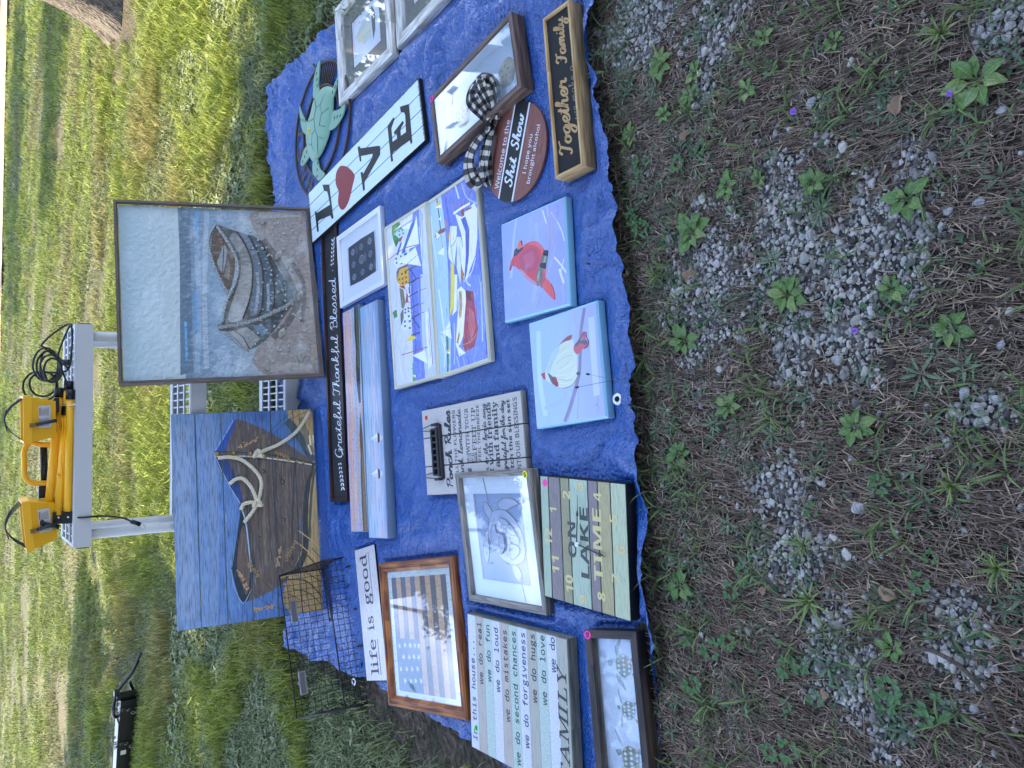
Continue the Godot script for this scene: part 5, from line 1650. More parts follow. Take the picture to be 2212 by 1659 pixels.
		if kv[0] == "boat1":
			paint(im, "l3 9aa2a8 250,430 380,400 760,440;p d8d6bc 420,640 470,330 560,280 600,640;p cfd2bc 400,640 380,470 470,400 480,640;p c8ccc0 600,630 640,420 700,640;p c2c8bc 560,280 640,420 600,640;p 38403c 330,690 520,668 700,660 720,690 640,740 420,740;p 5a3a34 380,740 640,742 560,756;l3 7c7468 470,300 480,680;l3 7c7468 560,260 570,680;l3 7c7468 300,640 740,600;l3 7c7468 660,420 660,660;l6 b8c0c8 240,780 760,790;l5 a8b2bc 280,820 700,850;l4 b0b8c0 330,900 780,880")
			paint(im, "l12 c0c4cc 240,300 520,220 800,250;l10 c8ccd4 260,380 420,330", true)
			paint(im, "p e6d79a 430,400 500,360 560,400 520,470")
		else:
			paint(im, "p b84a50 500,520 640,500 700,620 520,660;p 4c6a50 430,640 700,630 720,700 430,720")
		# mat with a window: painted window sheet lies under a raised mat of four pieces
		var mat := flat("sage_mat", Color(0.40, 0.39, 0.33), 0.8)
		var wine := flat("wine_line", Color(0.40, 0.22, 0.24), 0.7)
		part("print", slab(w * 0.52, h * 0.57, 0.009, pic_mat(im, 0.5), mat, Vector2(0.2, 0.16), Vector2(0.8, 0.9)), null, o)
		var mx := w - 0.10
		var mz := h - 0.10
		var ix := w * 0.47
		var iz := h * 0.52
		for q in [[0.0, -(iz + mz) / 4, mx, (mz - iz) / 2], [0.0, (iz + mz) / 4, mx, (mz - iz) / 2], [-(ix + mx) / 4, 0.0, (mx - ix) / 2, iz], [(ix + mx) / 4, 0.0, (mx - ix) / 2, iz]]:
			part("mat", box_mesh(V(q[0], 0.011, q[1]), V(q[2], 0.003, q[3])), mat, o)
		for q in [[0.0, -iz / 2, ix + 0.006, 0.005], [0.0, iz / 2, ix + 0.006, 0.005], [-ix / 2, 0.0, 0.005, iz - 0.006], [ix / 2, 0.0, 0.005, iz - 0.006]]:
			part("mat_line", box_mesh(V(q[0], 0.0105, q[1]), V(q[2], 0.0046, q[3])), wine, o)
		part("glass_pane", box_mesh(V(0, 0.0165, 0), V(w - 0.105, 0.002, h - 0.105)), mats["glass"], o)

	# shadow box with three sand dollars
	W = POSE["shell"]
	w2 = W[0]
	h2 = W[1]
	var os := thing("sand_dollar_box", "brown shadow box with three sand dollars on white linen", "shadow box", pose("shell", 0.05))
	var brownf := wood("greybrown_frame", Color(0.23, 0.17, 0.14), Color(0.46, 0.37, 0.32), 17, 0.6, 30)
	frame_rails(os, w2, h2, [Vector2(0, 0), Vector2(0, 0.050), Vector2(0.019, 0.050), Vector2(0.020, 0.030), Vector2(0.021, 0.030)], brownf)
	frame_rails(os, w2 - 0.042, h2 - 0.042, [Vector2(0, 0.012), Vector2(0.0, 0.046), Vector2(0.002, 0.046), Vector2(0.003, 0.012)], flat("white_liner", Color(0.80, 0.84, 0.86), 0.6), "liner")
	part("backing", slab(w2 - 0.045, h2 - 0.045, 0.012, flat("linen", Color(0.68, 0.73, 0.78), 0.8), brownf), null, os)
	var dollar := wood("sand_dollar", Color(0.52, 0.49, 0.41), Color(0.72, 0.69, 0.60), 19, 0.8, 4)
	for q in [[0.47, 0.28], [0.49, 0.53], [0.47, 0.80]]:
		var p := uvp(w2, h2, q[0], q[1])
		var st := begin(true)
		var n := 40
		var c := V(p.x, 0.024, p.y)
		for i in n:
			var e := []
			for k in 2:
				var a := TAU * (i + k) / n
				var rr := 0.047 * (1.0 + 0.05 * sin(a * 5.0) + 0.03 * nz.get_noise_2d(cos(a) * 2.0 + q[1] * 9.0, sin(a) * 2.0))
				e.append([V(p.x + cos(a) * rr * 0.5, 0.021 + 0.0015 * absf(sin(a * 2.5)), p.y + sin(a) * rr * 0.5), V(p.x + cos(a) * rr, 0.015, p.y + sin(a) * rr), V(p.x + cos(a) * rr, 0.0122, p.y + sin(a) * rr)])
			tri(st, c, e[0][0], e[1][0], Vector3.UP)
			quad(st, e[0][0], e[0][1], e[1][1], e[1][0], Vector3.UP, Vector2(i * 0.1, 0), Vector2(i * 0.1 + 0.1, 1))
			quad(st, e[0][1], e[0][2], e[1][2], e[1][1], e[0][1] - c)
		var sdm := part("sand_dollar", done(st), dollar, os)
		for k in 5:
			var a := TAU * k / 5.0 + 0.3
			part("petal_mark", extrude_mesh(disc(p.x + cos(a) * 0.016, p.y + sin(a) * 0.016, 0.008, 0.0028, 12, a), 0.0205, 0.0228), flat("petal_mark", Color(0.44, 0.41, 0.33), 0.8), sdm)
	part("glass_pane", box_mesh(V(0, 0.046, 0), V(w2 - 0.04, 0.002, h2 - 0.04)), mats["glass"], os)
	sticker(os, uvp(w2, h2, 0.955, 0.022), 0.0502, Color(0.95, 0.25, 0.62), "5", 0.011)

	# flag in an oak frame
	W = POSE["flag"]
	w2 = W[0]
	h2 = W[1]
	var of := thing("flag_picture", "striped flag print under glass in a moulded oak frame", "picture", pose("flag", 0.03))
	var oak := wood("oak", Color(0.40, 0.21, 0.09), Color(0.66, 0.41, 0.21), 23, 0.45, 40)
	frame_rails(of, w2, h2, [Vector2(0, 0), Vector2(0, 0.022), Vector2(0.004, 0.029), Vector2(0.012, 0.030), Vector2(0.016, 0.025), Vector2(0.022, 0.025), Vector2(0.027, 0.028), Vector2(0.032, 0.024), Vector2(0.038, 0.016), Vector2(0.041, 0.008)], oak)
	var fl := paper(760, 760, [[0.0, hexc("cfd6d2")], [1.0, hexc("d2d8d4")]])
	var fx0 := int(0.105 * 760)
	var fx1 := int(0.89 * 760)
	var fy0 := 0.122 * 760
	var fh := (0.855 - 0.122) * 760.0
	for i in 11:
		fl.fill_rect(Rect2i(fx0, int(fy0 + fh * i / 11.0), fx1 - fx0, int(fh / 11.0) + 1), hexc("4c3c42") if i % 2 == 0 else hexc("c49a6c"))
	fl.fill_rect(Rect2i(fx0, int(fy0), int(0.36 * 760), int(fh * 0.456)), hexc("34506e"))
	var stars := pts2("412,167 419,245 419,320 421,385 420,435 337,214 339,295 345,360 345,425 252,164 257,246 261,321 266,396 176,210 178,291 186,358 189,432")
	for p in stars:
		var q := PackedVector2Array()
		for k in 10:
			var a := -PI / 2 + TAU * k / 10.0 + p.x * 3.0
			q.append(p * 760.0 + Vector2(cos(a), sin(a)) * (19.0 if k % 2 == 0 else 8.0))
		fill(fl, q, hexc("d8d2c4"))
	grain(fl, 26, 40, 95, Color(0.85, 0.75, 0.6), 0.22, 0.1)
	grain(fl, 40, 8, 96, Color(0.15, 0.10, 0.08), 0.25, 0.15)
	part("print", slab(w2 - 0.075, h2 - 0.075, 0.010, pic_mat(fl, 0.6), oak, Vector2(0.068, 0.068), Vector2(0.932, 0.932)), null, of)
	part("glass_pane", box_mesh(V(0, 0.014, 0), V(w2 - 0.078, 0.002, h2 - 0.078)), mats["glass"], of)

	# glass turtle on a white mat
	W = POSE["turt"]
	w2 = W[0]
	h2 = W[1]
	var ot := thing("glass_turtle_picture", "grey framed clear glass sea turtle on a white mat", "picture", pose("turt", 0.034))
	frame_rails(ot, w2, h2, [Vector2(0, 0), Vector2(0, 0.034), Vector2(0.0185, 0.034), Vector2(0.0195, 0.016)], wood("grey_frame", Color(0.34, 0.32, 0.30), Color(0.60, 0.57, 0.53), 29, 0.6, 30))
	var matw := flat("white_mat", Color(0.82, 0.86, 0.90), 0.7)
	part("backing", box_mesh(V(0, 0.006, 0), V(w2 - 0.04, 0.008, h2 - 0.04)), flat("mat_blue", Color(0.52, 0.60, 0.74), 0.7), ot)
	var win := local_pts(SHAPE["gt_window"], w2, h2)
	var x0 := minf(win[0].x, win[3].x)
	var x1 := maxf(win[1].x, win[2].x)
	x0 = -w2 * 0.5 + 0.075
	x1 = w2 * 0.5 - 0.075
	var z0 := -h2 * 0.5 + 0.073
	var z1 := h2 * 0.5 - 0.085
	var ax := w2 / 2 - 0.019
	var az := h2 / 2 - 0.019
	for q in [[-ax, ax, -az, z0], [-ax, ax, z1, az], [-ax, x0, z0, z1], [x1, ax, z0, z1]]:
		part("mat", box_mesh(V((q[0] + q[1]) / 2, 0.0135, (q[2] + q[3]) / 2), V(q[1] - q[0], 0.005, q[3] - q[2])), matw, ot)
	var gl := StandardMaterial3D.new()
	gl.albedo_color = Color(0.56, 0.63, 0.76)
	gl.roughness = 0.12
	gl.metallic_specular = 0.7
	gl.clearcoat_enabled = true
	gl.clearcoat = 0.6
	var gold := flat("gold_line", Color(0.42, 0.38, 0.28), 0.35, 0.4)
	for kv in [["gt_body", 0.013], ["gt_head", 0.012], ["gt_flip1", 0.012], ["gt_flip2", 0.012], ["gt_flip3", 0.012], ["gt_flip4", 0.012], ["gt_s1", 0.017], ["gt_s2", 0.017], ["gt_s3", 0.017], ["gt_s4", 0.0165], ["gt_s5", 0.019], ["gt_s6", 0.017]]:
		var poly := smooth2(local_pts(SHAPE[kv[0]], w2, h2), true, 5)
		if Geometry2D.triangulate_polygon(poly).is_empty():
			poly = local_pts(SHAPE[kv[0]], w2, h2)
		var g := part("turtle_glass", extrude_mesh(poly, 0.0102, kv[1]), gl, ot)
		var ln := []
		for p in poly:
			ln.append(V(p.x, kv[1], p.y))
		ln.append(ln[0])
		part("gold_edge", tube_mesh(ln, 0.0009, 5, 1), gold, g)
	var vine := flat("vine", Color(0.55, 0.56, 0.52), 0.8)
	part("reed", tube_mesh([V(w2 * 0.46, 0.017, -h2 * 0.16), V(w2 * 0.33, 0.017, -h2 * 0.135), V(w2 * 0.26, 0.017, -h2 * 0.12)], 0.0016, 5, 4), vine, ot)
	part("reed", tube_mesh([V(-w2 * 0.27, 0.017, h2 * 0.18), V(-w2 * 0.36, 0.017, h2 * 0.2), V(-w2 * 0.45, 0.017, h2 * 0.215)], 0.0016, 5, 4), vine, ot)
	part("glass_pane", box_mesh(V(0, 0.0245, 0), V(w2 - 0.036, 0.002, h2 - 0.036)), mats["glass"], ot)
	sticker(ot, uvp(w2, h2, 0.965, 0.945), 0.0343, Color(0.93, 0.90, 0.10), "$5", 0.012, 0.3)

	# three turtles in a dark box frame
	W = POSE["three"]
	w2 = W[0]
	h2 = W[1]
	var o3 := thing("three_turtles_picture", "dark wood box frame with a row of three speckled turtles", "picture", pose("three", 0.05))
	frame_rails(o3, w2, h2, [Vector2(0, 0), Vector2(0, 0.050), Vector2(0.021, 0.050), Vector2(0.022, 0.024)], wood("dark_frame", Color(0.09, 0.07, 0.06), Color(0.27, 0.22, 0.19), 37, 0.6, 30))
	var i3 := art("three", 1000, 430, [[0.0, hexc("c2cee0")], [1.0, hexc("ccd4e4")]], true)
	var shells := [[-1, "210,225 250,212 280,235 305,290 298,345 260,370 225,350 203,310 200,260"]]
	for op in (ART["three"] as String).split(";"):
		var q := pts2(op.substr(9))
		if q.size() >= 7:
			var c := Vector2.ZERO
			for p in q:
				c += p / q.size()
			var lo := q[0]
			var hi := q[0]
			for p in q:
				lo = lo.min(p)
				hi = hi.max(p)
			for a in 5:
				for b in 3:
					var p := Vector2(lerpf(lo.x, hi.x, (a + 0.5 + 0.25 * (b % 2)) / 5.2), lerpf(lo.y, hi.y, (b + 0.5) / 3.0))
					if (p - c).length() < 0.16:
						var dx := (hi.x - lo.x) * 0.075
						var dy := (hi.y - lo.y) * 0.11
						fill(i3, PackedVector2Array([Vector2((p.x - dx) * 1000, p.y * 430), Vector2(p.x * 1000, (p.y - dy) * 430), Vector2((p.x + dx) * 1000, p.y * 430), Vector2(p.x * 1000, (p.y + dy) * 430)]), hexc("cfccae"))
			for k in q.size():
				stroke(i3, PackedVector2Array([Vector2(q[k].x * 1000, q[k].y * 430), Vector2(q[(k + 1) % q.size()].x * 1000, q[(k + 1) % q.size()].y * 430)]), 7.0, hexc("8a9684"))
	grain(i3, 90, 40, 97, Color(0.22, 0.25, 0.22), 0.28, 0.16)
	grain(i3, 5, 3, 98, Color(0.95, 0.96, 1.0), 0.5, 0.0)
	part("print", slab(w2 - 0.04, h2 - 0.04, 0.024, pic_mat(i3, 0.5), flat("white_liner", Color.WHITE), Vector2(0.048, 0.11), Vector2(0.952, 0.89)), null, o3)
	part("glass_pane", box_mesh(V(0, 0.034, 0), V(w2 - 0.041, 0.002, h2 - 0.041)), mats["glass"], o3)
	sticker(o3, uvp(w2, h2, 0.968, 0.06), 0.0503, Color(0.95, 0.25, 0.62), "$5", 0.0115, PI)


func tinted(w: int, h: int, c: Color) -> Image:
	var im := Image.create(w, h, false, Image.FORMAT_RGBA8)
	im.fill(c)
	return im

# ------------------------------------------------------------------ word signs

func build_signs() -> void:
	var ink := flat("ink", Color(0.03, 0.03, 0.04), 0.6)
	# LOVE board of four white planks, letters one under another
	var P: Array = POSE["love"]
	var w: float = P[0]
	var h: float = P[1]
	var o := thing("love_sign", "tall whitewashed plank sign reading LOVE with a red heart", "sign", pose("love", 0.017))
	var edge := flat("charred_edge", Color(0.07, 0.065, 0.06), 0.8)
	for i in 4:
		var im := paper(150, 620, [[0.0, hexc("cfe0e4")], [1.0, hexc("d2e2e6")]])
		grain(im, 7, 12, 110 + i, hexc("aebcc4"), 0.45, 0.2)
		grain(im, 26, 50, 120 + i, hexc("8a949a"), 0.55, 0.30)
		var f := FastNoiseLite.new()
		f.seed = 130 + i
		f.frequency = 0.09
		for y in 620:
			var ed := int(4 + 5 * absf(f.get_noise_1d(y)) * 2.0)
			if i == 0:
				im.fill_rect(Rect2i(0, y, ed - 2, 1), hexc("3c3a36"))
			if i == 3:
				im.fill_rect(Rect2i(150 - ed, y, ed, 1), hexc("3c3a36"))
		for x in 150:
			var ed := int(3 + 6 * absf(f.get_noise_2d(x, 50.0)) * 2.0)
			im.fill_rect(Rect2i(x, 0, 1, ed), hexc("3c3a36"))
			im.fill_rect(Rect2i(x, 620 - ed, 1, ed), hexc("3c3a36"))
		part("plank", slab(w / 4 - 0.0012, h, 0.016, pic_mat(im, 0.55), edge, Vector2.ZERO, Vector2.ONE, 0.001), null, o, T(V((i - 1.5) * w / 4, 0.001, 0)))
	part("batten", box_mesh(V(0, 0.006, 0), V(w - 0.002, 0.010, h - 0.002)), edge, o)
	for k in ["letter_l", "letter_v", "letter_e"]:
		part("letter", extrude_mesh(local_pts(SHAPE[k], w, h), 0.0165, 0.0180), flat("letter_black", Color(0.06, 0.065, 0.06), 0.55), o)
	part("heart", extrude_mesh(smooth2(local_pts(SHAPE["heart"], w, h), true, 4), 0.0165, 0.0180), flat("heart_red", Color(0.52, 0.05, 0.07), 0.5), o)

	# chalkboard strip
	P = POSE["chalk"]
	w = P[0]
	h = P[1]
	var at := pose("chalk", 0.022)
	at.origin.y -= 0.007
	o = thing("chalkboard_sign", "long brown framed chalkboard lettered Grateful Thankful Blessed", "sign", at)
	frame_rails(o, w, h, [Vector2(0, 0), Vector2(0, 0.020), Vector2(0.002, 0.021), Vector2(0.018, 0.021), Vector2(0.0185, 0.010)], wood("walnut", Color(0.10, 0.055, 0.035), Color(0.27, 0.15, 0.09), 43, 0.5, 26))
	var cb := paper(1000, 140, [[0.0, hexc("24262a")], [1.0, hexc("2a2c30")]])
	grain(cb, 40, 8, 141, hexc("70747a"), 0.35, 0.15)
	part("slate", slab(w - 0.034, h - 0.034, 0.0095, pic_mat(cb, 0.6), ink), null, o)
	var chalk := flat("chalk", Color(0.90, 0.91, 0.93), 0.8)
	var z0 := 0.030
	script_text(o, "Grateful", chalk, uvp(w, h, 0.150, 0.70), uvp(w, h, 0.352, 0.70), 0.037, 0.0042, 0.0101)
	script_text(o, "Thankful", chalk, uvp(w, h, 0.372, 0.70), uvp(w, h, 0.590, 0.70), 0.037, 0.0042, 0.0101)
	script_text(o, "Blessed", chalk, uvp(w, h, 0.612, 0.70), uvp(w, h, 0.800, 0.70), 0.037, 0.0042, 0.0101)
	for side in 2:
		var u0 := 0.045 if side == 0 else 0.945
		var dir := 1.0 if side == 0 else -1.0
		var st := begin()
		for k in 7:
			var c := uvp(w, h, u0 + dir * 0.0145 * k, 0.66 - 0.05 * k * 0.4)
			for s in [-1.0, 1.0]:
				extrude(st, disc(c.x, c.y + s * 0.010, 0.011 - 0.0008 * k, 0.0042, 10, -s * dir * 0.75), 0.0098, 0.0102)
		part("leaf_sprig", done(st), chalk, o)
		part("dots", extrude_mesh(disc(uvp(w, h, u0 + dir * 0.112, 0.56).x, uvp(w, h, u0 + dir * 0.112, 0.56).y, 0.003, 0.003, 8), 0.0098, 0.0102), chalk, o)

	# porch rules: three planks, a little swing hung from chains
	P = POSE["porch"]
	w = P[0]
	h = P[1]
	at = pose("porch", 0.022)
	at.origin.y -= 0.004
	o = thing("porch_rules_sign", "pale plank sign headed Porch Rules with a small grey swing", "sign", at)
	var pw := wood("porch_side", Color(0.50, 0.47, 0.42), Color(0.66, 0.63, 0.58), 47, 0.7, 20)
	for i in 3:
		var im := paper(180, 560, [[0.0, hexc("bdb6b0")], [1.0, hexc("bab3ac")]])
		grain(im, 60, 4, 150 + i, hexc("8f8983"), 0.40, 0.05)
		grain(im, 30, 3, 155 + i, hexc("d8d2cc"), 0.45, 0.05)
		part("plank", slab(w / 3 - 0.003, h, 0.022, pic_mat(im, 0.6), pw), null, o, T(V((i - 1) * w / 3, 0, 0)))
	part("batten", box_mesh(V(0, 0.006, 0), V(w - 0.01, 0.01, h - 0.01)), flat("charred_edge", Color.BLACK), o)
	var dk := flat("porch_ink", Color(0.20, 0.21, 0.23), 0.6)
	script_text(o, "Porch Rules", dk, uvp(w, h, 0.07, 0.300), uvp(w, h, 0.94, 0.320), 0.020, 0.0048, 0.0224, 0.9)
	var lines := [["SMELL THE FLOWERS", "sans", 0.06, 0.365, 0.93, 0.373, 0.018], ["WITH YOUR", "serif", 0.437, 0.496, 0.927, 0.507, 0.020], ["FEET UP", "serif", 0.453, 0.566, 0.917, 0.578, 0.023], ["RELAX", "serif", 0.33, 0.575, 0.42, 0.575, 0.062], ["FEEL THE BREEZE", "sans", 0.345, 0.603, 0.934, 0.616, 0.015], ["sit with friends", "serifb", 0.13, 0.715, 0.939, 0.728, 0.026], ["and family", "serifb", 0.262, 0.775, 0.938, 0.786, 0.026], ["watch the sun set", "bold", 0.10, 0.893, 0.93, 0.902, 0.019], ["COUNT OUR BLESSINGS", "sans", 0.05, 0.955, 0.939, 0.963, 0.021]]
	lines.remove_at(3)
	for l in lines:
		letters(o, l[0], l[1], dk, uvp(w, h, l[2], l[3]), uvp(w, h, l[4], l[5]), l[6], 0.0222)
	letters(o, "RELAX", "serif", dk, uvp(w, h, 0.335, 0.566), uvp(w, h, 0.440, 0.566), 0.060, 0.0222)
	script_text(o, "drink lemonade", dk, uvp(w, h, 0.10, 0.422), uvp(w, h, 0.924, 0.430), 0.015, 0.0026, 0.0224, 0.5)
	script_text(o, "listen to the birds sing", dk, uvp(w, h, 0.06, 0.665), uvp(w, h, 0.933, 0.677), 0.012, 0.0024, 0.0224, 0.4)
	script_text(o, "be grateful for the day", dk, uvp(w, h, 0.12, 0.835), uvp(w, h, 0.931, 0.847), 0.012, 0.0024, 0.0224, 0.4)
	script_text(o, "take", dk, uvp(w, h, 0.10, 0.50), uvp(w, h, 0.27, 0.50), 0.020, 0.003, 0.0224, 0.4)
	var sg := flat("swing_grey", Color(0.13, 0.13, 0.14), 0.6)
	var sw := begin()
	var sx0 := (0.182 - 0.5) * w
	var sx1 := (0.803 - 0.5) * w
	var sz0 := (0.118 - 0.5) * h
	var sz1 := (0.206 - 0.5) * h
	box(sw, V((sx0 + sx1) / 2, 0.030, sz0 + 0.008), V(sx1 - sx0 - 0.03, 0.016, 0.009))
	box(sw, V((sx0 + sx1) / 2, 0.030, sz1 - 0.010), V(sx1 - sx0 - 0.02, 0.016, 0.013))
	box(sw, V((sx0 + sx1) / 2, 0.028, sz1 + 0.003), V(sx1 - sx0, 0.012, 0.009))
	for i in 8:
		box(sw, V(lerpf(sx0 + 0.016, sx1 - 0.016, i / 7.0), 0.030, (sz0 + sz1) / 2 - 0.002), V(0.007, 0.0145, sz1 - sz0 - 0.022))
	for s in [sx0, sx1]:
		box(sw, V(s, 0.031, (sz0 + sz1) / 2 + 0.006), V(0.010, 0.018, (sz1 - sz0) * 0.62))
	part("swing", done(sw), sg, o)
	for s in [sx0 + 0.012, sx1 - 0.012]:
		for e in [-0.010, 0.016]:
			part("chain", rope_mesh([V(s + e, 0.032, sz0 + 0.02), V(s + e * 0.4, 0.026, -h * 0.5 + 0.008)], 0.0016), flat("wire_grey", Color.WHITE), o)
	sticker(o, uvp(w, h, 0.905, 0.052), 0.0223, Color(0.98, 0.36, 0.13), "3", 0.0095)

	# clock of painted planks
	P = POSE["clock"]
	w = P[0]
	h = P[1]
	o = thing("lake_time_clock", "square planked wall clock lettered ON LAKE TIME", "clock", pose("clock", 0.034))
	var cuts := [0.0, 0.105, 0.255, 0.365, 0.585, 0.695, 0.835, 1.0]
	var cols := ["a3b49a", "7c7170", "8f8a66", "a6b79e", "7d7272", "a59b6e", "b2bb98"]
	var dside := flat("clock_side", Color(0.035, 0.033, 0.032), 0.6)
	for i in 7:
		var c := hexc(cols[i])
		var im := paper(360, 56, [[0.0, c.darkened(0.12)], [0.06, c], [0.94, c], [1.0, c.darkened(0.12)]])
		grain(im, 6, 22, 160 + i, c.darkened(0.4), 0.5, 0.05)
		grain(im, 5, 18, 170 + i, c.lightened(0.4), 0.45, 0.1)
		grain(im, 18, 4, 175, hexc("cfc590"), 0.25, 0.2)
		part("plank", slab(w, (cuts[i + 1] - cuts[i]) * h - 0.0012, 0.034, pic_mat(im, 0.45), dside, Vector2.ZERO, Vector2.ONE, 0.0012), null, o, T(V(0, 0, ((cuts[i] + cuts[i + 1]) * 0.5 - 0.5) * h)))
	var cream := flat("clock_cream", Color(0.80, 0.74, 0.52), 0.6)
	var slate := flat("clock_slate", Color(0.26, 0.27, 0.27), 0.6)
	var np := pts2("503,88 729,159 866,332 947,495 882,694 733,860 511,928 289,861 126,697 64,486 158,327 283,163")
	for i in 12:
		var s := str(12 if i == 0 else i)
		var c := uvp(w, h, np[i].x, np[i].y)
		var hw := 0.012 if s.length() == 1 else 0.025
		if s == "1":
			hw = 0.007
		letters(o, s, "bold", cream, c + Vector2(-hw, 0.0155), c + Vector2(hw, 0.0155), 0.031, 0.0341, 0.0, "numeral")
	letters(o, "ON", "bold", slate, uvp(w, h, 0.375, 0.425), uvp(w, h, 0.655, 0.425), 0.034, 0.0341)
	letters(o, "LAKE", "bold", slate, uvp(w, h, 0.235, 0.570), uvp(w, h, 0.785, 0.575), 0.034, 0.0341)
	letters(o, "TIME", "bold", cream, uvp(w, h, 0.235, 0.720), uvp(w, h, 0.790, 0.725), 0.034, 0.0341)
	var hub := uvp(w, h, 0.495, 0.470)
	var hm := flat("hand_black", Color(0.03, 0.03, 0.04), 0.35)
	part("hub", rod(V(hub.x, 0.034, hub.y), V(hub.x, 0.049, hub.y), 0.0065, 16), flat("alu", Color.WHITE), o)
	for q in [[uvp(w, h, 0.888, 0.505), 0.046, 0.55, 0.0052], [uvp(w, h, 0.441, 0.796), 0.044, 0.72, 0.0065]]:
		var e: Vector2 = q[0]
		var d := (e - hub).normalized()
		var n := d.orthogonal()
		var m := hub.lerp(e, q[2])
		var hand := PackedVector2Array([hub - n * 0.0022, m - n * 0.0018, m + d * 0.006 - n * float(q[3]), m + d * 0.020 - n * 0.0012, e, m + d * 0.020 + n * 0.0012, m + d * 0.006 + n * float(q[3]), m + n * 0.0018, hub + n * 0.0022])
		part("hand", extrude_mesh(hand, q[1], q[1] + 0.001), hm, o)
	sticker(o, uvp(w, h, 0.945, 0.064), 0.0342, Color(0.95, 0.25, 0.62), "", 0.011)

	# family rules canvas
	P = POSE["family"]
	w = P[0]
	h = P[1]
	o = thing("family_rules_sign", "grey-green striped canvas listing family rules, ending in FAMILY", "sign", pose("family", 0.034))
	var fc := ["bfc2cc", "a79f96", "a6b8ae", "c0c3cd", "a89f96", "a4b8ac", "c0c4d0", "a2a094", "a8bab0", "c2c6d2", "a0a294"]
	var fim := paper(800, 990, [[0.0, Color.WHITE], [1.0, Color.WHITE]])
	for i in 11:
		var c := hexc(fc[i])
		var strip := paper(800, 90, [[0.0, c.darkened(0.25)], [0.03, c], [0.97, c], [1.0, c.darkened(0.3)]])
		if i % 3 == 1:
			grain(strip, 5, 14, 180 + i, c.darkened(0.4), 0.4, 0.05)
			grain(strip, 4, 10, 185 + i, hexc("c8b4a0"), 0.5, 0.05)
		else:
			grain(strip, 70, 5, 190 + i, c.darkened(0.35), 0.4, 0.05)
			grain(strip, 60, 8, 200 + i, c.lightened(0.6), 0.55, 0.05)
		fim.blit_rect(strip, Rect2i(0, 0, 800, 90), Vector2i(0, i * 90))
	part("canvas", slab(w, h, 0.034, pic_mat(fim, 0.42), wood("family_side", Color(0.32, 0.33, 0.30), Color(0.46, 0.46, 0.42), 53, 0.6, 12), Vector2.ZERO, Vector2.ONE, 0.003), null, o)
	var fi := flat("family_ink", Color(0.16, 0.17, 0.20), 0.6)
	var fl := ["In this house...", "we do real", "we do fun", "we do loud", "we do mistakes", "we do second chances", "we do forgiveness", "we do hugs", "we do love", "we do"]
	var u1 := [0.80, 0.955, 0.95, 0.945, 0.945, 0.955, 0.962, 0.97, 0.98, 0.985]
	for i in 10:
		var v := (i + 0.80) / 11.0
		var ln: float = fl[i].length() * 0.0455
		var b := uvp(w, h, u1[i], v)
		letters(o, fl[i], "mono", fi, uvp(w, h, u1[i] - ln, v), b, 0.024, 0.0342)
	letters(o, "FAMILY", "serif", fi, uvp(w, h, 0.09, 0.972), uvp(w, h, 0.80, 0.975), 0.042, 0.0342, 0.22)
	sticker(o, uvp(w, h, 0.16, 0.062), 0.0343, Color(0.22, 0.85, 0.25), "2", 0.010)

	# life is good plank
	P = POSE["life"]
	w = P[0]
	h = P[1]
	o = thing("life_is_good_sign", "slim whitewashed plaque reading life is good", "sign", pose("life", 0.012))
	var lim := paper(700, 250, [[0.0, hexc("cdc6c6")], [1.0, hexc("d2cccb")]])
	grain(lim, 30, 10, 210, hexc("a09a9c"), 0.4, 0.15)
	grain(lim, 5, 14, 211, hexc("e8e4e2"), 0.5, 0.0)
	part("plaque", slab(w, h, 0.012, pic_mat(lim, 0.25, 0.55), edge), null, o)
	var vi := flat("plum_ink", Color(0.24, 0.19, 0.24), 0.5)
	letters(o, "life", "serif", vi, uvp(w, h, 0.045, 0.63), uvp(w, h, 0.300, 0.62), 0.066, 0.0122)
	letters(o, "is", "serif", vi, uvp(w, h, 0.370, 0.61), uvp(w, h, 0.475, 0.60), 0.060, 0.0122)
	letters(o, "good", "serif", vi, uvp(w, h, 0.560, 0.58), uvp(w, h, 0.950, 0.56), 0.062, 0.0122)
	for q in [[0.04, 0.30, 0.72, 0.71], [0.62, 0.955, 0.68, 0.66]]:
		var a := uvp(w, h, q[0], q[2])
		var b := uvp(w, h, q[1], q[3])
		part("underline", rod(V(a.x, 0.0121, a.y), V(b.x, 0.0121, b.y), 0.0012, 5), vi, o)

	# Together we make a Family
	P = POSE["together"]
	w = P[0]
	h = P[1]
	o = thing("together_sign", "black panel in a pale wood frame, cut-out words Together we make a Family", "sign", pose("together", 0.055))
	var pine := wood("pine", Color(0.60, 0.46, 0.28), Color(0.78, 0.66, 0.46), 57, 0.6, 20)
	frame_rails(o, w, h, [Vector2(0, 0), Vector2(0, 0.050), Vector2(0.0005, 0.052), Vector2(0.001, 0.055), Vector2(0.0085, 0.055), Vector2(0.009, 0.046)], pine)
	part("panel", slab(w - 0.017, h - 0.017, 0.0475, flat("felt_black", Color(0.022, 0.022, 0.024), 0.75), pine), null, o)
	var gd := flat("cut_gold", Color(0.70, 0.56, 0.36), 0.5)
	script_text(o, "Together", gd, uvp(w, h, 0.10, 0.62), uvp(w, h, 0.560, 0.62), 0.026, 0.0046, 0.0481, 0.8, 0.35)
	script_text(o, "Family", gd, uvp(w, h, 0.655, 0.68), uvp(w, h, 0.935, 0.68), 0.021, 0.0042, 0.0481, 0.8, 0.35)
	script_text(o, "we make a", flat("cut_grey", Color(0.42, 0.40, 0.36), 0.5), uvp(w, h, 0.29, 0.92), uvp(w, h, 0.62, 0.90), 0.013, 0.0022, 0.0481, 0.3, 0.1)

	build_oval_sign()
	build_turtle_hoop()


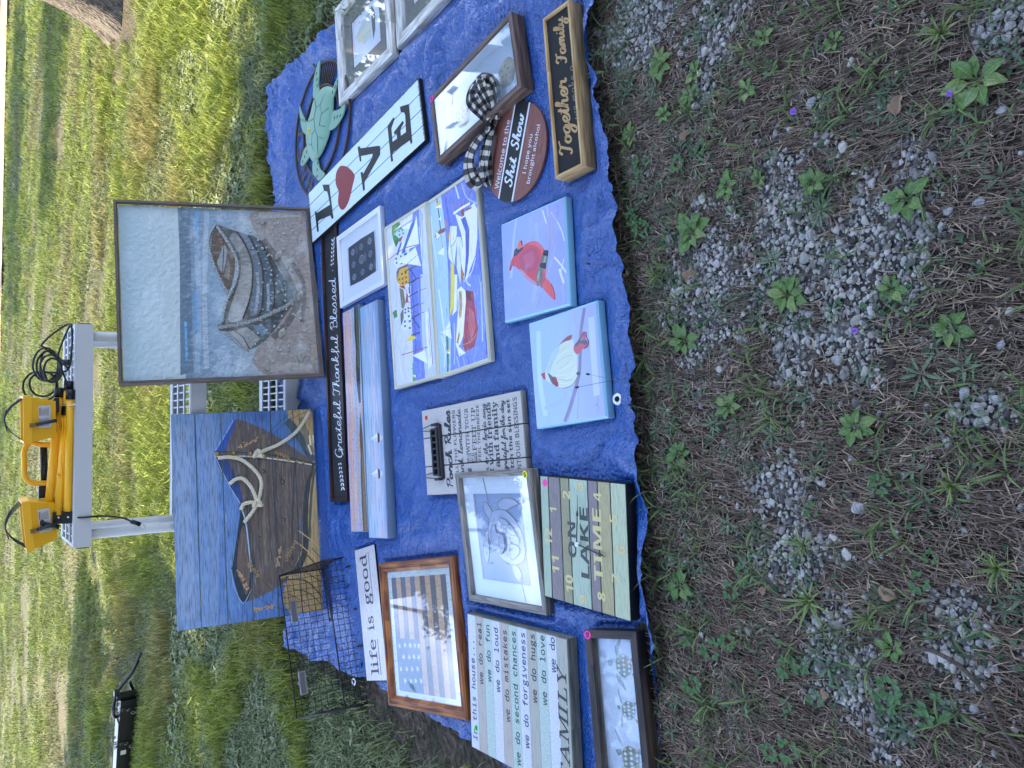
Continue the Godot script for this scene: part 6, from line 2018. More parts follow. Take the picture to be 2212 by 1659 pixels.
func build_oval_sign() -> void:
	var o := thing("oval_welcome_sign", "round brown welcome sign with a black band and plaid bow", "sign", T(V(0.749, 0.004, -1.962), Basis(Vector3.UP, -0.27)))
	var r := 0.159
	var rd := paper(420, 420, [[0.0, hexc("7c4a40")], [1.0, hexc("8a564a")]])
	grain(rd, 3, 36, 220, hexc("4c2c26"), 0.4, 0.0)
	grain(rd, 4, 30, 221, hexc("b07a6a"), 0.4, 0.05)
	var m := StandardMaterial3D.new()
	m.albedo_texture = ImageTexture.create_from_image(rd)
	m.roughness = 0.4
	m.uv1_scale = V(0.75, 0.75, 1)
	var d := part("disc", extrude_mesh(disc(0, 0, r, r, 64), 0, 0.008), m, o)
	var wh := flat("sign_white", Color(0.86, 0.88, 0.90), 0.5)
	var bk := flat("sign_black", Color(0.025, 0.025, 0.028), 0.5)
	var band := PackedVector2Array()
	for k in 3:
		var z0: float = [-0.048, -0.041, 0.029][k]
		var z1: float = [-0.041, 0.029, 0.036][k]
		var poly := PackedVector2Array()
		for i in 13:
			var z := lerpf(z0, z1, i / 12.0)
			poly.append(Vector2(sqrt(r * r - z * z) - 0.0005, z))
		for i in 13:
			var z := lerpf(z1, z0, i / 12.0)
			poly.append(Vector2(-sqrt(r * r - z * z) + 0.0005, z))
		part("band" if k == 1 else "band_line", extrude_mesh(poly, 0.0078, 0.0088 if k == 1 else 0.0090), bk if k == 1 else wh, o)
	letters(o, "Welcome to the", "sans", wh, Vector2(-0.122, -0.056), Vector2(0.100, -0.056), 0.023, 0.0082)
	script_text(o, "Shit", wh, Vector2(-0.112, 0.016), Vector2(-0.020, 0.016), 0.022, 0.0045, 0.0091, 0.6, 0.2)
	script_text(o, "Show", wh, Vector2(0.006, 0.016), Vector2(0.118, 0.016), 0.022, 0.0045, 0.0091, 0.6, 0.2)
	letters(o, "I hope you", "sans", wh, Vector2(-0.064, 0.078), Vector2(0.058, 0.078), 0.016, 0.0082)
	letters(o, "brought alcohol", "sans", wh, Vector2(-0.092, 0.108), Vector2(0.088, 0.108), 0.016, 0.0082)
	# plaid ribbon: knot, loops and tails
	var im := Image.create(64, 64, false, Image.FORMAT_RGB8)
	for y in 64:
		for x in 64:
			var a := (x / 32) % 2
			var b := (y / 32) % 2
			im.set_pixel(x, y, [Color(0.03, 0.03, 0.035), Color(0.30, 0.29, 0.28), Color(0.78, 0.75, 0.70)][a + b])
	var pl := StandardMaterial3D.new()
	pl.albedo_texture = ImageTexture.create_from_image(im)
	pl.roughness = 0.85
	pl.backlight = Color(0.2, 0.2, 0.2)
	var inv := Basis(Vector3.UP, 0.27)
	var kn := inv * V(0.116, 0, -0.102)
	var paths := [
		["loop", [V(0.116, 0.020, -0.102), V(0.150, 0.055, -0.120), V(0.205, 0.075, -0.160), V(0.255, 0.060, -0.150), V(0.225, 0.035, -0.110), V(0.165, 0.030, -0.095), V(0.120, 0.022, -0.098)], 0.055],
		["loop", [V(0.118, 0.022, -0.100), V(0.170, 0.060, -0.080), V(0.225, 0.085, -0.095), V(0.262, 0.070, -0.120), V(0.240, 0.050, -0.080), V(0.180, 0.035, -0.070), V(0.125, 0.022, -0.095)], 0.045],
		["loop", [V(0.112, 0.022, -0.105), V(0.070, 0.050, -0.150), V(0.010, 0.062, -0.185), V(-0.050, 0.045, -0.190), V(-0.062, 0.028, -0.165), V(0.000, 0.030, -0.140), V(0.070, 0.026, -0.120), V(0.114, 0.022, -0.105)], 0.060],
		["tail", [V(0.110, 0.020, -0.104), V(0.060, 0.034, -0.120), V(0.005, 0.030, -0.135), V(-0.055, 0.022, -0.135), V(-0.085, 0.014, -0.130)], 0.052],
		["tail", [V(0.120, 0.020, -0.098), V(0.140, 0.036, -0.075), V(0.158, 0.030, -0.045), V(0.172, 0.022, -0.020), V(0.182, 0.014, -0.005)], 0.040],
	]
	var bow := thing("plaid_bow", "black and white plaid ribbon bow at the top of the oval welcome sign", "bow", T(V(0.749, 0.004, -1.962)))
	for p in paths:
		part("ribbon_" + p[0], ribbon(p[1], p[2]), pl, bow)
	part("ribbon_knot", ribbon([V(0.098, 0.012, -0.120), V(0.104, 0.040, -0.112), V(0.118, 0.046, -0.102), V(0.132, 0.036, -0.092), V(0.134, 0.012, -0.088)], 0.034), pl, bow)


func ribbon(pts: Array, wd: float) -> ArrayMesh:
	var p := smooth_path(pts, 8)
	var st := begin(true)
	var run := 0.0
	var pa := []
	for i in p.size():
		if i > 0:
			run += p[i].distance_to(p[i - 1])
		var d := (p[mini(i + 1, p.size() - 1)] - p[maxi(i - 1, 0)]).normalized()
		var s := d.cross(V(0.25, 1, 0.2)).normalized()
		var n := s.cross(d)
		var row := []
		var t := float(i) / (p.size() - 1)
		var ww := wd * (0.35 + 0.65 * pow(sin(PI * clampf(t, 0.06, 0.94)), 0.6))
		for k in 7:
			var q := k / 6.0 - 0.5
			row.append([p[i] + s * q * ww + n * (sin(q * 9.0 + t * 5.0) * 0.006), Vector2(k / 6.0 * 2.0, run / 0.034)])
		if i > 0:
			for k in 6:
				var out := n if n.y > 0 else -n
				var a: Array = pa[k]
				var b: Array = pa[k + 1]
				var c: Array = row[k + 1]
				var e: Array = row[k]
				tri(st, a[0], b[0], c[0], out, a[1], b[1], c[1])
				tri(st, a[0], c[0], e[0], out, a[1], c[1], e[1])
		pa = row
	return done(st)


func hoop_pts(s: String) -> PackedVector2Array:
	return pts2(s)


func build_turtle_hoop() -> void:
	var o := thing("turtle_hoop", "round metal rope hoop with a pale green sea turtle", "wall ornament", T(V(1.216, 0.006, -3.521)))
	var rust := wood("rust", Color(0.16, 0.12, 0.10), Color(0.34, 0.26, 0.22), 61, 0.6, 8)
	for r in [0.322, 0.212]:
		var ring := []
		for i in 49:
			var a := TAU * i / 48.0
			ring.append(V(cos(a) * r, 0.008, sin(a) * r))
		part("rope_ring", rope_mesh(ring, 0.0062), rust, o)
	# letters between the rings and slats
	var words := [["H", -2.62], ["N", -2.22], ["S", -1.80], ["T", -1.40]]
	for q in words:
		var a: float = q[1]
		var c := Vector2(cos(a), sin(a)) * 0.232
		var ex := Vector2(-sin(a), cos(a))
		letters(o, q[0], "bold", rust, c - ex * 0.032, c + ex * 0.032, 0.072, 0.008)
	for k in 7:
		var a := 0.02 + 0.085 * k
		part("slat", rod(V(cos(a) * 0.215, 0.008, sin(a) * 0.215), V(cos(a + 0.03) * 0.320, 0.008, sin(a + 0.03) * 0.320), 0.004, 6), rust, o)
	var green := flat("turtle_green", Color(0.44, 0.60, 0.50), 0.45)
	var shapes := [
		["shell", "191,-6 193,44 179,104 148,154 92,153 37,149 -29,123 -76,87 -120,29 -140,-32 -139,-73 -92,-129 -34,-158 29,-172 69,-159 109,-117 166,-77", 0.012, 0.026],
		["flipper", "174,-78 227,-85 282,-73 329,-33 339,-9 281,-14 225,-22 179,-5", 0.012, 0.018],
		["flipper", "129,136 166,163 205,225 160,195 115,159", 0.012, 0.018],
		["flipper", "56,-141 108,-193 149,-233 187,-260 128,-250 59,-220 14,-160", 0.012, 0.018],
		["flipper", "42,145 36,225 44,283 10,277 -23,227 -37,172 -27,118", 0.012, 0.018],
		["flipper", "-52,-120 -47,-175 -82,-213 -112,-232 -130,-211 -126,-171 -96,-112", 0.012, 0.018],
		["head", "-127,-68 -188,-77 -222,-38 -248,9 -232,74 -191,12 -128,-26", 0.012, 0.0165],
	]
	var hole := flat("hole", Color(0.02, 0.02, 0.02), 0.9)
	for s in shapes:
		var poly := smooth2(pts2(s[1]), true, 4)
		if s[0] == "shell":
			var st := begin(true)
			var c := Vector2(0.03, -0.005)
			for i in poly.size():
				var a := poly[i]
				var b := poly[(i + 1) % poly.size()]
				var ring0 := [V(a.x, s[2], a.y), V(b.x, s[2], b.y)]
				var ring1 := [V(a.x, 0.017, a.y), V(b.x, 0.017, b.y)]
				quad(st, ring0[0], ring0[1], ring1[1], ring1[0], V(a.x - c.x, 0, a.y - c.y))
				var pr := ring1
				for k in 3:
					var f: float = [0.75, 0.4, 0.0][k]
					var yy: float = [0.024, 0.029, 0.031][k]
					var nx := [V(c.x + (a.x - c.x) * f, yy, c.y + (a.y - c.y) * f), V(c.x + (b.x - c.x) * f, yy, c.y + (b.y - c.y) * f)]
					quad(st, pr[0], pr[1], nx[1], nx[0], Vector3.UP)
					pr = nx
			var sh := part("shell", done(st), green, o)
			var seam := flat("turtle_seam", Color(0.25, 0.36, 0.30), 0.5)
			for q in ["-100,-40 -60,-70 -10,-60 0,-20 -40,10 -90,0", "0,-20 60,-40 110,-20 110,30 60,50 10,30", "-60,-70 -40,-120", "60,-40 70,-130", "110,-20 160,-50", "110,30 150,70", "60,50 70,120", "10,30 -10,90", "-40,10 -60,60", "-90,0 -120,0"]:
				var l := []
				for p in pts2(q):
					var dd := (p - c).length() / 0.17
					l.append(V(p.x, 0.0312 - 0.012 * dd * dd, p.y))
				part("shell_seam", tube_mesh(l, 0.0014, 5, 1), seam, sh)
		else:
			var fp := part(s[0], extrude_mesh(poly, s[2], s[3]), green, o)
			var base := pts2(s[1])
			var c := Vector2.ZERO
			for p in base:
				c += p / base.size()
			for k in 3:
				var hp := c + (c - Vector2(0.03, 0)).normalized() * (k - 1) * 0.032
				part("slot", extrude_mesh(disc(hp.x, hp.y, 0.009, 0.0042, 12, k * 0.5), s[3] - 0.001, s[3] + 0.0006), hole, fp)
	sticker(o, Vector2(0.02, -0.105), 0.0285, Color(0.93, 0.90, 0.10), "5", 0.012)


# ------------------------------------------------------------------ wire basket and black box

func build_basket() -> void:
	var o := thing("wire_basket", "long black wire mesh basket with label holders, standing half on the tarp", "basket", T(V(-1.078, 0.008, -3.042), Basis(Vector3.UP, 0.395)))
	var wire := flat("basket_wire", Color(0.025, 0.025, 0.028), 0.4, 0.3)
	var w := 0.62
	var d := 0.27
	var hn := 0.105
	var hf := 0.205
	var nr := begin()
	# corners: near side z = 0, far side z = -d
	var x0 := -w / 2
	var x1 := w / 2
	var top := [V(x0, hn, 0), V(x1, hn, 0), V(x1, hf, -d - 0.02), V(x0, hf, -d - 0.02)]
	var bot := [V(x0, 0.004, 0), V(x1, 0.004, 0), V(x1, 0.004, -d), V(x0, 0.004, -d)]
	for i in 4:
		part("rim", rod(top[i], top[(i + 1) % 4], 0.0032, 8), wire, o)
		part("corner_post", rod(bot[i], top[i], 0.0028, 8), wire, o)
		part("base_rail", rod(bot[i], bot[(i + 1) % 4], 0.0028, 8), wire, o)
	var names := ["near_mesh", "end_mesh", "far_mesh", "end_mesh", "base_mesh"]
	var faces := [[bot[0], bot[1], top[1], top[0], 24, 4], [bot[1], bot[2], top[2], top[1], 11, 6], [bot[2], bot[3], top[3], top[2], 24, 7], [bot[3], bot[0], top[0], top[3], 11, 6], [bot[0], bot[1], bot[2], bot[3], 24, 11]]
	for k in 5:
		var f: Array = faces[k]
		var st := begin(true)
		for i in range(1, f[4]):
			var t: float = float(i) / f[4]
			tube(st, PackedVector3Array([f[0].lerp(f[1], t), f[3].lerp(f[2], t)]), 0.0013, 0.0013, 5, false)
		for i in range(1, f[5]):
			var t: float = float(i) / f[5]
			tube(st, PackedVector3Array([f[0].lerp(f[3], t), f[1].lerp(f[2], t)]), 0.0013, 0.0013, 5, false)
		part(names[k], done(st), wire, o)
	# label holders on the far side, hooks on the near side
	var lm := flat("label_metal", Color(0.50, 0.50, 0.52), 0.35, 0.7)
	for s in [0.14, -0.17]:
		var at := T(V(s, hf * 0.80, -d - 0.006), Basis(Vector3.RIGHT, PI / 2 - 0.10))
		var hd := part("label_holder", box_mesh(V(0, 0, 0), V(0.098, 0.003, 0.030)), lm, o, at)
		for e in [-0.0135, 0.0135]:
			part("holder_edge", box_mesh(V(0, 0.003, e), V(0.098, 0.004, 0.004)), lm, hd)
		for e in [-0.047, 0.047]:
			part("holder_end", box_mesh(V(e, 0.003, 0), V(0.004, 0.004, 0.022)), lm, hd)
		part("label_card", box_mesh(V(0, 0.0022, 0), V(0.088, 0.001, 0.020)), flat("card", Color(0.34, 0.33, 0.34), 0.7), hd)
		part("holder_tab", extrude_mesh(disc(0, -0.015, 0.008, 0.006, 14), -0.0015, 0.0015), lm, hd)
	for s in [0.265, 0.08, -0.075, -0.27]:
		part("hook", tube_mesh([V(s, 0.012, 0.002), V(s, 0.012, 0.016), V(s - 0.002, 0.010, 0.034), V(s - 0.002, 0.002, 0.040)], 0.0042, 8, 5), wire, o)


func build_black_box() -> void:
	# a long black steel beam lying in the grass, chains and a cable about its end
	var dir := V(-0.86, 0, -0.15).normalized()
	var yaw := atan2(-dir.z, dir.x)
	var o := thing("black_beam", "long black steel beam lying in tall grass, wrapped with chains", "beam", T(V(-2.80, -0.03, -7.30), Basis(Vector3.UP, yaw) * Basis.from_scale(V(1, 0.86, 1))))
	var blk := flat("beam_black", Color(0.018, 0.018, 0.02), 0.3)
	var bm := begin()
	box(bm, V(0.9, 0.12, 0), V(1.8, 0.20, 0.10))
	part("beam", done(bm), blk, o)
	part("top_plate", box_mesh(V(0.98, 0.228, 0.01), V(1.55, 0.008, 0.13)), flat("beam_grey", Color(0.16, 0.16, 0.17), 0.25), o)
	part("end_bracket", box_mesh(V(-0.02, 0.13, 0.0), V(0.05, 0.24, 0.05)), blk, o)
	part("end_bracket", box_mesh(V(-0.06, 0.25, 0.0), V(0.05, 0.05, 0.04)), blk, o)
	part("sticker", box_mesh(V(0.49, 0.17, -0.0515), V(0.04, 0.05, 0.001)), flat("decal", Color(0.72, 0.70, 0.64), 0.5), o)
	part("cable", tube_mesh([V(-0.35, 0.02, 0.1), V(-0.20, 0.10, 0.06), V(-0.05, 0.22, 0.06), V(0.08, 0.27, 0.02), V(0.20, 0.24, 0.06), V(0.15, 0.14, 0.08), V(0.02, 0.08, 0.08), V(-0.1, 0.12, 0.07)], 0.016, 8, 6), blk, o)
	var steel := flat("chain_steel", Color(0.40, 0.38, 0.34), 0.4, 0.8)
	var link := TorusMesh.new()
	link.inner_radius = 0.008
	link.outer_radius = 0.018
	link.rings = 10
	link.ring_segments = 6
	for x in [0.10, 0.42]:
		for i in 12:
			var t := i / 11.0
			var a := lerpf(-0.5, PI + 0.5, t)
			var p := V(x + 0.03 * sin(i * 1.3), 0.12 + sin(a) * 0.125 if a < PI * 0.5 else 0.12 + sin(a) * 0.125, cos(a) * 0.075)
			part("chain_link", link, steel, o, T(p, Basis(V(1, 0, 0), a + PI / 2) * Basis(Vector3.BACK, (PI / 2) * (i % 2)) * Basis.from_scale(V(1, 1, 1.3))))

# ------------------------------------------------------------------ plants and litter in the foreground

func leaf_mesh(ln: float, wd: float, stalk: float, arch: float, fold: float, serr := 0.0, pts := 0.5, wave := 0.0) -> ArrayMesh:
	# a leaf along +x: stalk, then a blade; arch lifts then drops it, fold raises its halves
	var st := begin(true)
	var n := 9
	var rows := []
	for i in n + 1:
		var t := float(i) / n
		var w := 0.0
		if t < stalk:
			w = wd * 0.05
		else:
			var q := (t - stalk) / (1.0 - stalk)
			w = wd * 0.5 * pow(sin(PI * pow(q, pts)), 0.8) + 0.0004
			if serr > 0.0:
				w *= 1.0 + serr * (1.0 if i % 2 == 0 else -1.0)
		if i == n:
			w = 0.0002
		var x := ln * t
		var y := arch * ln * (t * 1.6 - t * t * 1.5)
		var row := []
		for k in 5:
			var u := (k - 2) / 2.0
			row.append([V(x, y + absf(u) * w * fold + wave * wd * sin(t * 11.0 + u * 1.5) * absf(u), u * w), Vector2(0.5 + u * 0.5, t)])
		rows.append(row)
	for i in n:
		for k in 4:
			var a: Array = rows[i][k]
			var b: Array = rows[i + 1][k]
			var c: Array = rows[i + 1][k + 1]
			var d: Array = rows[i][k + 1]
			tri(st, a[0], b[0], c[0], Vector3.UP, a[1], b[1], c[1])
			tri(st, a[0], c[0], d[0], Vector3.UP, a[1], c[1], d[1])
	return done(st)


func trefoil(ln: float) -> ArrayMesh:
	var leaflet := leaf_mesh(ln * 0.55, ln * 0.42, 0.03, 0.12, 0.35, 0.09, 0.75)
	var st := SurfaceTool.new()
	st.begin(Mesh.PRIMITIVE_TRIANGLES)
	var tip := V(ln * 0.52, ln * 0.22, 0)
	for a in [-1.25, 0.0, 1.25]:
		st.append_from(leaflet, 0, Transform3D(Basis(Vector3.UP, a), tip))
	var stem := begin(true)
	tube(stem, PackedVector3Array([Vector3.ZERO, V(ln * 0.25, ln * 0.14, 0), tip]), 0.0011, 0.0008, 5)
	st.append_from(done(stem), 0, Transform3D.IDENTITY)
	return st.commit()


func build_plants() -> void:
	var r := RandomNumberGenerator.new()
	r.seed = 99
	var sets := {
		"plantain": [leaf_mesh(1.0, 0.46, 0.30, 0.30, 0.30, 0, 0.62, 0.05), leaf_mesh(1.0, 0.52, 0.25, 0.22, 0.22, 0, 0.62, 0.08), leaf_mesh(0.9, 0.40, 0.30, 0.42, 0.4, 0, 0.6, 0.05)],
		"hawkweed": [leaf_mesh(1.0, 0.17, 0.12, 0.22, 0.30, 0, 0.8, 0.03), leaf_mesh(0.85, 0.16, 0.1, 0.35, 0.25, 0, 0.85, 0.05), leaf_mesh(1.1, 0.15, 0.2, 0.15, 0.4, 0, 0.7, 0.04)],
		"strawberry": [trefoil(1.0), trefoil(1.15)],
		"grass": [leaf_mesh(1.0, 0.085, 0.02, 0.45, 0.35, 0, 0.6), leaf_mesh(1.15, 0.075, 0.02, 0.30, 0.35, 0, 0.6), leaf_mesh(0.8, 0.09, 0.02, 0.62, 0.35, 0, 0.6)],
	}
	var names := {"plantain": "plantain_plant", "hawkweed": "hawkweed_plant", "strawberry": "strawberry_plant", "grass": "grass_tuft", "flower": "purple_flower", "deadleaf": "dead_leaf", "stone": "stone"}
	var groups := {"plantain": "plantains in front of the tarp", "hawkweed": "grey-green weeds in front of the tarp", "strawberry": "strawberry plants in front of the tarp", "grass": "spiky tufts in front of the tarp", "flower": "purple flowers", "deadleaf": "dead leaves on the ground", "stone": "larger stones on the ground"}
	var cats := {"plantain": "plant", "hawkweed": "plant", "strawberry": "plant", "grass": "plant", "flower": "flower", "deadleaf": "leaf", "stone": "stone"}
	var lm := {"plantain": [mats["leaf_plantain"], mats["leaf_pale"]], "hawkweed": [mats["leaf_weed"]], "strawberry": [mats["leaf_berry"]], "grass": [mats["leaf_spiky"], mats["leaf_pale"]]}
	var stones := []
	for k in 4:
		stones.append(stone_mesh(2, 60 + k))
	var stm := wood("stone_grey", Color(0.48, 0.47, 0.46), Color(0.66, 0.65, 0.64), 71, 0.9, 6)
	for p in PLANTS:
		var kind: String = p[0]
		var rad: float = p[3]
		var at := T(V(p[1], ground_y(p[1], p[2]) + 0.002, p[2]), Basis(Vector3.UP, r.randf() * TAU))
		if kind == "stone":
			var s := part("stone", stones[r.randi() % 4], stm, self, at * T(V(0, rad * 0.25, 0), Basis.from_euler(V(r.randf(), r.randf() * 6, r.randf())).scaled(V(rad * 1.05, rad * 0.75, rad * 0.9))))
			tag(s, p[4], "stone", groups[kind])
			continue
		if kind == "deadleaf":
			var s := part("dead_leaf", leaf_mesh(rad * 2.0, rad * 1.2, 0.1, 0.3, 0.9, 0.06, 0.7, 0.15), flat("dead_%d" % (r.randi() % 2), Color(0.42, 0.30, 0.22) if r.randf() > 0.4 else Color(0.55, 0.45, 0.36), 0.8), self, at * T(V(0, 0.006, 0)))
			tag(s, p[4], "leaf", groups[kind])
			continue
		var o := thing(names[kind], p[4], cats[kind], at, groups[kind])
		if kind == "flower":
			var vio := flat("violet", Color(0.62, 0.38, 0.78), 0.7)
			part("stalk", tube_mesh([V(0, 0, 0), V(0.01, 0.03, 0.0), V(0.03, 0.05, 0.01)], 0.0010, 5, 5), mats["leaf_weed"], o)
			part("bud", ball(0.0045, 8), mats["leaf_weed"], o, T(V(0.03, 0.052, 0.01)))
			var pet := begin()
			for k in 26:
				var a := TAU * k / 26.0 + r.randf() * 0.2
				var e := r.randf_range(0.5, 1.1)
				var c := V(0.03, 0.055, 0.01)
				var d := V(cos(a), e, sin(a)).normalized() * rad * 1.0
				var n := V(-sin(a), 0, cos(a)) * 0.0009
				quad(pet, c - n * 0.5, c + n * 0.5, c + d + n, c + d - n, Vector3.UP)
			part("petals", done(pet), vio, o)
			continue
		var n: int = {"plantain": 6 + r.randi() % 3, "hawkweed": 7 + r.randi() % 4, "strawberry": 3 + r.randi() % 2, "grass": 13 + r.randi() % 7}[kind]
		var a0 := r.randf() * TAU
		for k in n:
			var a := a0 + TAU * k / n + r.randf_range(-0.25, 0.25)
			var up := r.randf_range(0.05, 0.35) if kind != "grass" else r.randf_range(0.05, 0.9)
			var s := rad * r.randf_range(0.8, 1.2) * (1.0 if kind != "plantain" else 1.15)
			var b := Basis(Vector3.UP, a) * Basis(Vector3.BACK, up) * Basis.from_scale(Vector3.ONE * s)
			var ms: Array = sets[kind]
			var mm: Array = lm[kind]
			part("leaf", ms[r.randi() % ms.size()], mm[0] if r.randf() < 0.75 else mm[mm.size() - 1], o, T(V(0, 0.002, 0), b))
	# seed heads of thin grass that lean over the tarp's edge
	var dark := flat("seed_brown", Color(0.18, 0.12, 0.07), 0.8)
	var i := 0
	for q in [[V(0.28, 0, -1.30), V(0.33, 0.085, -1.52), "thin seed stalk leaning over the tarp below the red bird picture"], [V(-0.01, 0, -1.33), V(0.03, 0.07, -1.53), "pale seed stalk crossing the pale bird picture's lower edge"], [V(0.03, 0, -1.31), V(-0.005, 0.10, -1.54), "dark seed stalk with a fat head before the pale bird picture"], [V(-0.09, 0, -1.2), V(-0.05, 0.05, -1.39), "short seed stalk beside the tarp grommet"]]:
		var o := thing("seed_stalk", q[2], "grass stalk", T(q[0]), "seed stalks at the tarp edge")
		var e: Vector3 = q[1] - q[0]
		part("stalk", tube_mesh([Vector3.ZERO, e * 0.5 + V(0.004, 0.015, 0), e], 0.0006, 5, 6), mats["leaf_weed"] if i % 2 == 1 else dark, o)
		part("seed_head", rod(e, e + e.normalized() * 0.009, 0.0028, 7), dark, o)
		i += 1
	# a fallen twig
	var tw := part("twig", tube_mesh([V(-0.50, 0.010, -0.70), V(-0.48, 0.016, -0.655), V(-0.495, 0.014, -0.60), V(-0.53, 0.012, -0.56), V(-0.58, 0.010, -0.53), V(-0.62, 0.006, -0.50)], 0.0042, 7, 5), wood("twig_bark", Color(0.16, 0.13, 0.10), Color(0.32, 0.27, 0.22), 73), self)
	tag(tw, "bent grey-brown twig on the litter, farthest from the tarp", "twig")
	var nut := part("acorn_cap", tube_mesh([V(0.055, 0.008, -0.735), V(0.055, 0.016, -0.735)], 0.009, 10, 1), flat("acorn", Color(0.13, 0.09, 0.06), 0.8), self)
	tag(nut, "small round brown nut cap beside the purple flower in the gravel", "nut")


func stone_mesh(sub: int, sd: int) -> ArrayMesh:
	# a broken, faceted pebble of radius 1
	var r := RandomNumberGenerator.new()
	r.seed = sd
	var cuts := []
	for i in 8:
		cuts.append([V(r.randfn(), r.randfn(), r.randfn()).normalized(), r.randf_range(0.45, 0.72)])
	var st := begin()
	var f := [Vector3.RIGHT, Vector3.LEFT, Vector3.UP, Vector3.DOWN, Vector3.BACK, Vector3.FORWARD]
	for x in [0, 1]:
		for y in [2, 3]:
			for z in [4, 5]:
				var list := [[f[x], f[y], f[z]]]
				for s in sub:
					var nl := []
					for t in list:
						var ab: Vector3 = (t[0] + t[1]).normalized()
						var bc: Vector3 = (t[1] + t[2]).normalized()
						var ca: Vector3 = (t[2] + t[0]).normalized()
						nl.append([t[0], ab, ca])
						nl.append([ab, t[1], bc])
						nl.append([ca, bc, t[2]])
						nl.append([ab, bc, ca])
					list = nl
				for t in list:
					var q := []
					for v: Vector3 in t:
						var d := 1.0
						for c in cuts:
							var k: float = v.dot(c[0])
							if k > 0.05:
								d = minf(d, c[1] / k)
						q.append(v * d)
					tri(st, q[0], q[1], q[2], q[0] + q[1] + q[2], Vector2(q[0].x, q[0].y), Vector2(q[1].x, q[1].y), Vector2(q[2].x, q[2].y))
	return done(st)


func on_bare(x: float, z: float) -> bool:
	return z > tarp_edge(x) - 0.03 or x > 1.72


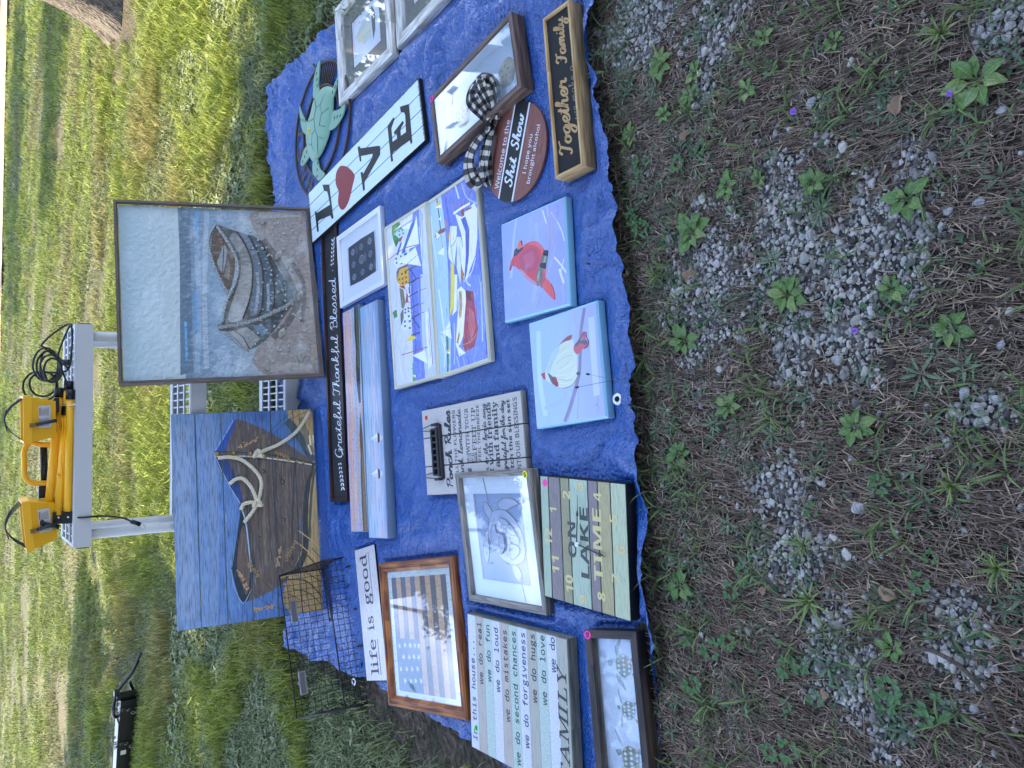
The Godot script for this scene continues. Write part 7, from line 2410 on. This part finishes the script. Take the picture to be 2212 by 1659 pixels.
func build_litter() -> void:
	var r := RandomNumberGenerator.new()
	r.seed = 5
	var vc := StandardMaterial3D.new()
	vc.vertex_color_use_as_albedo = true
	vc.roughness = 0.9
	# gravel in four broken shapes
	var wh := [[], [], [], []]
	var tn := [[], [], [], []]
	var made := 0
	for i in 190000:
		if made > 52000:
			break
		var x := r.randf_range(-1.9, 2.1)
		var z := r.randf_range(-1.75, 0.15)
		if not on_bare(x, z):
			continue
		var g := gravelness(x, z)
		if r.randf() > g * 0.95 + 0.04:
			continue
		var s := 0.0026 + 0.0052 * pow(r.randf(), 2.4) + (0.007 * r.randf() if r.randf() < 0.035 else 0.0)
		var b := Basis.from_euler(V(r.randf() * 6, r.randf() * 6, r.randf() * 6)).scaled(V(s * r.randf_range(0.9, 1.4), s * r.randf_range(0.6, 0.9), s))
		var k := r.randi() % 4
		wh[k].append(T(V(x, ground_y(x, z) + s * 0.35, z), b))
		var v := r.randf_range(0.16, 0.46) if r.randf() < 0.85 else r.randf_range(0.05, 0.14)
		tn[k].append(Color(v * 1.04, v * r.randf_range(0.95, 1.0), v * r.randf_range(0.82, 0.94)))
		made += 1
	for k in 4:
		scatter("gravel", stone_mesh(2, 80 + k), vc, wh[k], tn[k], "grey broken gravel lying in patches before the tarp")
	# chopped pine needles
	var nd := begin()
	var pr := [V(-0.5, 0, -0.02), V(-0.17, 0.03, 0.01), V(0.17, 0.03, 0.012), V(0.5, 0, -0.02)]
	for i in 3:
		quad(nd, pr[i] + V(0, 0, -0.025), pr[i + 1] + V(0, 0, -0.025), pr[i + 1] + V(0, 0.02, 0), pr[i] + V(0, 0.02, 0), V(0, 1, -1))
		quad(nd, pr[i] + V(0, 0, 0.025), pr[i + 1] + V(0, 0, 0.025), pr[i + 1] + V(0, 0.02, 0), pr[i] + V(0, 0.02, 0), V(0, 1, 1))
	var nm := done(nd)
	var nw := []
	var nc := []
	for i in 150000:
		if nw.size() > 82000:
			break
		var x := r.randf_range(-1.5, 1.7)
		var z := r.randf_range(-1.7, 0.1)
		if not on_bare(x, z):
			continue
		var g := gravelness(x, z)
		if r.randf() < g * 0.93:
			continue
		var long := r.randf() < 0.06
		var l := r.randf_range(0.04, 0.09) if long else r.randf_range(0.007, 0.026)
		var w := 0.024 if long else r.randf_range(0.035, 0.075)
		var flow := nz.get_noise_2d(x * 2.0, z * 2.0 + 70.0) * 3.0
		var b := Basis.from_euler(V(r.randf_range(-0.5, 0.5), flow + r.randfn() * 0.9, r.randf_range(-0.22, 0.22))).scaled(V(l, w * 0.8, w))
		nw.append(T(V(x, ground_y(x, z) + r.randf_range(0.001, 0.007), z), b))
		var t := r.randf()
		var c := Color(0.14, 0.095, 0.070).lerp(Color(0.44, 0.33, 0.25), t * t)
		if r.randf() < 0.06:
			c = Color(0.50, 0.38, 0.24)
		nc.append(c)
	scatter("needle_litter", nm, vc, nw, nc, "brown pine needle litter on the ground before the tarp")
	# small clover and sprigs that creep through the litter
	var cl := SurfaceTool.new()
	cl.begin(Mesh.PRIMITIVE_TRIANGLES)
	var lf := leaf_mesh(0.5, 0.42, 0.0, 0.1, 0.25, 0, 0.9)
	for k in 3:
		cl.append_from(lf, 0, Transform3D(Basis(Vector3.UP, TAU * k / 3.0), V(0, 0.35, 0)))
	var sp := SurfaceTool.new()
	sp.begin(Mesh.PRIMITIVE_TRIANGLES)
	var ll := leaf_mesh(1.0, 0.2, 0.05, 0.3, 0.3, 0, 0.8)
	for k in 5:
		sp.append_from(ll, 0, Transform3D(Basis(Vector3.UP, TAU * k / 5.0 + 0.3 * (k % 2)) * Basis(Vector3.BACK, 0.2 + 0.15 * (k % 3)), Vector3.ZERO))
	var bl := SurfaceTool.new()
	bl.begin(Mesh.PRIMITIVE_TRIANGLES)
	var bb := leaf_mesh(1.0, 0.06, 0.0, 0.55, 0.3, 0, 0.5)
	for k in 4:
		bl.append_from(bb, 0, Transform3D(Basis(Vector3.UP, TAU * k / 4.0 + 0.5 * k) * Basis(Vector3.BACK, 0.35 + 0.2 * (k % 2)), Vector3.ZERO))
	var kinds := [["clover", cl.commit(), 0.010, 0.019, Color(0.060, 0.110, 0.052), 2300], ["sprigs", sp.commit(), 0.016, 0.034, Color(0.105, 0.150, 0.085), 1500], ["thin_grass", bl.commit(), 0.03, 0.075, Color(0.120, 0.165, 0.062), 1100]]
	for q in kinds:
		var w := []
		var c := []
		for i in 60000:
			if w.size() >= q[5]:
				break
			var x := r.randf_range(-1.6, 1.9)
			var z := r.randf_range(-1.7, 0.1)
			if not on_bare(x, z):
				continue
			var patch := nz.get_noise_2d(x * 5.0 + q[5], z * 5.0)
			var near_edge := 0.35 * smoothstep(0.4, 0.0, z - tarp_edge(x))
			if patch + near_edge - gravelness(x, z) * 0.25 < r.randf_range(-0.15, 0.6):
				continue
			var s := r.randf_range(q[2], q[3])
			w.append(T(V(x, ground_y(x, z), z), Basis.from_euler(V(r.randf_range(-0.2, 0.2), r.randf() * 6, r.randf_range(-0.2, 0.2))).scaled(Vector3.ONE * s)))
			c.append((q[4] as Color) * r.randf_range(0.65, 1.35))
		scatter(q[0], q[1], mats["blade"], w, c, "small green " + (q[0] as String).replace("_", " ") + " growing through the litter")


# ------------------------------------------------------------------ lawn

func blade_clump(n: int, h0: float, h1: float, spread: float, wd: float, bend: float, sd: int) -> ArrayMesh:
	var r := RandomNumberGenerator.new()
	r.seed = sd
	var st := begin(true)
	for k in n:
		var a := r.randf() * TAU
		var p := V(r.randfn(), 0, r.randfn()) * spread
		var h := r.randf_range(h0, h1)
		var d := V(cos(a), 0, sin(a))
		var s := V(-sin(a), 0, cos(a)) * wd * r.randf_range(0.7, 1.3)
		var b := bend * r.randf_range(0.3, 1.5)
		var q := [p, p + V(0, h * 0.5, 0) + d * h * b * 0.18, p + V(0, h * (0.95 - b * 0.25), 0) + d * h * b * 0.7]
		quad(st, q[0] - s * 0.6, q[0] + s * 0.6, q[1] + s * 0.5, q[1] - s * 0.5, d + V(0, 0.3, 0))
		tri(st, q[1] - s * 0.5, q[1] + s * 0.5, q[2], d + V(0, 0.3, 0))
	return done(st)


func build_lawn() -> void:
	var r := RandomNumberGenerator.new()
	r.seed = 17
	var meshes := [blade_clump(15, 0.03, 0.08, 0.034, 0.0026, 1.5, 1), blade_clump(15, 0.015, 0.05, 0.038, 0.0030, 2.0, 2), blade_clump(11, 0.06, 0.14, 0.022, 0.0030, 0.9, 3), blade_clump(16, 0.03, 0.07, 0.05, 0.0040, 1.2, 4)]
	var w := [[], [], [], []]
	var c := [[], [], [], []]
	for band in [[-3.2, -5.0, 1500.0], [-5.0, -7.5, 1050.0], [-7.5, -11.0, 480.0], [-11.0, -16.0, 220.0], [-16.0, -24.6, 110.0], [-1.5, -3.2, 1300.0]]:
		var z0: float = band[0]
		var z1: float = band[1]
		var half := absf(z1) * 0.56 + 1.3
		var n := int(band[2] * (z0 - z1) * half * 2.0)
		for i in n:
			var z := r.randf_range(z1, z0)
			var x := r.randf_range(-half, half)
			if absf(x) > absf(z) * 0.56 + 1.3:
				continue
			var l := lawnness(x, z)
			if r.randf() > l:
				continue
			if x > -1.40 + 0.04 * (z + 3.8) and x < 1.69 and z > -3.84 - (x + 1.377) * 0.152 and z < -1.2:
				continue
			var dry := smoothstep(0.05, 0.5, nz.get_noise_2d(x * 0.35, z * 0.5 + 3.0) + 0.15 * r.randfn())
			var tall := smoothstep(0.15, 0.45, nz.get_noise_2d(x * 0.8 + 20.0, z * 0.9) + (0.3 if z > -8.5 and z < -5.6 else 0.0))
			if z < -10.0:
				tall *= 0.2
			var k := 0
			var u := r.randf()
			if u < tall * 0.6:
				k = 2
			elif z > -5.3 and u < 0.75 and (x < -1.2 or nz.get_noise_2d(x * 2.0, z * 2.0) > 0.1):
				k = 3
			elif dry > 0.5 or u > 0.6:
				k = 1
			if k != 2 and r.randf() < 0.22:
				k = 3
			var s := r.randf_range(0.6, 1.35) * (1.0 if z > -9.0 else 1.0 + (-9.0 - z) * 0.035)
			w[k].append(T(V(x, ground_y(x, z) - 0.004, z), Basis(Vector3.UP, r.randf() * TAU).scaled(V(s * (1.3 if z < -9.0 else 1.0), s, s * (1.3 if z < -9.0 else 1.0)))))
			var col := Color(0.180, 0.240, 0.035).lerp(Color(0.260, 0.275, 0.060), r.randf())
			col = col.lerp(Color(0.28, 0.22, 0.10), dry * r.randf_range(0.3, 0.95))
			if k == 3:
				col = Color(0.14, 0.18, 0.075).lerp(Color(0.22, 0.24, 0.13), r.randf())
			c[k].append(col * r.randf_range(0.6, 1.45))
	for k in 4:
		scatter("lawn_grass", meshes[k], mats["blade"], w[k], c[k], "yellow-green lawn grass behind the tarp")
	# broad pale weed leaves at the lawn's near edge
	var sp := SurfaceTool.new()
	sp.begin(Mesh.PRIMITIVE_TRIANGLES)
	var ll := leaf_mesh(1.0, 0.55, 0.1, 0.25, 0.25, 0, 0.75)
	for k in 5:
		sp.append_from(ll, 0, Transform3D(Basis(Vector3.UP, TAU * k / 5.0 + 0.4 * (k % 2)) * Basis(Vector3.BACK, 0.25 + 0.2 * (k % 3)), V(0, 0.3 + 0.25 * (k % 2), 0)))
	var ww := []
	var wc := []
	for i in 24000:
		var x := r.randf_range(-5.0, 4.5)
		var z := r.randf_range(-6.2, -1.5)
		var l := lawnness(x, z)
		if l < 0.5 or absf(x) > absf(z) * 0.56 + 1.2:
			continue
		if x > -1.42 + 0.04 * (z + 3.8) and x < 1.70 and z > -3.86 - (x + 1.377) * 0.152 and z < -1.2:
			continue
		if nz.get_noise_2d(x * 1.4 + 3.0, z * 1.4) < r.randf_range(-0.5, 0.5) + (0.25 if x > -1.0 else -0.15):
			continue
		var s := r.randf_range(0.022, 0.046)
		ww.append(T(V(x, ground_y(x, z), z), Basis(Vector3.UP, r.randf() * TAU).scaled(Vector3.ONE * s)))
		wc.append(Color(0.145, 0.185, 0.085).lerp(Color(0.26, 0.29, 0.17), r.randf()) * r.randf_range(0.8, 1.1))
	scatter("weed_leaves", sp.commit(), mats["blade"], ww, wc, "pale broad weed leaves at the near edge of the lawn")
